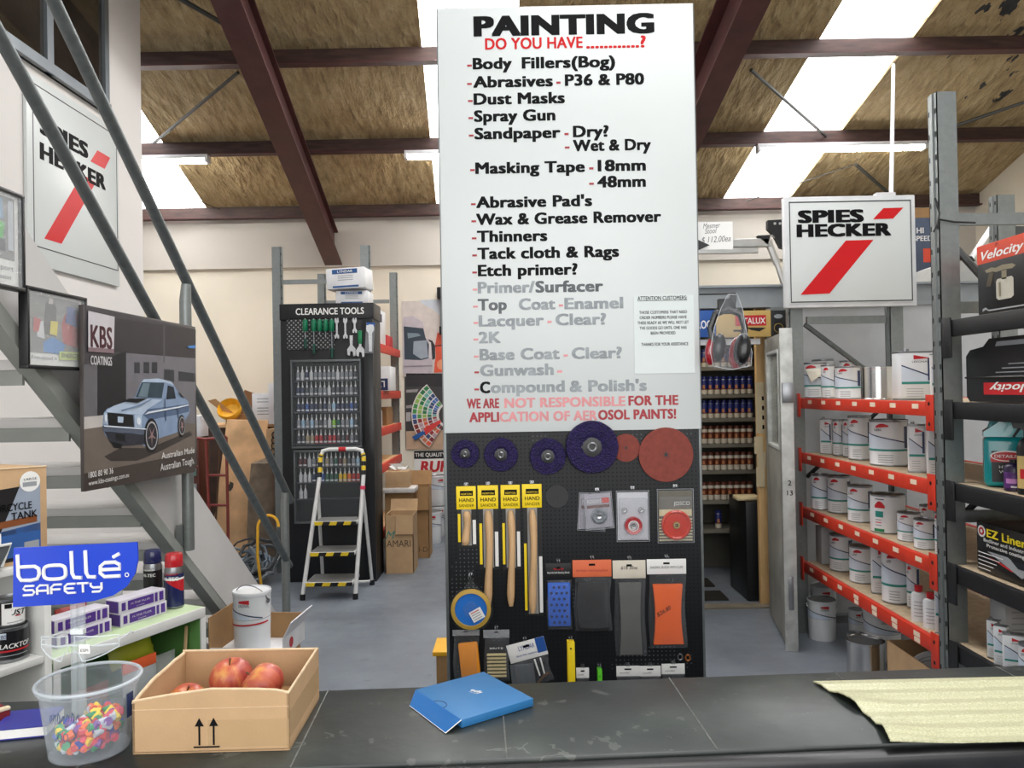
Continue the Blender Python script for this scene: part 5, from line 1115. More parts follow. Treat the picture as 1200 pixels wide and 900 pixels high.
def spanner(px, y0, y1, lab, grip=None, adj=False):
    p = at_c(px, y0); L_ = p.z - at_c(px, y1).z; tt = thing('spanner', lab, 'spanner', p, group='spanners on the tool cabinet'); hw = .011 if not adj else .014
    b = MB()
    if adj: pts = [(-hw, 0), (hw, 0), (hw * .8, -L_ + .09), (.036, -L_ + .06), (.034, -L_), (.016, -L_ - .004), (.012, -L_ + .035), (-.008, -L_ + .04), (-.014, -L_), (-.034, -L_ + .01), (-.036, -L_ + .055), (-hw * .8, -L_ + .09)]
    else: pts = [(-.016, .01), (-.004, .01), (0, -.012), (.004, .01), (.016, .01), (.018, -.02), (.008, -.04), (.008, -L_ + .04), (.02, -L_ + .02), (.018, -L_), (.006, -L_ - .002), (0, -L_ + .02), (-.006, -L_ - .002), (-.018, -L_), (-.02, -L_ + .02), (-.008, -L_ + .04), (-.008, -.04), (-.018, -.02)]
    b.prism(chrome, pts, .008, FR); b.build('spanner_body', tt)
    if grip: b = MB(); b.box(grip, -.017, .017, -.005, .012, -L_ * .5, .004, .004); b.build('grip', tt)
    b = MB(); b.box(dsilver, -.004, .004, .0085, .0235, -.01, .0); b.build('peg_clip', tt)
spanner(394.5, 374, 396.5, 'first plain spanner next to the green screwdrivers'); spanner(404.5, 374, 396.5, 'second plain spanner along from the screwdrivers'); spanner(415.5, 374, 390, 'short plain spanner, third along from the screwdrivers')
spanner(411.5, 393, 417, 'plain adjustable spanner hanging below the short spanner', None, True); spanner(421.8, 388, 418, 'adjustable spanner with a bright green grip', green, True)
p = at_c(434, 378); tt = thing('carded_spanner', 'adjustable spanner on a grey card at the cabinet edge', 'spanner', p)
L_ = p.z - at_c(434, 414).z
b = MB(); b.box(mat('grey_card', (120, 122, 126), .5), -.034, .04, -.004, 0, -L_, 0, M=ry(rad(4))); b.box(bluep, -.03, .04, -.0046, -.0041, -.03, 0, M=ry(rad(4))); b.build('backing_card', tt)
b = MB(); b.prism(chrome, [(-.014, -L_ * .95), (.014, -L_ * .95), (.016, -L_ * .35), (.034, -L_ * .25), (.03, -L_ * .08), (0, -L_ * .06), (-.032, -L_ * .1), (-.034, -L_ * .25), (-.016, -L_ * .35)], .008, T(0, -.013, 0) @ FR); b.build('spanner_body', tt)
b = MB(); b.box(dsilver, -.01, .01, .0005, .0095, -.02, 0); b.build('peg_clip', tt)
b = MB()
for px in (337, 343, 350.5, 411): p = at_c(px, 375) - Vector((XA, YC, 0)); b.tube(dsilver, [(p.x, .029, p.z), (p.x, .0, p.z - .01), (p.x, -.004, p.z + .01)], .004, 5)
b.build('empty_peg', CAB)
# cartons on the cabinet
def lcarton(lab, px0, px1, y0, y1, Y, rot, tilt, D_=.25):
    p, q = at(px0, y1, Y), at(px1, y0, Y); tt = thing('carton', lab, 'carton', (p.x, Y, p.z)); tt.rotation_euler = (0, rad(tilt), rad(rot)); W_, H_ = q.x - p.x, at(px0, y0, Y).z - p.z
    b = MB(); b.box(mat('white_carton', (226, 226, 228), .6), 0, W_, 0, D_, 0, H_, .003); b.build('carton_body', tt)
    b = MB(); b.box(mat('carton_blue_label', (40, 84, 140), .5), W_ * .16, W_ * .82, -.002, -.0005, H_ * .72, H_ * .94); b.text(paper, 'LYNDAR', T(W_ * .3, -.003, H_ * .77) @ FR, w=W_ * .4, h=H_ * .12, bold=.02)
    for k in range(3): b.box(greyp, W_ * .3, W_ * .7, -.0015, -.0005, H_ * (.6 - k * .1), H_ * (.63 - k * .1))
    b.box(MATS['carton_blue_label'], W_ * .16, W_ * .84, -.0015, -.0005, H_ * .05, H_ * .14); b.build('printed_label', tt)
    return tt
zt = ZC
lcarton('white carton with blue labels on top of the tool cabinet, lower of two', 393.5, 431, 341, 356, 6.62, 0, 0)
lcarton('white carton with blue labels tilted on top of another carton, over the tool cabinet', 383, 428.5, 317, 341, 6.60, -6, -2).location.z += .012
# ================================================================== step ladder
YL, YR = 5.98, 6.42
white_t = mat('white_ladder_tube', (222, 222, 220), .35, coat=.3)
def LP(px, py, Y): v = at(px, py, Y); return v
o = Vector((at(385, 702, YL).x, YL, 0)); t = thing('step_ladder', 'white folding three step ladder with yellow black edges before the tool cabinet', 'ladder', o)
zt = at(400, 525, 6.2).z; fl_, fr_ = at(354.5, 700, YL), at(416.5, 700, YL)
def leg_pt(s, f):                            # f = 0 at the foot .. 1 at the bend below the hand rail
    a = Vector((fl_.x if s < 0 else fr_.x, YL, .025)); bb = at(374.5 if s < 0 else 426, 560 if s < 0 else 557, 6.16)
    return a.lerp(Vector((bb.x, 6.16, bb.z)), f) - o
for s in (-1, 1):
    b = MB(); b.tube(white_t, [leg_pt(s, 0), leg_pt(s, .5), leg_pt(s, 1)], .0165, 10); b.build('leg', t)
    b = MB(); p = leg_pt(s, 0); b.cyl(black, p - Vector((0, 0, .0245)), p + Vector((0, .004, .02)), .021, n=10); b.build('rubber_foot', t)
    r0 = at(378.5 if s < 0 else 436, 676, YR); ra = leg_pt(s, .87) + Vector((0, .02, 0))
    b = MB(); b.tube(white_t, [Vector((r0.x, YR, .02)) - o, ra], .014, 8); b.build('leg', t)
    b = MB(); q = Vector((r0.x, YR, .0)) - o; b.cyl(black, q, q + Vector((0, 0, .045)), .022, n=10); b.build('rubber_foot', t)
b = MB(); q0, q1 = Vector((at(380, 676, YR).x, YR, .035)) - o, Vector((at(434.5, 676, YR).x, YR, .035)) - o; b.tube(white_t, [q0, q0 + Vector((.02, -.03, .0)), q1 + Vector((-.02, -.03, 0)), q1], .012, 8); b.build('rear_foot_bar', t)
hl, hr = leg_pt(-1, 1), leg_pt(1, 1); ztop = zt - o.z - .01; up = [hl, Vector((hl.x + .002, hl.y + .03, ztop - .06)), Vector((hl.x + .02, hl.y + .04, ztop - .012)), Vector((hl.x + .07, hl.y + .045, ztop)), Vector(((hl.x + hr.x) / 2, hl.y + .045, ztop)), Vector((hr.x - .07, hr.y + .045, ztop)), Vector((hr.x - .02, hr.y + .04, ztop - .012)), Vector((hr.x - .002, hr.y + .03, ztop - .06)), hr]
b = MB(); b.tube(white_t, up, .0165, 10); b.build('hand_rail', t)
hz = mat('ladder_yellow_band', (236, 200, 40), .5)
for s, seq in ((-1, up[:5]), (1, up[:3:-1])):
    b = MB(); m_ = [black, hz]
    for k in range(6):
        f0, f1 = (k + .1) / 7 * 1.7, (k + 1.05) / 7 * 1.7; pf = lambda f: seq[min(3, int(f))].lerp(seq[min(4, int(f) + 1)], f - int(f)); b.tube(m_[k % 2], [pf(f0), pf((f0 + f1) / 2), pf(f1)], .0176, 10)
    b.build('hazard_band', t)
b = MB(); b.tube(redp, [up[4] - Vector((.03, 0, 0)), up[4] + Vector((.03, 0, 0))], .018, 10); b.build('red_label', t)
b = MB(); b.tube(mat('pink_tie', (226, 60, 96), .6), [leg_pt(1, .88), leg_pt(1, .91)], .021, 10); b.build('pink_tie', t)
tread = mat('ribbed_grey_step_mat', (112, 112, 110), .75, var=.05); ylw = mat('hazard_yellow', (228, 196, 36), .5)
for f, dep in ((.63, .15), (.375, .2), (.13, .22)):
    a_, c_ = leg_pt(-1, f), leg_pt(1, f); y0 = (a_.y + c_.y) / 2; zf = (a_.z + c_.z) / 2; xl, xr = a_.x + .02, c_.x - .02
    b = MB(); b.box(white_t, xl, xr, y0 - .06, y0 + dep, zf - .028, zf, .006); b.box(tread, xl + .01, xr - .01, y0 - .05, y0 + dep - .01, zf + .0003, zf + .003); b.build('step', t)
    b = MB(); n = 6; w_ = (xr - xl) / n
    for k in range(n):
        x = xl + k * w_; sk = .018; b.add(black if k % 2 else ylw, [(x + sk * .3, y0 - .0612, zf - .03), (min(x + w_ + sk * .3, xr), y0 - .0612, zf - .03), (min(x + w_ + sk, xr), y0 - .0612, zf - .001), (x + (sk if k else 0), y0 - .0612, zf - .001)], [(0, 1, 2, 3)])
    b.build('hazard_strip', t)
# ================================================================== storage rack behind the cabinet
def upright(b, m, x0, x1, y0, y1, z1, face_x, z0=0., hole=True):
    """a roll formed rack post: web and two returned flanges with punched slots on the aisle face"""
    s = 1 if face_x > 0 else -1
    xf = x1 if s > 0 else x0
    b.box(m, xf - s * .004 if s > 0 else xf, xf if s > 0 else xf + .004, y0, y1, z0, z1)
    b.box(m, x0, x1, y0, y0 + .004, z0, z1); b.box(m, x0, x1, y1 - .004, y1, z0, z1)
    ym = (y0 + y1) / 2; b.box(m, (xf - .012) if s > 0 else xf - .006, (xf + .006) if s > 0 else xf + .012, ym - .01, ym + .01, z0, z1)
    if hole:
        n = int((z1 - z0) / .1)
        for k in range(n):
            z = z0 + .06 + k * .1
            for dy in (-.024, .022): b.box(mat('slot_shadow', (24, 26, 28), .8, var=0), xf + (s * .0004 if s > 0 else -.0012), xf + (.0012 if s > 0 else -.0004), ym + dy - .006, ym + dy + .006, z, z + .022)
t = thing('storage_rack', 'galvanised storage rack with orange beams behind the tool cabinet', 'rack', (-1.3, 7.0, 0)); o = Vector((-1.3, 7.0, 0))
ZR = at(437, 288, 6.95).z
for x in (-2.1, -1.3):
    for y in (6.95, 8.55):
        b = MB(); upright(b, galv, x - .08 - o.x, x - o.x, y - o.y - .035, y - o.y + .035, ZR, 1); b.build('upright', t)
for z in (2.07, 1.62, 1.27, .92, .3):
    for x in (-1.3, -2.16):
        b = MB(); b.box(orangeb, x - o.x + (.001 if x > -2 else -.03), x - o.x + (.03 if x > -2 else -.0), 6.99 - o.y, 8.51 - o.y, z - .08, z, .002); b.build('beam', t)
    b = MB(); b.box(ply, -2.08 - o.x, -1.305 - o.x, 6.995 - o.y, 8.505 - o.y, z - .03, z - .005); b.build('shelf_board', t)
for y in (6.95, 8.55):
    b = MB(); 
    for z in (.25, 1.2, 2.6): b = MB(); b.box(galv, -2.09 - o.x, -1.39 - o.x, y - o.y - .01, y - o.y + .01, z, z + .04); b.build('frame_brace', t)
def simple_box(name, lab, cat, x0, x1, y0, y1, z0, z1, m, deco=None, bev=.003, rot=0., group=None):
    tt = thing(name, lab, cat, ((x0 + x1) / 2, (y0 + y1) / 2, z0), rad(rot), group); w_, d_, h_ = (x1 - x0) / 2, (y1 - y0) / 2, z1 - z0
    b = MB(); b.box(m, -w_, w_, -d_, d_, 0.0005, h_, bev); b.build('box_body', tt)
    if deco: b = MB(); deco(b, w_, d_, h_); b.build('printed_label', tt)
    return tt
wc = mat('white_carton', (226, 226, 228), .6)
simple_box('carton', 'tall white carton with a blue square high on the orange rack', 'carton', -1.44, -1.32, 7.55, 7.85, 2.066, 2.42, wc, lambda b, w_, d_, h_: b.box(navy, w_ + .0004, w_ + .001, -d_ + .02, -d_ + .1, h_ - .12, h_ - .04))
simple_box('carton', 'red and white carton leaning at the rack edge under the tall white carton', 'carton', -1.44, -1.32, 7.9, 8.3, 2.066, 2.2, redp)
simple_box('carton', 'white and navy carton lying upside down on the middle rack shelf', 'carton', -1.62, -1.2, 7.35, 7.7, 1.6215, 1.855, wc, lambda b, w_, d_, h_: (b.box(navy, -w_, w_ - .02, -d_ - .002, -d_ - .0005, .004, h_ * .5), b.text(paper, 'LYNDAR', T(w_ - .05, -d_ - .003, h_ * .4) @ FR @ Matrix.Rotation(PI, 4, 'Z'), w=.28, h=h_ * .26, bold=.03)))
simple_box('carton', 'brown carton deep on the second orange rack shelf', 'carton', -1.6, -1.33, 7.9, 8.3, 1.266, 1.45, cardd)
def jug(lab, x, y, z, r, h, m, cm_, name='bottle', cat='bottle', lm=None):
    tt = thing(name, lab, cat, (x, y, z)); b = MB(); b.lathe(m, [(0, 0), (r, 0), (r, h * .7), (r * .8, h * .8), (r * .4, h * .86), (r * .4, h * .9), (0, h * .9)], 16); b.build('bottle_body', tt)
    b = MB(); b.lathe(cm_, [(r * .45, h * .88), (r * .45, h), (0, h)], 12); b.build('bottle_cap', tt)
    if lm: b = MB(); b.wrap(lm, r + .0006, -1.3, 1.3, h * .15, h * .55); b.build('bottle_label', tt)
jug('white plastic bottle on the second orange rack shelf', -1.37, 7.3, 1.266, .05, .26, white, white); jug('white squat bottle beside another on the second rack shelf', -1.36, 7.55, 1.266, .045, .22, white, white)
jug('white and teal bottle on the third orange rack shelf', -1.37, 7.35, .916, .06, .29, white, white, lm=tealp)
# things on the floor beside the rack
def opencarton(lab, x0, x1, y0, y1, h, m, flap=True, txt=None, rot=0):
    tt = thing('carton', lab, 'carton', ((x0 + x1) / 2, (y0 + y1) / 2, 0), rad(rot)); w_, d_ = (x1 - x0) / 2, (y1 - y0) / 2
    b = MB()
    b.box(m, -w_, w_, -d_, d_, .001, .006); b.box(m, -w_, w_, -d_, -d_ + .006, .006, h); b.box(m, -w_, w_, d_ - .006, d_, .006, h); b.box(m, -w_, -w_ + .006, -d_, d_, .006, h); b.box(m, w_ - .006, w_, -d_, d_, .006, h); b.build('carton_body', tt)
    if flap:
        b = MB(); b.box(m, -w_ * .2, w_ * 1.0, -.005, 0, -h * .32, 0, M=T(0, -d_ - .001, h) @ rx(rad(-7))); b.build('carton_flap', tt)
        b = MB(); b.box(m, -w_, w_, 0, .005, 0, h * .22, M=T(0, d_, h) @ rx(rad(-30))); b.build('carton_flap', tt)
    if txt: b = MB(); txt(b, w_, d_, h); b.build('printed_label', tt)
pa = at(452, 672, 6.8); pb = at(485, 672, 6.8)
opencarton('open brown carton with dark lettering and a hanging flap beside the tool cabinet', pa.x, pb.x, 6.8, 7.1, at(470, 604, 6.8).z, card, True, lambda b, w_, d_, h_: (b.text(mat('carton_print', (84, 66, 48), .7), 'AMARI', T(-w_ * .9, -d_ - .001, h_ * .46) @ FR, w=w_ * 1.7, h=.06, bold=0), b.text(tealp, 'M', T(-w_ * .95, -d_ - .001, h_ * .6) @ FR, h=.07, bold=0, shear=.3)))
pa = at(478, 656, 7.42); pb = at(503.5, 656, 7.42)
opencarton('tall brown carton standing behind the open lettered carton', pa.x, pb.x, 7.42, 7.68, at(490, 571, 7.42).z, cardd, True, lambda b, w_, d_, h_: b.text(MATS['carton_print'], 'XI-D', T(-w_ * .5, -d_ - .001, .06) @ FR, h=.05, bold=0))
simple_box('carton', 'small brown carton with papers high beside the rack, over the open carton', 'carton', at(449, 571, 7.2).x, at(474, 571, 7.2).x, 7.2, 7.34, 0, .3, card) if False else None
tt = thing('carton', 'small brown carton full of crumpled paper beside the orange rack beams', 'carton', (-1.23, 7.25, .4)); zz = at(462, 571, 7.2).z; tt.location = (-1.12, 7.26, zz)
b = MB(); b.box(card, -.11, .11, -.09, .09, .0, .15, .002); b.build('carton_body', tt)
b = MB(); rnd = random.Random(5)
for k in range(5): b.poly(paper, [(rnd.uniform(-.1, .1), rnd.uniform(-.06, .06), .15 + rnd.uniform(0, .07)) for _ in range(4)])
b.build('crumpled_paper', tt, smooth=0)
tt = MB(); tt.box(mat('white_wrapping_paper', (214, 208, 204), .7, var=.1), -.13, .17, -.12, .12, -.05, -.002, .01); tag(tt.build('paper_bundle', loc=(-1.12, 7.26, zz)), 'folded white paper bundle under the small carton beside the rack', 'paper')
tt = MB(); tt.box(cardd, -.12, .12, -.1, .1, 0, zz - .052, .003); tag(tt.build('carton', loc=(-1.12, 7.29, 0)), 'brown carton holding up the paper bundle behind the open carton', 'carton')
# pails by the back wall
whitetin = mat('white_tin_enamel', (220, 222, 224), .35, var=.02, coat=.2)
def pail(name, lab, loc, r, h, rot=0, lidm=None, handle=True, group=None):
    t = thing(name, lab, 'pail', loc, rot, group)
    b = MB(); b.lathe(whitetin, [(0, 0), (r * .93, 0), (r * .94, .004), (r * .97, h * .55), (r * .965, h * .56, greyp), (r * .99, h - .02, whitetin), (r * 1.02, h - .018), (r * 1.02, h - .004), (r * .98, h)], 28); b.build('pail_body', t)
    b = MB(); b.lathe(lidm or whitetin, [(0, h - .006), (r * .93, h - .006), (r * .96, h - .001), (r * .99, h + .001), (r * 1.0, h - .001)], 28); b.build('pail_lid', t)
    b = MB(); f = cylwarp(r * .99 + .001)
    b.wrap(palep, r * .99 + .0006, -1.35, .5, lambda a: h * (.56), lambda a: h * (.76 - .16 * a), 12); b.wrap(navy, r * .99 + .0012, -1.4, 1.2, lambda a: h * (.765 - .2 * a), lambda a: h * (.785 - .2 * a), 14)
    b.wrap(redp, r * .99 + .001, -.1, .5, lambda a: h * (.84 - .02 * a), lambda a: h * (.87 + .05 * a - .03 * a * a), 8); b.text(ink, 'LESONAL', T(0, 0, h * .775), w=r * .62, h=h * .045, warp=lambda v: f(Vector((v.x - .1 * r, v.y, 0)))); b.build('pail_label', t)
    if handle:
        b = MB(); b.tube(dsilver, [(r * 1.04 * math.cos(a), -r * .55 * math.sin(a) * 0 - r * .9 * math.sin(a) * .35, h - .05 + .13 * h * 2 * math.sin(a) * (1 if handle == 'up' else -.6)) for a in [PI * k / 14 for k in range(15)]], .003, 6); b.build('wire_handle', t)
        for s in (-1, 1):
            b = MB(); b.lathe(dsilver, [(.012, 0), (.012, .006), (0, .008)], 10, T(s * r * 1.0, 0, h - .05) @ ry(s * PI / 2)); b.build('handle_lug', t)
    return t
PAIL = pail('paint_pail', 'white paint pail on the floor at the back wall, first of two in front', (at(506, 640, 8.2).x, 8.2, 0), .115, .33, 0, dsilver, True, 'white pails by the back wall')
for k, (px, Y, z, lab) in enumerate(((533, 8.25, 0, 'white paint pail on the floor at the back wall, beside the tall sign edge'), (513, 8.6, 0, 'white paint pail on the floor close against the back wall'), (512, 8.6, .34, 'white paint pail stacked on the pail close against the back wall'), (539, 8.61, .34, 'white paint pail in the upper tier at the sign edge'), (540, 8.61, 0, 'white paint pail in the rear row at the sign edge'))):
    dup(PAIL, lab, (at(px, 640, Y).x, Y, z), .2 * k)
# posters on the back wall
o = Vector((at(472, 440, 9.09).x, 9.09, at(472, 441, 9.09).z)); Yp = 9.085
t = thing('truck_poster', 'poster of a white truck cab on the cream back wall', 'poster', o); W_ = at(535, 440, 9.09).x - o.x; H_ = at(472, 353, 9.09).z - o.z
b = MB(); b.box(pc('poster_pale', (206, 196, 190), .5), 0, W_, -.006, 0, 0, H_); b.build('poster_sheet', t)
f = Flaty(Yp, o); K = lambda *p: [(440 + x / 7.5, 340 + y / 7.5) for x, y in p]; f.P = lambda px, py: (lambda v: Vector((v.x - o.x, -.006, v.z - o.z)))(at(px, py, 9.08))
f.quad(pc('sky_pale', (200, 206, 214), .5), K((380, 90), (600, 75), (600, 250), (520, 180), (430, 130)))
f.quad(pc('cab_mauve', (188, 178, 186), .5), K((245, 235), (330, 225), (415, 280), (440, 420), (500, 450), (500, 740), (245, 740)))
f.quad(pc('cab_glass', (50, 62, 74), .4), K((248, 318), (420, 335), (440, 420), (470, 480), (465, 600), (400, 615), (255, 610)))
f.quad(pc('cab_glass_light', (150, 160, 172), .4), K((335, 450), (450, 440), (462, 590), (400, 605), (330, 560))); f.quad(pc('cab_sheen', (120, 136, 146), .4), K((280, 375), (375, 380), (400, 400), (285, 425)))
f.quad(pc('mirror_black', (36, 36, 40), .4), K((462, 430), (500, 445), (525, 490), (525, 600), (500, 615), (490, 480)))
f.quad(pc('mirror_pale', (210, 206, 206), .4), K((470, 450), (488, 460), (490, 600), (474, 590)))
f.quad(pc('flame_orange', (220, 84, 54), .4), K((545, 370), (600, 400), (605, 720), (515, 725), (520, 640), (530, 580), (525, 480)))
f.quad(pc('flame_dark', (120, 40, 30), .4), K((520, 485), (605, 475), (605, 488), (520, 498))); f.quad(pc('flame_amber', (230, 150, 110), .4), K(*ell(580, 655, 40, 45)))
f.quad(pc('cab_line', (140, 130, 138), .4), K((250, 665), (500, 660), (500, 670), (250, 676)))
f.b.build('printed_picture', t, smooth=0)
o2 = Vector((at(475.5, 526, 9.09).x, 9.09, at(475.5, 526, 9.09).z)); t = thing('colour_fan_poster', 'poster with a fan of paint colour chips below the truck poster', 'poster', o2); o = o2
W_ = at(540, 526, 9.09).x - o.x; H_ = at(475.5, 441.5, 9.09).z - o.z
b = MB(); b.box(pc('poster_grey_black', (60, 58, 60), .5), 0, W_, -.006, 0, 0, H_); b.build('poster_sheet', t)
f = Flaty(Yp, o); f.P = lambda px, py: (lambda v: Vector((v.x - o2.x, -.006, v.z - o2.z)))(at(px, py, 9.08))
K5 = lambda *p: [(320 + x / 5.4545, 400 + y / 5.4545) for x, y in p]
f.quad(pc('fan_wood', (196, 166, 140), .5), K5((850, 575), (1200, 560), (1200, 690), (850, 690))); f.quad(pc('poster_head', (40, 38, 42), .5), K5((850, 205), (1200, 205), (1200, 290), (850, 290)))
f.quad(pc('shelf_line', (150, 146, 146), .5), K5((850, 310), (930, 305), (920, 325), (850, 328))); f.quad(pc('shelf_line', (150, 146, 146), .5), K5((850, 410), (905, 405), (900, 425), (850, 428)))
f.quad(pc('pot_pale', (180, 176, 176), .5), K5((850, 455), (880, 452), (880, 510), (850, 512)))
cxx, cyy = 1130, 470; chips = [(70, 150, 80), (60, 110, 180), (40, 70, 120), (110, 180, 170), (40, 120, 70), (150, 190, 90), (130, 40, 36), (200, 120, 80), (220, 90, 60), (150, 50, 46), (180, 150, 160), (60, 70, 110)]
for a in range(13):
    a0 = rad(128 + a * 8.5) ; a1 = a0 + rad(8); P_ = lambda r, an: (cxx + r * math.cos(an), cyy - r * math.sin(an))
    f.quad(pc('fan_white', (226, 222, 218), .4), K5(P_(70, a0 - .02), P_(70, a1), P_(245, a1), P_(245, a0 - .02)))
    for q in range(5):
        r0 = 85 + q * 32; c = chips[(a // 2 + q * (2 if a > 6 else 1)) % 6 + (6 if a > 6 else 0)]; f.quad(pc('chip_%d_%d' % (a, q), c, .4), K5(P_(r0, a0), P_(r0, a1 - .01), P_(r0 + 25, a1 - .01), P_(r0 + 25, a0)))
f.quad(pc('fan_blue_tag', (36, 90, 160), .4), K5((890, 610), (960, 570), (975, 590), (910, 632))); f.quad(pc('fan_red_tag', (214, 60, 56), .4), K5((965, 555), (1070, 500), (1075, 520), (978, 600)))
f.txt(signred, 'Dasty', 1020 / 5.4545 + 320, 445, 531, 5, .01) if False else None
f.b.build('printed_picture', t, smooth=0)
oR = Vector((at(486, 570, 9.09).x, 9.09, at(486, 570.5, 9.09).z)); t = thing('wall_sign', 'black, grey and red dust extractor sign low on the back wall', 'sign', oR)
W_ = at(550, 570, 9.09).x - oR.x; H_ = at(486, 528.5, 9.09).z - oR.z
b = MB(); b.box(paper, 0, W_, -.008, 0, 0, H_); b.box(black, 0, W_, -.0095, -.0081, H_ * .78, H_); b.box(black, 0, W_, -.0095, -.0081, 0, H_ * .34); b.build('sign_panel', t)
b = MB(); k = 9.08 / F
b.text(paper, 'THE QUALITY REFERENCE', T(.012, -.0102, H_ * .84) @ FR, w=66 * k, h=.045, bold=.03); b.text(redp, 'RUPES', T(.07, -.0088, H_ * .42) @ FR, w=50 * k, h=.125, bold=.06, shear=.15)
b.text(paper, 'INDUSTRIAL', T(.13, -.0102, H_ * .2) @ FR, w=33 * k, h=.036, bold=.03); b.text(paper, 'DUST EXTRACTORS', T(.08, -.0102, H_ * .07) @ FR, w=45 * k, h=.036, bold=.03); b.build('lettering', t)
p = at(516, 390, 8.7); tt = thing('bar_clamp', 'black bar clamp hanging on the back wall beside the truck poster', 'clamp', (p.x, 9.03, p.z)); 
b = MB(); b.box(galvd, -.03, .03, -.02, .02, 0, .5); b.build('bar', tt); b = MB(); b.box(black, -.06, .06, -.05, .03, .42, .56, .01); b.build('fixed_jaw', tt); b = MB(); b.box(black, -.04, .04, -.05, .03, .0, .1, .01); b.build('sliding_jaw', tt)
# ================================================================== stored junk beyond the stairs
t = thing('storage_bench', 'dark storage bench against the back wall loaded with cartons beyond the stairs', 'bench', (-3.1, 8.2, 0))
b = MB(); b.box(mat('dark_brown_bench', (70, 48, 38), .7, var=.3), -.75, .86, -.25, .4, 0, 1.27, .004); b.build('bench_body', t)
b = MB(); b.box(ply, -.78, .88, -.28, .42, 1.2705, 1.3); b.build('bench_top', t)
o = Vector((at(281, 690, 7.55).x, 7.5, 0)); t = thing('plywood_sheet', 'stained plywood sheet leaning beyond the stairs on the storage bench', 'board', o)
tl, tr, br, bl = at(266, 492, 7.88), at(314, 493, 7.88), at(302, 640, 7.62), at(247, 640, 7.62)
b = MB(); ext = lambda top, bot: top + (bot - top) * ((top.z - .01) / (top.z - bot.z))
q = [bl, br, tr, tl]; q[0], q[1] = ext(tl, bl), ext(tr, br); q = [v - o for v in q]
b.add(ply, q + [v + Vector((0, .02, 0.004)) for v in q], [(0, 1, 2, 3), (7, 6, 5, 4), (0, 4, 5, 1), (1, 5, 6, 2), (2, 6, 7, 3), (3, 7, 4, 0)]); b.build('sheet', t, smooth=0)
b = MB(); st = mat('dark_oil_stain', (74, 66, 58), .8)
K7 = lambda *p: [(lambda v: Vector((v.x, v.y, v.z)) - o)(at(230 + x / 4.733, 430 + y / 4.733, 0) if False else None) for x, y in p]
def on_ply(px, py):
    u = ray(px, py); n = (tr - tl).cross(bl - tl).normalized(); return CAM + u * ((tl - CAM).dot(n) / u.dot(n)) - o - Vector((0, .003, 0))
b.poly(st, [on_ply(230 + x / 4.733, 430 + y / 4.733) for x, y in ((165, 660), (185, 650), (188, 635), (208, 645), (204, 670), (190, 690), (172, 684))]); b.build('stain', t, smooth=0)
o3 = Vector((at(255, 690, 7.0).x, 7.0, 0)); t = thing('trolley', 'red tube hand trolley frame standing before the plywood beyond the stairs', 'trolley', o3)
redt = mat('dull_red_tube', (130, 52, 46), .5, var=.15)
for x0, x1, y0 in ((241, 245, 515), (265, 267, 512)):
    b = MB(); b.tube(redt, [at(x0, y0, 7.0) - o3, at(x1, 600, 7.0) - o3, Vector((at(x1 + 1, 690, 7.0).x, 7.0, .015)) - o3], .014, 8); b.build('frame_tube', t)
for y in (557, 592):
    b = MB(); b.tube(redt, [at(244, y, 7.0) - o3, at(266, y, 7.0) - o3], .012, 8); b.build('cross_bar', t)
b = MB(); b.tube(redt, [at(228, 513, 7.0) - o3, at(241, 515, 7.0) - o3, at(265, 512, 7.0) - o3], .014, 8); b.build('top_bar', t)
b = MB(); b.tube(mat('thin_brown_stick', (96, 70, 52), .7), [at(258, 520, 7.05) - o3, Vector((at(250, 690, 7.1).x, 7.1, .01)) - o3], .01, 6); b.build('stick', t)
t = thing('parts_cabinet', 'small open parts cabinet with pale trays beyond the stairs', 'cabinet', (at(236, 600, 7.5).x, 7.24, 0))
b = MB(); b.box(mat('brown_cabinet', (96, 50, 40), .6), -.14, .14, -.12, .12, 0, 1.22, .003); b.build('cabinet_body', t)
for z, m in ((.62, tealp), (.72, greyp), (.86, mat('teal_tray', (110, 140, 130), .5)), (1.0, greyp)):
    b = MB(); b.box(m, -.12, .12, -.14, -.1205, z, z + .07, .004); b.build('tray', t)
simple_box('carton', 'flat white carton on the parts cabinet beyond the stairs', 'carton', -3.2, -2.94, 7.15, 7.33, 1.2205, 1.42, wc)
# open carton with yellow lining, white cartons and a brown carton on the bench
def on_bench(x, y): return Vector((x, y, 1.3))
t = thing('carton', 'open brown carton with yellow lining on the bench beyond the stairs', 'carton', (at(277, 492, 8.05).x, 8.17, 1.3005))
b = MB(); b.box(cardd, -.12, .12, -.1, .1, 0, .1, .002); b.build('carton_body', t)
b = MB(); b.add(card, [(-.12, -.1, .1), (-.02, -.1, .1), (-.2, -.16, .27), (-.3, -.12, .25)], [(0, 1, 2, 3)]); b.build('carton_flap', t, smooth=0); b = MB(); b.add(mat('inner_card', (120, 84, 54), .9), [(-.1, .1, .1), (.12, .1, .1), (.16, .14, .30), (-.0, .14, .36)], [(0, 1, 2, 3)]); b.build('carton_flap', t, smooth=0)
b = MB(); b.lathe(mat('yellow_lining', (232, 176, 40), .6, var=.2), [(.0, -.02), (.1, .0), (.13, .07), (.12, .1), (.09, .03), (0, .01)], 14, T(-.06, -.09, .12) @ rx(rad(55))); b.build('yellow_lining', t)
simple_box('carton', 'white printed carton tilted on the bench next to the yellow lined carton', 'carton', at(297, 480, 8.1).x, at(324, 480, 8.1).x, 8.0, 8.25, 1.3, 1.62, wc, lambda b, w_, d_, h_: [b.box(greyp, -w_ * .6, w_ * .7, -d_ - .001, -d_ - .0003, h_ * z, h_ * (z + .03)) for z in (.3, .4, .5, .7, .8)], rot=12)
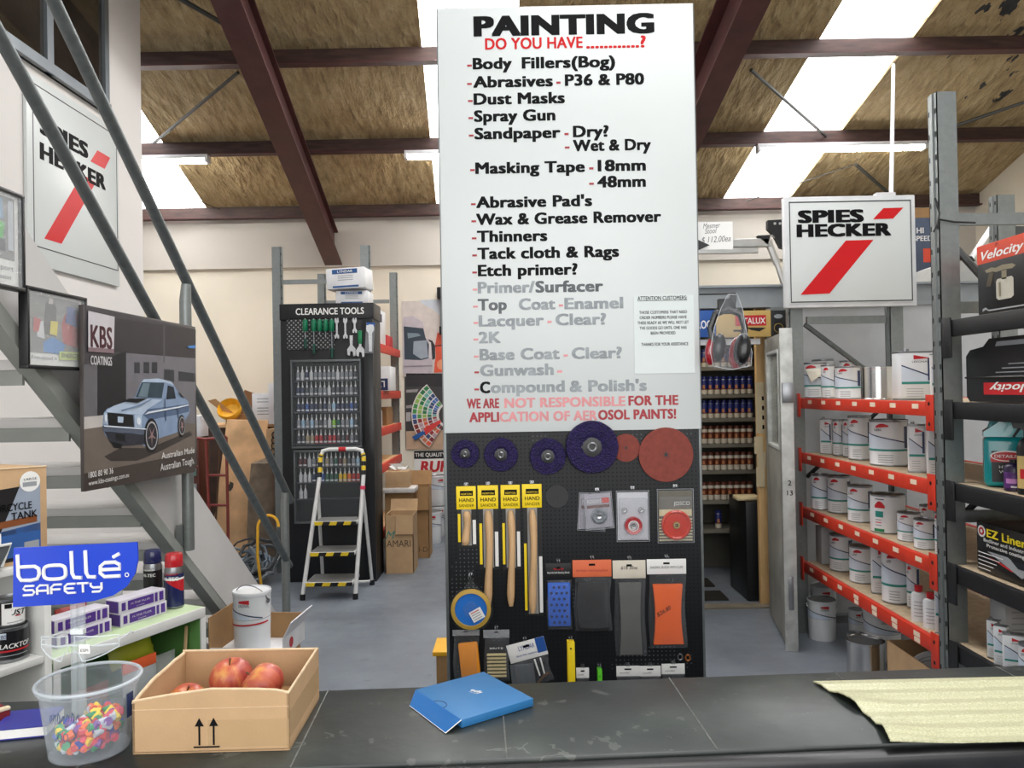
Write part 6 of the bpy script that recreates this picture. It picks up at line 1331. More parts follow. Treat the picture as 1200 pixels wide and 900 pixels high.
tt = simple_box('carton', 'white carton with arrows leaning on the cabinet side beyond the stairs', 'carton', at(316, 480, 7.9).x, at(334, 480, 7.9).x, 7.86, 8.0, 1.3, 1.72, wc, lambda b, w_, d_, h_: [b.box(ink, -w_ * .3 + k * .05, -w_ * .25 + k * .05, -d_ - .001, -d_ - .0003, h_ * .3, h_ * .5) for k in range(2)]); tt.rotation_euler.y = rad(0)
tt = simple_box('carton', 'upright brown carton between the plywood and the tool cabinet', 'carton', at(314, 545, 7.7).x, at(328, 545, 7.7).x, 7.66, 7.9, 0, 1.26, card)
b = MB(); z0 = 1.2
for k in range(7): b.tube(black, [(.02 - k * .004 + .02 * math.cos(a), -.1285, z0 - k * .055 + .03 * math.sin(a)) for a in [2 * PI * q / 8 for q in range(8)]], .006, 5, True)
tag(b.build('chain', loc=(tt.location.x, tt.location.y, 0)), 'dark chain hanging down the upright brown carton', 'chain')
o4 = Vector((-2.40, 7.35, 0)); b = MB(); b.lathe(mat('wrinkled_brown_sack', (126, 110, 92), .7, var=.3, bump=.6, bs=14), [(0, 0), (.17, 0), (.19, .3), (.17, .7), (.14, .95), (0, 1.0)], 14, Matrix.Diagonal((1, .6, 1, 1))); tag(b.build('wrapped_bundle', loc=o4), 'brown wrapped bundle standing beside the tool cabinet', 'bundle')
# hoses
hm = [mat('grey_hose', (96, 102, 106), .5), mat('dark_hose', (44, 46, 50), .5), mat('bluish_hose', (110, 124, 138), .45)]
b = MB(); rnd = random.Random(9)
for k in range(16):
    cx_, cy_ = -2.24 + rnd.uniform(-.12, .06), 6.55 + rnd.uniform(-.1, .1); r_ = rnd.uniform(.09, .18); tl_ = rnd.uniform(.1, 1.4); ph = rnd.uniform(0, 6)
    pts = []
    for q in range(15):
        a = ph + q / 14 * 2 * PI * .9; x, y = r_ * math.cos(a), r_ * math.sin(a); pts.append((cx_ + x, cy_ + y * math.cos(tl_), max(.02, r_ * math.sin(tl_) * (1 + math.sin(a)) + rnd.uniform(.0, .04) + .03 * (k % 4))))
    b.tube(hm[k % 3], pts, rnd.choice((.008, .011, .014)), 6)
tag(b.build('hoses'), 'tangled heap of grey hoses and cables on the floor beyond the stairs', 'hoses', kind='stuff')
b = MB(); p = at(314, 606, 6.2); b.tube(mat('yellow_hose', (226, 168, 40), .5), [(p.x + .06 * math.cos(a) * 1.4, p.y + .02 * math.sin(a), p.z - .08 + .09 * math.sin(a)) for a in [PI * (.0 + k / 10) for k in range(11)]] + [(p.x - .09, p.y, .3), (p.x - .08, p.y + .05, .05)], .012, 7); tag(b.build('yellow_hose'), 'loop of yellow hose over the grey hoses beyond the stairs', 'hose')
# pail in a carton by the foot of the rail
DP = 3.95; xc = at(303, 752, DP).x
simple_box('carton', 'brown carton on the floor under the white fruit tray by the rail post', 'carton', xc - .19, xc + .17, DP - .15, DP + .16, 0, .30, cardd)
t = thing('carton', 'white cut down fruit tray holding a white pail at the stair foot', 'carton', (xc, DP, .301), rad(-4)); W_, D_, H_ = .19, .155, .10
b = MB(); b.box(wc, -W_, W_, -D_, D_, .001, .006); b.box(wc, -W_, W_, -D_, -D_ + .005, .006, H_ * .5); b.box(cardd, -W_, W_, D_ - .005, D_, .006, H_ + .04); b.box(wc, W_ - .005, W_, -D_, D_, .006, H_); b.box(cardd, -W_, -W_ + .005, -D_, D_, .006, H_ + .1); b.build('carton_body', t)
b = MB(); b.box(wc, .0, .005, -D_, D_, 0, .09, M=T(W_ - .004, 0, H_) @ ry(rad(28))); b.build('carton_flap', t)
b = MB()
for k in range(2): b.poly(ink, [(-.02 + k * .04 - W_ * .5, .015), (.0 + k * .04 - W_ * .5, .015), (-.01 + k * .04 - W_ * .5, .04)], T(0, -D_ - .001, .0) @ FR)
b.lathe(redp, [(0, .001), (.026, .001), (.026, 0)], 14, T(W_ + .001, -.05, .05) @ ry(PI / 2)); b.build('printed_mark', t)
tt = pail('paint_pail', 'white paint pail with raised wire handle in the fruit tray at the stair foot', (at(297.5, 752, DP).x, DP - .02, .3075), .094, .30, 0, None, 'up')
tt.rotation_euler.z = rad(-18); b = MB(); b.wrap(redp, .0945, -1.6, 1.6, lambda a: .13 + .015 * a, lambda a: .138 + .015 * a); b.build('red_band', tt)
# ================================================================== orange shelving with tins
XRK = 1.86
t = thing('shelving_rack', 'galvanised shelving bay with orange beams full of white paint tins', 'rack', (XRK, 4.1, 0)); o = Vector((XRK, 4.1, 0))
SHZ = (1.52, 1.17, .82, .47)
for (x, y, z1) in ((1.825, 3.325, 2.85), (1.79, 5.03, 2.2), (2.42, 3.325, 2.85), (2.44, 5.03, 2.2)):
    b = MB(); upright(b, galv, x - o.x, x + .085 - o.x, y - .036 - o.y, y + .036 - o.y, z1, -1, 0, x < 2); b.box(galv, x - o.x - .01, x + .1 - o.x, y - .05 - o.y, y + .05 - o.y, 0, .006); b.build('upright', t)
for y in (3.325, 5.03):
    for z in (2.28, 1.9, 1.0, .15) if y < 4 else (2.0, .05):
        b = MB(); b.box(galv, 1.912 - o.x, 2.425 - o.x, y - o.y - .012, y - o.y + .012, z, z + .05); b.build('frame_brace', t)
    b = MB(); b.tube(galvd, [Vector((1.90, y, 2.0 if y > 4 else 2.2)) - o, Vector((2.44, y, 1.58)) - o], .016, 6); b.build('diagonal_brace', t)
    b = MB(); b.tube(blackm, [Vector((2.44, y + .02, 1.48)) - o, Vector((1.90, y + .02, 1.0)) - o], .014, 6); b.build('diagonal_brace', t)
tagm = mat('pale_price_tag', (236, 214, 190), .6)
chip = mat('chipboard_shelf', (186, 166, 138), .8, var=.15, vs=30)
for i, z in enumerate(SHZ):
    for x in (XRK - .03, 2.47):
        b = MB(); b.box(orangeb, x - o.x, x + .03 - o.x, 3.365 - o.y, 4.99 - o.y, z - .066, z, .003)
        if x < 2:
            b.box(orangeb, x - .006 - o.x, x - o.x - .0003, 3.364 - o.y, 3.43 - o.y, z - .13, z + .03, .002); b.box(orangeb, x - .006 - o.x, x - o.x - .0003, 4.94 - o.y, 4.99 - o.y, z - .12, z + .03, .002)
            for k in range(2): b.cyl(black, (x - .0063 - o.x, 3.40 - o.y, z - .1 + k * .09), (x - .0069 - o.x, 3.40 - o.y, z - .1 + k * .09), .009, n=8)
        b.build('beam', t)
    for k in range(7):
        y = 3.5 + k * .21 + (.03 if i % 2 else 0); b = MB()
        b.box(tagm, XRK - .0315 - o.x, XRK - .0302 - o.x, y - o.y, y + .055 - o.y, z - .034, z - .012)
        if i == 3 and k in (0, 1, 2, 3): b.box(tagm, XRK - .0315 - o.x, XRK - .0302 - o.x, y - o.y, y + .05 - o.y, z - .06, z - .038)
        b.build('price_tag', t)
    b = MB(); b.box(chip, XRK + .0003 - o.x, 2.4695 - o.x, 3.37 - o.y, 4.985 - o.y, z - .022, z - .004); b.build('shelf_board', t)
# tins
def tin_proto(name, r, h, style, cat, label, loc, rot=0):
    t = thing(name, label, cat, loc, rot, 'paint tins on the orange shelving')
    lidm = dsilver
    if style in ('tin', 'wide'):
        b = MB(); b.lathe(whitetin, [(0, 0), (r * .97, 0, dsilver), (r, .003, dsilver), (r, .007, dsilver), (r * .985, .009, whitetin), (r * .985, h - .009, whitetin), (r, h - .007, dsilver), (r, h, dsilver), (r * .94, h + .001, dsilver), (r * .92, h - .006, dsilver)], 28); b.build('tin_body', t)
        b = MB(); b.lathe(lidm, [(0, h - .007), (r * .74, h - .007), (r * .77, h - .003), (r * .9, h - .003), (r * .92, h - .006)], 28); b.build('tin_lid', t)
        b = MB(); R_ = r * .985 + .0006; band = tealp if style == 'tin' else green
        if style == 'tin':
            b.wrap(palep, R_, -1.5, 1.2, lambda a: h * .37, lambda a: h * (.72 - .25 * a), 14); b.wrap(navy, R_ + .0004, -1.55, 1.5, lambda a: h * (.725 - .27 * a), lambda a: h * (.745 - .26 * a), 16)
            b.wrap(tealp, R_ + .0005, -1.5, 1.5, h * .325, h * .37, 14); b.wrap(navy, R_ + .0002, .95, 1.6, h * .39, h * .86, 6)
            b.wrap(redp, R_ + .0006, -.62, .08, lambda a: h * (.83 + .02 * a), lambda a: h * (.86 + .09 * math.sin(a * 2.6) * (1 - a * .5)), 10); b.text(ink, 'LESONAL', T(-r * .62, 0, h * .765), w=r * .75, h=h * .05, bold=.02, warp=cylwarp(R_ + .0006))
            for k in range(4): b.wrap(greyp, R_ + .0003, -.5, .3, h * (.08 + k * .05), h * (.095 + k * .05), 6)
        else:
            b.wrap(redp, R_, -.9, -.25, lambda a: h * (.66), lambda a: h * (.72 + .12 * math.sin(a * 3.1)), 8); b.wrap(green, R_, -.95, -.3, h * .04, h * .12, 6); b.wrap(tealp, R_, -.85, -.35, h * .42, h * .58, 6); b.wrap(ink, R_, -.85, -.3, h * .88, h * .9, 6)
            for k in range(3): b.wrap(redp if k % 2 else greyp, R_, -.85, -.45, h * (.2 + k * .07), h * (.225 + k * .07), 6)
        b.build('tin_label', t)
    elif style == 'bare':
        b = MB(); b.lathe(silver, [(0, 0), (r * .97, 0), (r, .003), (r, .007), (r * .985, .009), (r * .985, h - .009), (r, h - .007), (r, h), (r * .94, h + .001), (r * .92, h - .006)], 36); b.build('tin_body', t)
        b = MB(); b.lathe(lidm, [(0, h - .007), (r * .74, h - .007), (r * .77, h - .003), (r * .9, h - .003), (r * .92, h - .006)], 28); b.build('tin_lid', t)
    elif style == 'rect':                     # flat sided can; front along -Y
        w_, d_ = r, r * .62
        b = MB(); b.box(whitetin, -w_, w_, -d_, d_, .004, h - .004, .012, seg=3); b.box(dsilver, -w_ - .001, w_ + .001, -d_ - .001, d_ + .001, 0, .006, .002); b.box(dsilver, -w_ - .001, w_ + .001, -d_ - .001, d_ + .001, h - .006, h, .002); b.build('can_body', t)
        b = MB(); b.lathe(lidm, [(.016, h + .0005), (.016, h + .014), (0, h + .016)], 14, T(-w_ * .4, 0, 0)); b.build('screw_cap', t)
        b = MB(); q = lambda m, a, c, z0, z1, k=0: b.add(m, [(a, -d_ - .0006 - k * .0003, z0[0]), (c, -d_ - .0006 - k * .0003, z0[1]), (c, -d_ - .0006 - k * .0003, z1[1]), (a, -d_ - .0006 - k * .0003, z1[0])], [(0, 1, 2, 3)])
        W1 = w_ - .012
        q(palep, -W1, W1, (h * .38, h * .38), (h * .72, h * .48)); q(navy, -W1, W1, (h * .7, h * .46), (h * .725, h * .49), 1); q(tealp, -W1, W1, (h * .33, h * .33), (h * .38, h * .38), 1); q(redp, -W1 * .2, W1 * .8, (h * .83, h * .85), (h * .92, h * .86), 1)
        b.text(ink, 'LESONAL', T(-W1 * .3, -d_ - .0012, h * .765) @ FR, w=W1 * 1.1, h=h * .04); q(navy, W1 * .7, W1, (h * .4, h * .4), (h * .85, h * .85), 2)
        for k in range(4): q(greyp, -W1 * .7, W1 * .4, (h * (.08 + k * .05),) * 2, (h * (.09 + k * .05),) * 2)
        b.build('can_label', t)
        b = MB(); b.box(navy, w_ + .0004, w_ + .001, -d_ + .01, d_ - .01, h * .4, h * .9); b.build('side_print', t)
    return t
PROT = {}
STD = dict(tin=(.085, .19), wide=(.1, .2), bare=(.095, .2), rect=(.075, .26))
NAME = dict(tin='paint_tin', wide='paint_tin', bare='bare_tin', rect='paint_can')
def rtin(style, px0, px1, py0, py1, z, lab, dx=.11, rot=-25, d=None):
    pc_ = (px0 + px1) / 2; X = XRK + dx
    if d is None: d = X * F / (pc_ - 604)
    else: X = (pc_ - 604) * d / F
    r = (px1 - px0) * d / F / 2; h = at(pc_, py0, d).z - z if py1 is None else (py1 - py0) * d / F
    if style == 'rect': r /= 1.0
    loc = (X, d, z)
    r0, h0 = STD[style]
    if style not in PROT: PROT[style] = tin_proto(NAME[style], r0, h0, style, 'tin' if style != 'rect' else 'can', lab, loc, rad(rot)); q = PROT[style]; q.scale = (r / r0, r / r0, h / h0)
    else: dup(PROT[style], lab, loc, rad(rot), (r / r0, r / r0, h / h0))
    return loc, r, h
z = SHZ[0] + .0005 - .004 + .001
z = 1.5165
rtin('tin', 935, 967, 425, 466, z, 'white paint tin at the door end of the top orange shelf, paper stuck on it', .12, -10)
rtin('tin', 962, 978, 428, 467, z, 'narrow white paint tin second from the door on the top orange shelf', .12, -25)
rtin('tin', 978.5, 1007, 429, 467, z, 'white paint tin beside the bare silver tin on the top orange shelf', .11, -30)
rtin('tin', 952, 976, 423, 467, z, 'white paint tin in the rear row of the top orange shelf, by the door', .3, -20)
rtin('tin', 984, 1004, 424, 467, z, 'white paint tin in the rear row of the top orange shelf, behind the silver tin', .36, -20, None)
rtin('bare', 1009, 1047, 430, 468, z, 'bare shiny silver tin on the top orange shelf', .12, 0)
rtin('rect', 1049, 1089, 412, 469, z, 'large flat sided pale blue can by the post on the top orange shelf', .15, -8)
rtin('rect', 1090, 1105, 414, 469, z, 'slim flat sided can squeezed behind the post on the top orange shelf', .15, -20)
p = at(951, 437, 5.18); b = MB(); b.add(mat('curled_cream_paper', (220, 214, 198), .7), [(-.06, -.0, .03), (.07, -.01, .04), (.03, -.03, -.01), (-.03, -.02, -.05)], [(0, 1, 2, 3)]); b.add(MATS['curled_cream_paper'], [(-.06, -.0, .03), (.0, -.035, .015), (-.03, -.02, -.05)], [(0, 1, 2)]); tag(b.build('paper_note', loc=(atx(951, 437, XRK + .12).x - .02, atx(951, 437, XRK + .12).y - .105, p.z - .01), smooth=0), 'curled cream paper stuck on the paint tin at the door end', 'paper')
z = 1.1665
rtin('rect', 960, 973, 491, 532, z, 'slim flat can nearest the door on the second orange shelf'.replace('nearest the door', 'at the door end'), .10, -30)
rtin('tin', 974, 985.5, 492, 534, z, 'narrow white tin next to the slim can on the second orange shelf', .12, -30)
rtin('tin', 985.5, 996, 493, 537, z, 'narrow white tin, third from the door on the second orange shelf', .13, -30)
rtin('tin', 992.5, 1018, 493, 544, z, 'white tin fourth from the door on the second orange shelf', .13, -35)
rtin('tin', 1018, 1060, 496, 549, z, 'biggest white tin in the middle of the second orange shelf', .14, -30)
rtin('rect', 1062, 1081, 500, 556, z, 'flat sided white can beside the biggest tin on the second orange shelf', .10, -25)
rtin('rect', 1084, 1102, 502, 559, z, 'flat sided white can at the post end of the second orange shelf', .10, -20)
z = .8165
rtin('tin', 948, 968, 559, 600, z, 'white tin at the door end of the third orange shelf', .12, -30, 4.88)
rtin('tin', 967, 992, 562, 605, z, 'white tin second from the door on the third orange shelf', .12, -30)
rtin('tin', 990.5, 1018, 572, 614, z, 'white tin third from the door on the third orange shelf', .11, -40)
rtin('wide', 1017, 1055, 581, 625, z, 'broad tin with green and red print in the middle of the third orange shelf', .11, -20)
rtin('tin', 1048, 1073, 604, 637, z, 'small white tin beside the broad tin on the third orange shelf', .10, -35)
rtin('tin', 1067, 1091, 611, 645, z, 'small white tin at the shelf edge near the post, third orange shelf', .08, -40)
rtin('tin', 1074, 1092, 603, 640, z, 'small white tin behind another near the post, third orange shelf', .24, -40)
rtin('tin', 1091, 1104, 600, 651, z, 'narrow white tin hard against the post on the third orange shelf', .07, -60)
z = .4665
rtin('tin', 968, 993, 633, 675, z, 'white tin at the door end of the lowest orange shelf', .12, -35)
rtin('tin', 991, 1019, 641, 683, z, 'white tin second from the door on the lowest orange shelf', .12, -30)
rtin('rect', 1016, 1034, 647, 702, z, 'flat can with red and green print beside the tall white tin, lowest orange shelf', .10, -20)
rtin('tin', 1028.5, 1058, 652, 715, z, 'tall white tin with grey label in the middle of the lowest orange shelf', .10, -25)
rtin('tin', 1057, 1071, 663, 716, z, 'narrow white tin half behind the tall tin, lowest orange shelf', .14, -50)
rtin('rect', 1090, 1106, 678, 741, z, 'flat white can against the post on the lowest orange shelf', .06, -40)
simple_box('carton', 'plain white carton at the back corner of the lowest orange shelf', 'carton', 1.92, 2.08, 4.88, 4.975, .4665, .7, mat('grey_white_carton', (180, 182, 184), .7))
def bottle2(px, py1, py0, z, lab, dx):
    X = XRK + dx; d = X * F / (px - 604); h = (py1 - py0) * d / F; r = .034; tt = thing('spray_bottle', lab, 'bottle', (X, d, z), rad(-30), 'red capped bottles on the lowest orange shelf')
    b = MB(); b.lathe(whitetin, [(0, 0), (r, 0), (r, h * .72), (r * .85, h * .8), (r * .45, h * .84), (0, h * .84)], 18, Matrix.Diagonal((1, .7, 1, 1))); b.build('bottle_body', tt)
    b = MB(); b.lathe(redp, [(r * .5, h * .84), (r * .55, h), (0, h)], 14); b.build('red_cap', tt)
    b = MB(); 
    for k in range(5): b.wrap(greyp, r + .0008, -.6, .6, h * (.15 + k * .1), h * (.17 + k * .1), 6, Matrix.Diagonal((1, .7, 1, 1)))
    b.build('printed_label', tt)
bottle2(1070, 725, 684, .4665, 'white bottle with red cap, the one farther from the post, lowest orange shelf'.replace('farther from', 'away from'), .05)
bottle2(1084, 732, 691, .4665, 'white bottle with red cap beside the flat can, lowest orange shelf', .05)
# floor under the shelving
def floor_pail(px0, px1, py0, py1, lab, lidm=None, handle=True, dd=0):
    pc_ = (px0 + px1) / 2; g0 = atz(pc_, py1, 0.0); r = (px1 - px0) * g0.y / F / 2; d = g0.y + r * .9 + dd; r = (px1 - px0) * d / F / 2; h = (py1 - py0) * d / F * .93
    q = dup(PAIL, lab, ((pc_ - 604) * d / F, d, 0), rad(-20), (r / .115, r / .115, h / .33), 'white pails under the orange shelving'); return q
floor_pail(941, 972.5, 699, 748, 'white pail with pale blue swoosh on the floor beside the open booth door', dd=-.07)
floor_pail(950, 979, 690, 738, 'white pail standing behind another beside the open booth door').location.y = 5.2
floor_pail(1006, 1047, 716, 776, 'white lidded pail with wire handle on the floor under the lowest orange shelf')
floor_pail(988, 1006, 714, 752, 'small dark topped pail in shadow behind the lidded pail')
floor_pail(1046, 1080, 728, 768, 'white pail deep under the orange shelving behind the grey lid')
g0 = atz(1003, 770, 0); dup(PROT['tin'], 'little white tin on the floor beside the bare silver can', (g0.x, g0.y, 0), rad(-20), (.55, .55, .75))
g0 = atz(1021, 802, 0); dup(PROT['bare'], 'open bare silver can on the floor beside the cardboard carton', (g0.x, g0.y + .06, 0), 0, (.098 / .095, .098 / .095, .22 / .2))
opencarton('open brown carton on the floor inside the lowest orange shelf, a lid in it', 1.885, 2.18, 3.45, 3.97, .285, card, False)
o = Vector((1.86, 3.42, 0)); t = thing('bucket_lid', 'round grey white bucket lid standing on edge in the open carton', 'lid', (1.99, 3.70, .16)); t.rotation_euler = (rad(78), 0, rad(-55))
b = MB(); b.lathe(mat('grey_white_lid', (186, 188, 190), .45), [(0, .004), (.12, .004), (.125, .010), (.14, .012), (.147, .008), (.15, -.004), (.145, -.008), (.14, .0), (0, .0)], 36); b.build('lid_disc', t)
b = MB(); b.tube(greyp, [(.11 * math.cos(a), .11 * math.sin(a), .006) for a in [2 * PI * k / 30 for k in range(30)]], .003, 6, True); b.build('lid_ridge', t)
# ================================================================== black shelving bay beside it
t = thing('shelving_rack', 'black shelving bay with chipboard shelves of boxed kits and bottles', 'rack', (XRK, 2.6, 0)); o = Vector((XRK, 2.6, 0))
BZ = (1.865, 1.52, 1.178, .83, .50)
for i, z in enumerate(BZ):
    for x in (XRK - .03, 2.47):
        b = MB(); b.box(blackm, x - o.x, x + .03 - o.x, 1.83 - o.y, 3.284 - o.y, z - .07, z, .003)
        if x < 2: b.box(blackm, x - .008 - o.x, x - o.x - .0003, 3.22 - o.y, 3.284 - o.y, z - .16, z + .01, .002)
        b.build('beam', t)
    b = MB(); b.box(chip, XRK + .0003 - o.x, 2.4695 - o.x, 1.83 - o.y, 3.28 - o.y, z - .02, z - .003); b.build('shelf_board', t)
for x in (1.83, 2.42):
    b = MB(); upright(b, blackm, x - o.x, x + .085 - o.x, 1.755 - o.y, 1.825 - o.y, 2.4, -1, 0, False); b.build('upright', t)
for y in (2.55, 2.8, 3.0):
    b = MB(); b.box(tagm, XRK - .0315 - o.x, XRK - .0302 - o.x, y - o.y, y + .07 - o.y, .445, .468); b.build('price_tag', t)
def sidebox(name, lab, px0, d1, z, h, m, deco, depth=.22, dx=.03, d0=None, bev=.003):
    """a carton whose printed face looks at the aisle (-X), running from depth d1 (near) to the depth of pixel px0"""
    X = XRK + dx; d0 = d0 or X * F / (px0 - 604); tt = thing(name, lab, name.replace('_', ' '), (X, d0, z), -PI / 2); L_ = d0 - d1
    b = MB(); b.box(m, 0, L_, 0, depth, 0.0005, h, bev); b.build('box_body', tt)
    b = MB(); deco(b, L_, h); b.build('printed_label', tt, smooth=0); return tt
def qd(b, m, x0, x1, z0, z1, k=1): b.add(m, [(x0, -.0004 - .0003 * k, z0), (x1, -.0004 - .0003 * k, z0), (x1, -.0004 - .0003 * k, z1), (x0, -.0004 - .0003 * k, z1)], [(0, 1, 2, 3)])
def qp(b, m, pts, k=1): b.poly(m, [(x, -.0004 - .0003 * k, z) for x, z in pts])
orr = mat('orange_red_carton_band', (206, 70, 44), .5)
def dec1(b, L_, h):
    qd(b, orr, .0, L_, h * .74, h); b.box(orr, -.0012, -.0003, 0, .2, h * .74, h); b.text(paper, 'Velocity', T(.03, -.002, h * .79) @ FR, w=.26, h=h * .12, bold=.03, shear=.3); b.text(ink, 'SPI', T(.12, -.002, h * .94) @ FR, h=h * .04)
    gm = mat('print_gun_metal', (150, 142, 120), .3, .4); gd = mat('print_gun_dark', (92, 84, 70), .3, .4)
    qp(b, gm, [(.05, h * .64), (.09, h * .66), (.12, h * .64), (.16, h * .66), (.22, h * .645), (.24, h * .61), (.22, h * .58), (.17, h * .59), (.12, h * .58), (.1, h * .6), (.06, h * .6)], 1)
    qp(b, gd, [(.08, h * .6), (.11, h * .58), (.085, h * .4), (.055, h * .41)], 2); qp(b, gm, [(.155, h * .58), (.185, h * .58), (.185, h * .46), (.155, h * .46)], 2)
    qp(b, mat('print_gun_cup', (206, 202, 188), .25, .3), [(.12, h * .45), (.13, h * .48), (.215, h * .48), (.225, h * .45), (.225, h * .22), (.21, h * .19), (.135, h * .19), (.12, h * .22)], 2); qp(b, gm, [(.135, h * .43), (.15, h * .43), (.15, h * .24), (.135, h * .24)], 3)
    qp(b, greyp, [(.03, h * .06), (.05, h * .09), (.07, h * .06), (.3, h * .055), (.3, h * .075), (.07, h * .08), (.05, h * .12), (.03, h * .1)], 2)
sidebox('spray_gun_box', 'black spray gun box with an orange red top band on the top black shelf', 1147, 2.72, 1.866, .285, black, dec1, .2)
t = thing('tool_case', 'black plastic tool case with a red label upside down on the second black shelf', 'case', (XRK + .05, 3.26, 1.521), -PI / 2)
case = mat('black_blow_moulded_case', (16, 17, 22), .4, var=.15)
pr = [(0.0, .02), (.02, 0), (.62, 0), (.64, .02), (.64, .19), (.6, .22), (.5, .225), (.46, .255), (.16, .255), (.12, .225), (.03, .215), (0, .19)]
b = MB(); b.prism(case, pr, .1, T(0, 0, 0) @ FR); b.build('case_shell', t)
b = MB(); b.prism(mat('pale_handle_gap', (150, 154, 160), .5), [(.2, .222), (.21, .24), (.42, .24), (.43, .222)], .002, T(0, -.0006, 0) @ FR); b.tube(case, [(.0, -.004, .1), (.64, -.004, .1)], .004, 5); b.build('handle', t)
b = MB(); qd(b, redp, .12, .5, .03, .078, 2); b.text(paper, 'Velocity', T(.46, -.0022, .07) @ FR @ Matrix.Rotation(PI, 4, 'Z'), w=.3, h=.03, bold=.03, shear=.3)
for k in range(4): qd(b, greyp, .16 + .04 * k, .46, .10 + .016 * k, .104 + .016 * k, 2)
b.build('printed_label', t, smooth=0)
# bottles on the third black shelf
teal = mat('teal_soap_liquid', (10, 140, 146), .25, var=.05, coat=.4); tcl = mat('clear_teal_plastic', (120, 190, 196), .2, coat=.4, var=.03)
X = XRK + .1; d = X * F / (1150 - 604); t = thing('soap_jug', 'big square jug of teal soap on the third black shelf behind the post', 'jug', (X + .04, 3.14, 1.1785), rad(-28))
b = MB(); b.box(teal, -.085, .085, -.06, .06, 0, .2, .018, seg=3); b.build('jug_body', t)
b = MB(); b.prism(tcl, [(-.085, 0), (.085, 0), (.085, .03), (.04, .062), (-.03, .062), (-.085, .02)], .1, T(0, -.05, .2005) @ FR); b.tube(tcl, [(-.06, 0, .22), (-.05, 0, .262), (.02, 0, .272), (.07, 0, .235)], .014, 8); b.build('handle', t)
b = MB(); b.lathe(mat('pale_jug_cap', (190, 206, 208), .4), [(.026, 0), (.026, .03), (0, .032)], 16, T(-.045, 0, .262)); b.build('cap', t)
b = MB(); qq = lambda m, p, k=1: b.poly(m, [(x, -.0606 - .0003 * k, z) for x, z in p])
qq(black, [(-.06, .02), (.05, .02), (.05, .145), (-.06, .145)]); qq(redp, [(-.062, .1), (.052, .1), (.055, .13), (0, .145), (-.065, .13)], 2); qq(paper, ell(-.005, .125, .06, .022), 3); qq(redp, ell(-.005, .124, .055, .017), 4); b.text(paper, 'DETAILER', T(-.05, -.0625, .118) @ FR, w=.09, h=.012, bold=.02)
b.text(paper, 'HYPER', T(-.035, -.0618, .075) @ FR, w=.06, h=.012); b.text(paper, 'WASH', T(-.035, -.0618, .055) @ FR, w=.06, h=.012); b.build('printed_label', t, smooth=0)
simple_box('carton', 'grey white box behind the teal soap jug on the third black shelf', 'carton', 2.1, 2.35, 2.95, 3.25, 1.1785, 1.46, mat('grey_white_box', (186, 190, 192), .6))
def small(lab, X, d, r, h, m, capm, lm, cat='bottle', name='polish_bottle', trig=False, txt=None):
    tt = thing(name, lab, cat, (X, d, 1.1785), rad(-35)); b = MB(); b.lathe(m, [(0, 0), (r, 0), (r, h * .66), (r * .8, h * .76), (r * .4, h * .82), (0, h * .82)], 18, Matrix.Diagonal((1, .75, 1, 1))); b.build('bottle_body', tt)
    b = MB(); b.lathe(capm, [(r * .45, h * .821), (r * .45, h * .92), (0, h * .92)], 12)
    if trig: b.prism(capm, [(-.05, h * .95), (-.02, h * .92), (.03, h * .92), (.04, h * 1.05), (-.06, h * 1.08)], .02, T(0, -.01, 0) @ FR); b.tube(capm, [(-.03, -.01, h * .95), (-.05, -.01, h * .82)], .005, 6)
    b.build('trigger_head' if trig else 'bottle_cap', tt)
    b = MB(); D = Matrix.Diagonal((1, .75, 1, 1)); b.wrap(lm[0], r + .0008, -1.2, 1.2, h * .08, h * .55, 10, D); b.wrap(lm[1], r + .0014, -.8, .9, h * .22, h * .36, 8, D); b.wrap(paper, r + .0016, -.3, .6, h * .1, h * .14, 6, D); b.build('printed_label', tt)
purc = mat('purple_polish_label', (84, 40, 110), .4); small('small purple labelled bottle beside the teal soap jug', XRK + .075, 3.0, .036, .13, mat('dark_purple_bottle', (40, 22, 60), .3), black, (purc, mat('pink_label_band', (190, 130, 190), .4)))
small('black trigger spray bottle with red and gold label on the third black shelf', XRK + .07, 2.9, .042, .26, black, black, (mat('gold_label', (196, 170, 110), .4), redp), trig=True)
small('purple labelled bottle past the trigger spray, at the edge of the photo', XRK + .08, 2.8, .04, .16, MATS['dark_purple_bottle'], black, (mat('violet_label', (100, 60, 160), .4), paper))
# fourth black shelf
def dec2(b, L_, h):
    b.text(mat('yellow_ink', (246, 222, 40), .5), 'EZ Liner', T(.07, -.0016, h * .74) @ FR, w=.24, h=h * .16, bold=.05)
    b.text(paper, 'Bedliner and Industrial', T(.05, -.0016, h * .63) @ FR, w=.27, h=h * .07, bold=.02); b.text(paper, 'Protective coating', T(.07, -.0016, h * .53) @ FR, w=.23, h=h * .07, bold=.02)
    qp(b, paper, ell(.035, h * .82, .026, h * .12), 1); qp(b, redp, ell(.035, h * .82, .018, h * .08), 2); qp(b, paper, ell(.035, h * .82, .008, h * .04), 3)
    qp(b, redp, [(.08, h * .34), (.16, h * .3), (.34, h * .12), (.37, h * .34), (.36, h * .5), (.3, h * .3), (.22, h * .2)], 1); qp(b, greyp, [(.07, h * .45), (.2, h * .46), (.33, h * .26), (.28, h * .14), (.2, h * .26)], 2); qp(b, mat('print_truck_dark', (30, 34, 40), .4), [(.22, h * .42), (.34, h * .44), (.35, h * .32), (.26, h * .3)], 3)
    for k in range(5): qd(b, paper, .01, .09 + .02 * k, h * (.06 + .08 * k), h * (.075 + .08 * k), 3)
sidebox('liner_kit_box', 'black coating kit box with yellow title and red picture on the fourth black shelf', 1139, 2.86, .831, .2, black, dec2, .2)
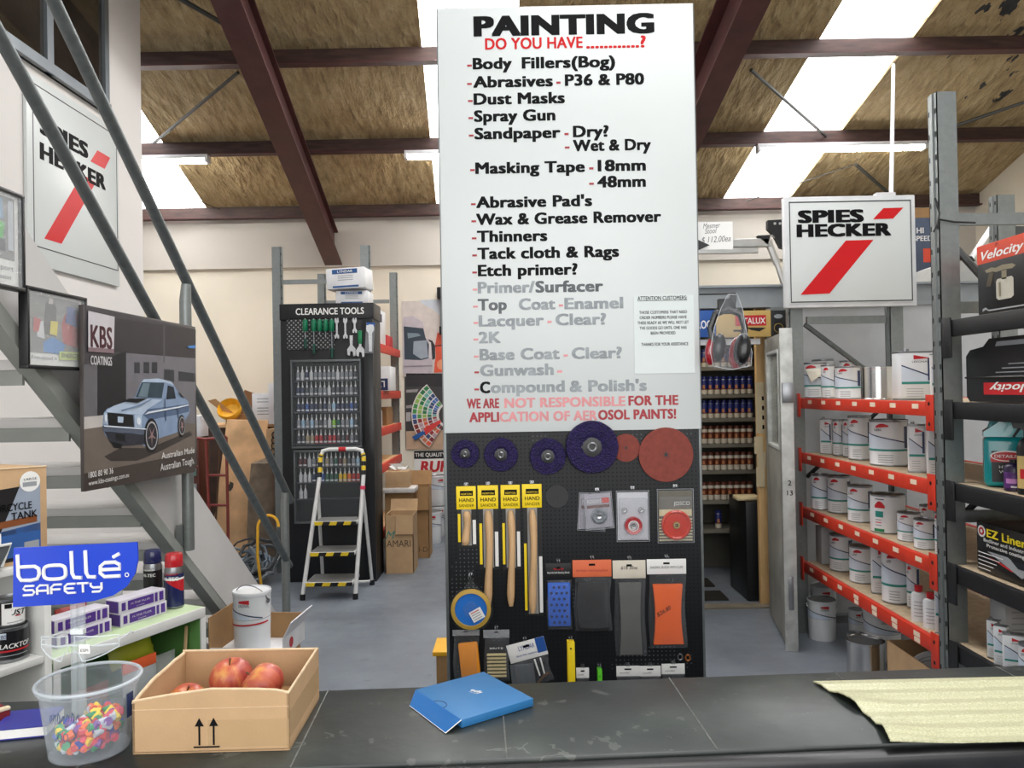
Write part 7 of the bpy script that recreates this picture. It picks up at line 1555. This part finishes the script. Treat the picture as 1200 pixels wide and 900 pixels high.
def dec3(b, L_, h):
    for k in range(3):
        for q in range(2): qd(b, (greyp, tealp, paper)[(k + q) % 3], .02 + q * .1, .1 + q * .1, h * (.1 + k * .3), h * (.35 + k * .3), 1)
sidebox('picture_box', 'black box with small pictures past the coating kit box', 1210, 2.5, .831, .19, black, dec3, .2, .01, 2.79)
sidebox('yellow_carton', 'yellow and black carton at the back of the fourth black shelf', 1153, 2.95, .831, .24, mat('dull_yellow_carton', (190, 150, 40), .6), lambda b, L_, h: qd(b, black, .02, L_ * .6, h * .1, h * .6), .12, .30, 3.27)
# lowest black shelf
simple_box('carton', 'grey white panel carton standing behind the post on the lowest black shelf', 'carton', 1.95, 2.12, 3.1, 3.2, .5005, .76, mat('grey_white_carton', (180, 182, 184), .7), lambda b, w_, d_, h_: [b.box(greyp, -w_ * .7, w_ * .6, -d_ - .001, -d_ - .0004, h_ * (.3 + k * .09), h_ * (.32 + k * .09)) for k in range(6)])
rtin('rect', 1150, 1163, 712, 757, .5005, 'slim flat can first in the row on the lowest black shelf', .09, -50, 3.08)
rtin('rect', 1158, 1172, 713, 760, .5005, 'flat can second in the row on the lowest black shelf', .09, -50, 3.0)
rtin('rect', 1168, 1190, 716, 762, .5005, 'broad flat can with blue band third in the row on the lowest black shelf', .09, -30, 2.92)
rtin('tin', 1186, 1208, 725, 776, .5005, 'round white tin at the edge of the photo on the lowest black shelf', .06, -40, 2.78)
# ================================================================== paint booth
O2 = Vector((1.80, 5.385, 0)); ang = math.atan2(4.66 - 5.385, 1.667 - 1.80)
t = thing('booth_door', 'weathered grey metal booth door with glass panel standing open', 'door', O2, ang)
dm = mat('weathered_door_skin', (150, 148, 140), .55, .3, var=.25, vs=5); de = mat('pale_worn_door_edge', (190, 192, 188), .5, .2, var=.2, vs=14); L_ = .745; TH = .05
b = MB()
for (x0, x1, z0, z1) in ((0, .12, .02, 1.925), (L_ - .13, L_, .02, 1.925), (.12, L_ - .13, 1.83, 1.925), (.12, L_ - .13, .02, 1.2)): b.box(dm, x0, x1, -TH, 0, z0, z1, .002)
b.build('door_leaf', t)
b = MB(); b.box(de, L_ + .0002, L_ + .012, -TH - .012, .012, .0, 1.95, .003); b.box(dsilver, L_ + .0122, L_ + .016, -.04, -.01, .25, .45, .002); b.build('edge_strip', t)
b = MB(); b.box(mat('dusty_glass', (150, 152, 140), .2, alpha=.4), .12, L_ - .13, -.03, -.024, 1.2, 1.83); b.build('glass_panel', t)
b = MB()
for (x0, x1, z0, z1) in ((.12, .14, 1.2, 1.83), (L_ - .15, L_ - .13, 1.2, 1.83), (.14, L_ - .15, 1.2, 1.22), (.14, L_ - .15, 1.81, 1.83)): b.box(de, x0, x1, -TH - .006, .006, z0, z1, .002)
b.build('glazing_bead', t)
b = MB(); b.box(mat('perforated_vent', (176, 172, 158), .5, .3, var=.3, vs=120), .14, L_ - .17, .0005, .004, .14, .52, .001)
for k in range(12): b.box(mat('vent_shadow', (90, 88, 80), .7), .15, L_ - .18, .0042, .0046, .16 + k * .03, .17 + k * .03)
b.build('vent_grille', t)
b = MB(); b.box(dsilver, L_ + .0125, L_ + .03, -.055, .015, 1.5, 1.62, .004); b.text(ink, '2', T(L_ + .0126, -.02, 1.0) @ rz(PI / 2) @ FR, h=.03, al='C', bold=.02); b.text(ink, '13', T(L_ + .0126, -.02, .94) @ rz(PI / 2) @ FR, h=.03, al='C', bold=.02); b.build('lock_plate', t)
for k, (a, c, m, lab) in enumerate(((800, 838.5, bluep, 'blue trade sign under the grey header beam, half behind the earmuffs'), (839.5, 903, mat('tan_sign', (196, 164, 96), .5), 'tan trade sign with red panel under the grey header beam'), (904, 920.5, black, 'black trade sign with round emblem at the header end'))):
    p, q = at(a, 395.5, 5.37), at(c, 363.5, 5.37); W_, H_ = q.x - p.x, q.z - p.z; t = thing('trade_sign', lab, 'sign', (p.x, 5.37, p.z), 0, 'trade signs over the booth'); yy = 5.37
    b = MB(); b.box(m, 0, W_, 0, .015, 0, H_, .001); b.build('sign_panel', t)
    b = MB(); kx = 5.37 / F
    if k == 0: b.text(paper, 'ROO', T((817 - a) * kx, -.001, H_ * .32) @ FR, w=17.5 * kx, h=9.5 * kx, bold=.03)
    elif k == 1:
        qd(b, redp, (862 - a) * kx, (898 - a) * kx, H_ * .42, H_ * .82); b.text(paper, 'STALUX', T((868 - a) * kx, -.002, H_ * .5) @ FR, w=29 * kx, h=7 * kx, bold=.02); qp(b, black, [((874 - a) * kx, H_ * .36), ((898 - a) * kx, H_ * .34), ((890 - a) * kx, H_ * .2), ((880 - a) * kx, H_ * .26)]); qd(b, black, .12, (872 - a) * kx, H_ * .2, H_ * .28)
    else: qp(b, greyp, ell(W_ / 2, H_ * .78, W_ * .3, H_ * .08)); b.tube(mat('gold_emblem', (176, 146, 70), .4, .6), [(W_ / 2 + W_ * .3 * math.cos(q_), -.001, H_ * .35 + W_ * .3 * math.sin(q_)) for q_ in [2 * PI * n / 20 for n in range(20)]], .002, 5, True)
    b.build('sign_print', t, smooth=0)
p, q = at(800, 405, 5.42), at(890, 397, 5.42); b = MB(); b.box(white, .16, q.x, 5.405, 5.46, p.z, q.z); b.box(white, .16, 1.80, 5.405, 5.46, q.z + .25, q.z + .2501) if False else None; struct(b.build('door_lintel'))
t = thing('can_rack', 'grey steel shelves of spray cans at the back of the paint booth', 'shelves', (1.5, 6.5, 0)); o = Vector((1.5, 6.5, 0)); YB = 6.5
shm = mat('dusty_grey_shelf', (128, 124, 112), .6, .2, var=.15); CR_ = [(430, 'blue'), (462, 'blue'), (490, 'blue'), (520, 'brown'), (551, 'brown'), (586, 'brown'), (620, None)]
xl, xr = .95, at(889, 500, YB).x
for x in (xl, xr):
    b = MB(); b.box(shm, x - .02 - o.x, x - o.x, 0, .35, 0, 2.1); b.build('side_frame', t)
for (py, _) in CR_ + [(398, None)]:
    z = at(850, py, YB).z; b = MB(); b.box(shm, xl + .0005 - o.x, xr - .0205 - o.x, -.02, .35, z - .03, z); b.build('shelf_board', t)
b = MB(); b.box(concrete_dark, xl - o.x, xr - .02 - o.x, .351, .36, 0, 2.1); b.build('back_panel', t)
cb_ = mat('spray_can_blue_cap', (34, 44, 112), .3); cbr = mat('spray_can_brown_cap', (112, 58, 40), .35); cpale = mat('spray_can_pale_label', (206, 198, 182), .4); cdk = mat('spray_can_dark_label', (38, 36, 44), .35)
def can_small(capm, bands, lab, loc, grp):
    t = thing('spray_can', lab, 'spray can', loc, rad(-15), grp); r, h = .027, .155
    b = MB(); pr = [(0, 0), (r, 0, dsilver), (r, .004, dsilver)]
    for z1, m in bands: pr.append((r, .004 + .118 * z1, m))
    pr += [(r * .8, .132, dsilver), (0, .132, dsilver)]; b.lathe(bands[0][1], pr, 14); b.wrap(mat('can_amber_mark', (186, 120, 74), .4), r + .0006, -.6, .2, .05, .08, 6); b.build('can_body', t)
    b = MB(); b.lathe(capm, [(r * .9, .1225), (r * .92, .125), (r * .85, h - .004), (0, h)], 14); b.build('cap', t); return t
CP = {}
for ri, (py, kind) in enumerate(CR_[:6]):
    z = at(850, py, YB).z + .0006; n = 9
    for k in range(n):
        px = 889 - 10.2 - k * 7.6; loc = (at(px, py, YB + .03).x, YB + .03, z)
        lab = '%s capped spray can, %s from the door post on the %s booth shelf' % ('blue' if kind == 'blue' else 'brown', ORD[k], ['topmost', 'second', 'third', 'fourth', 'fifth', 'sixth'][ri])
        if kind not in CP: CP[kind] = can_small(cb_ if kind == 'blue' else cbr, ([(.3, cpale), (.38, cbr), (1., cb_)] if kind == 'blue' else [(.34, cpale), (.8, cbr), (1., cpale)]), lab, loc, 'spray cans in the paint booth')
        else: dup(CP[kind], lab, loc, rad(-15))
dup(CP['blue'], 'single blue capped can on the lowest booth shelf', (at(842, 620, YB + .05).x, YB + .05, at(842, 620, YB).z + .0006), 0)
p, q = at(888, 475, 5.62), at(898, 411, 5.62)
t = thing('timber_post', 'yellow pine post with papers pinned to it inside the booth doorway', 'post', ((p.x + q.x) / 2, 5.65, 0)); hw = (q.x - p.x) / 2
b = MB(); b.box(mat('yellow_pine', (222, 182, 126), .6, var=.12, stretch=(6, 6, .6)), -hw, hw, -.02, .03, 0, 2.2, .002); b.build('timber', t)
for k, (y0, y1, dx) in enumerate(((448, 508, -.012), (512, 532, -.03), (530, 548, -.01), (548, 571, -.02))):
    b = MB(); z1, z0 = at(890, y0, 5.6).z, at(890, y1, 5.6).z; b.box(mat('cream_pinned_paper', (214, 196, 160), .7), -hw + dx, hw * .8 + dx, -.026 - k * .001, -.0245 - k * .001, z0, z1, M=ry(rad(3 * (-1) ** k)) if False else None)
    if k == 0:
        for q_ in range(4): b.box(ink, -hw * .1, hw * .3, -.0275, -.0262, z0 + .03 + q_ * .07, z0 + .06 + q_ * .07)
    b.build('pinned_paper', t)
t = thing('waste_bin', 'tall black bin with cream paper on top inside the booth doorway', 'bin', (at(893, 700, 5.62).x, 5.9, 0))
b = MB(); b.box(black, -.07, .12, -.16, .3, 0.0, .74, .01); b.build('bin_body', t); b = MB(); b.box(mat('crumpled_cream_paper', (222, 204, 160), .8, bump=.5, bs=40), -.12, .06, -.12, .02, .742, .775, .012); b.build('crumpled_paper', t)
for k, (y, lab) in enumerate(((5.95, 'dark floor grate just inside the booth doorway'), (6.35, 'dark floor grate deeper in the booth, before the can shelves'))):
    t = thing('floor_grate', lab, 'grate', (1.15 + .0 * k, y - .05, 0)); b = MB(); gr = mat('dark_grate_bar', (34, 32, 28), .7)
    b.box(gr, -.42, .42, -.13, .13, .0005, .006); b.build('grate_tray', t)
    for q_ in range(9): b = MB(); b.box(mat('grate_slat', (54, 50, 44), .6, .3), -.42, .42, -.125 + q_ * .0285, -.115 + q_ * .0285, .0065, .014); b.build('slat', t)
b = MB(); b.box(mat('worn_booth_sill', (120, 112, 98), .7, var=.3, vs=8), .16, 2.2, 5.55, 5.66, 0, .012); struct(b.build('booth_sill'))
# ================================================================== on top of the booth
p, q = at(815, 291, 5.75), at(903, 280, 5.75)
t = thing('awning_frame', 'folded aluminium frame with black joints standing on the booth roof', 'frame', (p.x, 5.75, 2.31)); o = Vector((p.x, 5.75, 2.31)); alum = mat('bright_aluminium', (208, 208, 206), .3, .7)
b = MB(); b.box(alum, -.5, q.x - o.x, -.03, .03, p.z - o.z, q.z - o.z, .004); b.box(alum, -.5, q.x - o.x - .1, -.02, .02, p.z - o.z - .045, p.z - o.z - .001, .003); b.build('top_tube', t)
b = MB(); K = lambda px, py: (lambda v: (v.x - o.x, v.z - o.z))(at(px, py, 5.72))
b.prism(blackm, [K(900, 258), (K(918, 257)), K(921, 262), K(922, 292), K(915, 290), K(908, 276), K(900, 268)], .05, T(0, -.03, 0) @ FR); b.prism(blackm, [K(888, 276), K(903, 275), K(900, 287), K(893, 281)], .05, T(0, -.03, 0) @ FR)
for a in ((908, 262), (914, 262), (918, 270)): c = K(*a); b.cyl(alum, (c[0], -.0305, c[1]), (c[0], -.034, c[1]), .01, n=8)
b.build('joint_bracket', t)
b = MB(); pp = [at(x, y, 5.75) - o for x, y in ((899, 280), (911, 310))]; b.tube(alum, pp, .028, 8); b.tube(alum, [pp[1], Vector((at(921, 338, 5.75).x - o.x, 0, .003))], .022, 8); b.tube(alum, [Vector((*(K(906, 274)[0], ), 0, K(906, 274)[1])), at(918, 285, 5.75) - o, at(921, 300, 5.75) - o], .012, 6); b.build('folding_strut', t)
b = MB(); b.box(alum, -.5, -.44, -.03, .03, 0.0005, p.z - o.z - .05, .004); b.build('far_leg', t)
simple_box('carton', 'flat brown carton edge lying on the booth roof beside the aluminium frame', 'carton', at(902, 335, 5.85).x, at(914, 335, 5.85).x + .1, 5.85, 6.1, 2.3105, 2.36, cardd)
b = MB(); rnd = random.Random(2)
for k in range(8): b.tube(blackm, [(rnd.uniform(-.1, .1), rnd.uniform(-.05, .05), rnd.uniform(.01, .05)) for _ in range(4)], .008, 5)
tag(b.build('cable_coil', loc=(at(893, 335, 5.85).x - .1, 5.78, 2.3105)), 'dark bundle of cord on the booth roof beside the brown carton', 'cord')
p, q = at(1074, 340, 6.15), at(1093, 255, 6.15)
t = thing('product_carton', 'dark blue printed carton standing upright on the booth roof behind the post', 'carton', (p.x, 6.15, 2.3105)); H_ = q.z - 2.3105
b = MB(); b.box(mat('slate_blue_carton', (74, 84, 104), .5, var=.2, vs=5), -.05, .3, 0, .2, 0, H_, .003); b.box(mat('orange_starburst', (222, 80, 56), .5), .06, .14, -.002, -.0005, H_ * .42, H_ * .6); b.box(cardd, -.05, .3, 0.001, .2, H_ + .0005, H_ + .08); b.build('carton_body', t)
b = MB(); b.text(paper, 'HI', T(.01, -.002, H_ * .8) @ FR, h=.045, bold=.03); b.text(paper, 'SPEED', T(-.02, -.002, H_ * .7) @ FR, h=.04, bold=.03); b.text(paper, 'HOT & COLD', T(-.02, -.002, H_ * .12) @ FR, h=.03, bold=.02); b.build('printed_label', t)
t = thing('portable_machine', 'grey and black portable machine lying on the booth roof behind the shelving post', 'machine', (at(1110, 330, 5.65).x, 5.56, 2.3105)); gm_ = mat('light_grey_machine_shell', (176, 176, 172), .4)
k = 5.65 / F
b = MB(); b.prism(gm_, [(-33 * k, .02), (-30 * k, 0.001), (36 * k, 0.001), (40 * k, .03), (38 * k, .13), (20 * k, .15), (-15 * k, .15), (-28 * k, .12)], .3, T(0, -.1, 0) @ FR); b.build('machine_shell', t)
b = MB(); b.prism(black, [(-27 * k, .03), (-24 * k, .09), (-14 * k, .1), (-13 * k, .02)], .004, T(0, -.1045, 0) @ FR); b.prism(mat('machine_dark_panel', (70, 74, 76), .4), [(22 * k, .03), (20 * k, .11), (30 * k, .13), (37 * k, .12), (36 * k, .03)], .004, T(0, -.1045, 0) @ FR); b.build('side_panel', t)
b = MB(); b.tube(blackm, [(-10 * k, 0, .15), (-5 * k, 0, .19), (20 * k, 0, .19), (24 * k, 0, .15)], .015, 7); b.build('carry_handle', t)
for (nm, lab, a, c, Y, m, r) in (('folded_frame', 'pale folded trestle frame slanting on the booth roof behind the spray gun box', (1124, 296), (1158, 262), 5.9, alum, .03),):
    t = thing(nm, lab, 'frame', (at(1140, 300, Y).x, Y, 2.3105)); o = Vector(t.location); o.z = 2.3105
    for dx, nm2 in ((0, 'long_tube'), (16, 'long_tube'), (56, 'long_tube')):
        b = MB(); b.tube(m, [at(1117 + dx, 336, Y) - o if True else 0, at(1172 + dx * .95, 255, Y) - o], r, 8); b.build(nm2, t)
    b = MB(); b.add(mat('dark_grey_fabric', (92, 94, 94), .7), [at(x, y, Y + .03) - o for x, y in ((1150, 310), (1185, 265), (1215, 265), (1180, 325))], [(0, 1, 2, 3)]); b.build('fabric_panel', t, smooth=0)
t = thing('storage_rack', 'galvanised rack post standing behind the black shelving by the partition', 'rack', (2.95, 4.62, 0)); b = MB(); zt = at(1175, 230, 4.62).z; x0, x1 = at(1163, 230, 4.62).x - 2.95, at(1184, 230, 4.62).x - 2.95
upright(b, galv, x0, x1, -.04, .04, zt, -1); b.build('upright', t); b = MB(); b.box(galv, x0 - .02, x1 + .02, -.06, .06, 0, .006); b.build('foot_plate', t)
b = MB(); pts = [at(1096, 232, 3.27), at(1101, 250, 3.26), at(1099, 262, 3.27), at(1094, 272, 3.28)]; b.tube(blackm, pts, .004, 5); b.tube(blackm, [at(1100, 257, 3.262), at(1118, 260, 3.27), at(1143, 261, 3.27)], .004, 5); tag(b.build('cable'), 'thin black cable tied round the galvanised shelving post', 'cable')
p = at(1093, 405, 4.0); simple_box('product_carton', 'small black carton with red top on the partition ledge behind the pale can', 'carton', at(1078, 412, 5.3).x, at(1100, 412, 5.3).x, 5.28, 5.41, 1.6, at(1090, 398, 5.3).z, black, lambda b, w_, d_, h_: b.box(redp, -w_, w_, -d_ - .001, -d_ - .0004, h_ * .75, h_)) if False else None

# ================================================================== small pieces go under the part they sit on
UNDER = dict(rubber_foot=('leg',), hazard_strip=('step',), price_tag=('beam',), tile_joint=('counter_top',), handle_lug=('wire_handle',), glazing_bead=('glass_panel',),
             lettering=('sign_panel', 'sheet', 'poster_board'), border_line=('sign_panel',), sign_print=('sign_panel',), printed_picture=('poster_board', 'poster_sheet'), diagonal_band=('can_body',),
             printed_label=('box_body', 'carton_body', 'bottle_body', 'jug_body', 'case_shell', 'pouch_body'), tin_label=('tin_body',), can_label=('can_body',), screw_cap=('can_body',), pail_label=('pail_body',), bottle_label=('bottle_body',),
             threaded_boss=('backing_hub',), slotted_centre=('sanding_face',), bore=('cup_brush', 'flap_wheel'), card_print=('header_card', 'backing_card'), lock_plate=('edge_strip',), printed_arrows=('front_wall',), tray_cover=('tray_frame',), white_edge=('panel',), tread_edge=('tread',))
kids = {}
for ob in bpy.data.objects:
    if ob.parent: kids.setdefault(ob.parent, []).append(ob)
stem = lambda n: n.split('.')[0]
def mid(ob):
    c = [Vector(v) for v in ob.bound_box]; return ob.location + sum(c, Vector()) / 8
for root, ch in kids.items():
    if root.parent: continue
    for c in ch:
        want = UNDER.get(stem(c.name))
        if not want: continue
        opts = [x for x in ch if stem(x.name) in want and x.location.length < 1e-6 and x is not c]
        if opts: c.parent = min(opts, key=lambda x: (mid(x) - mid(c)).length)
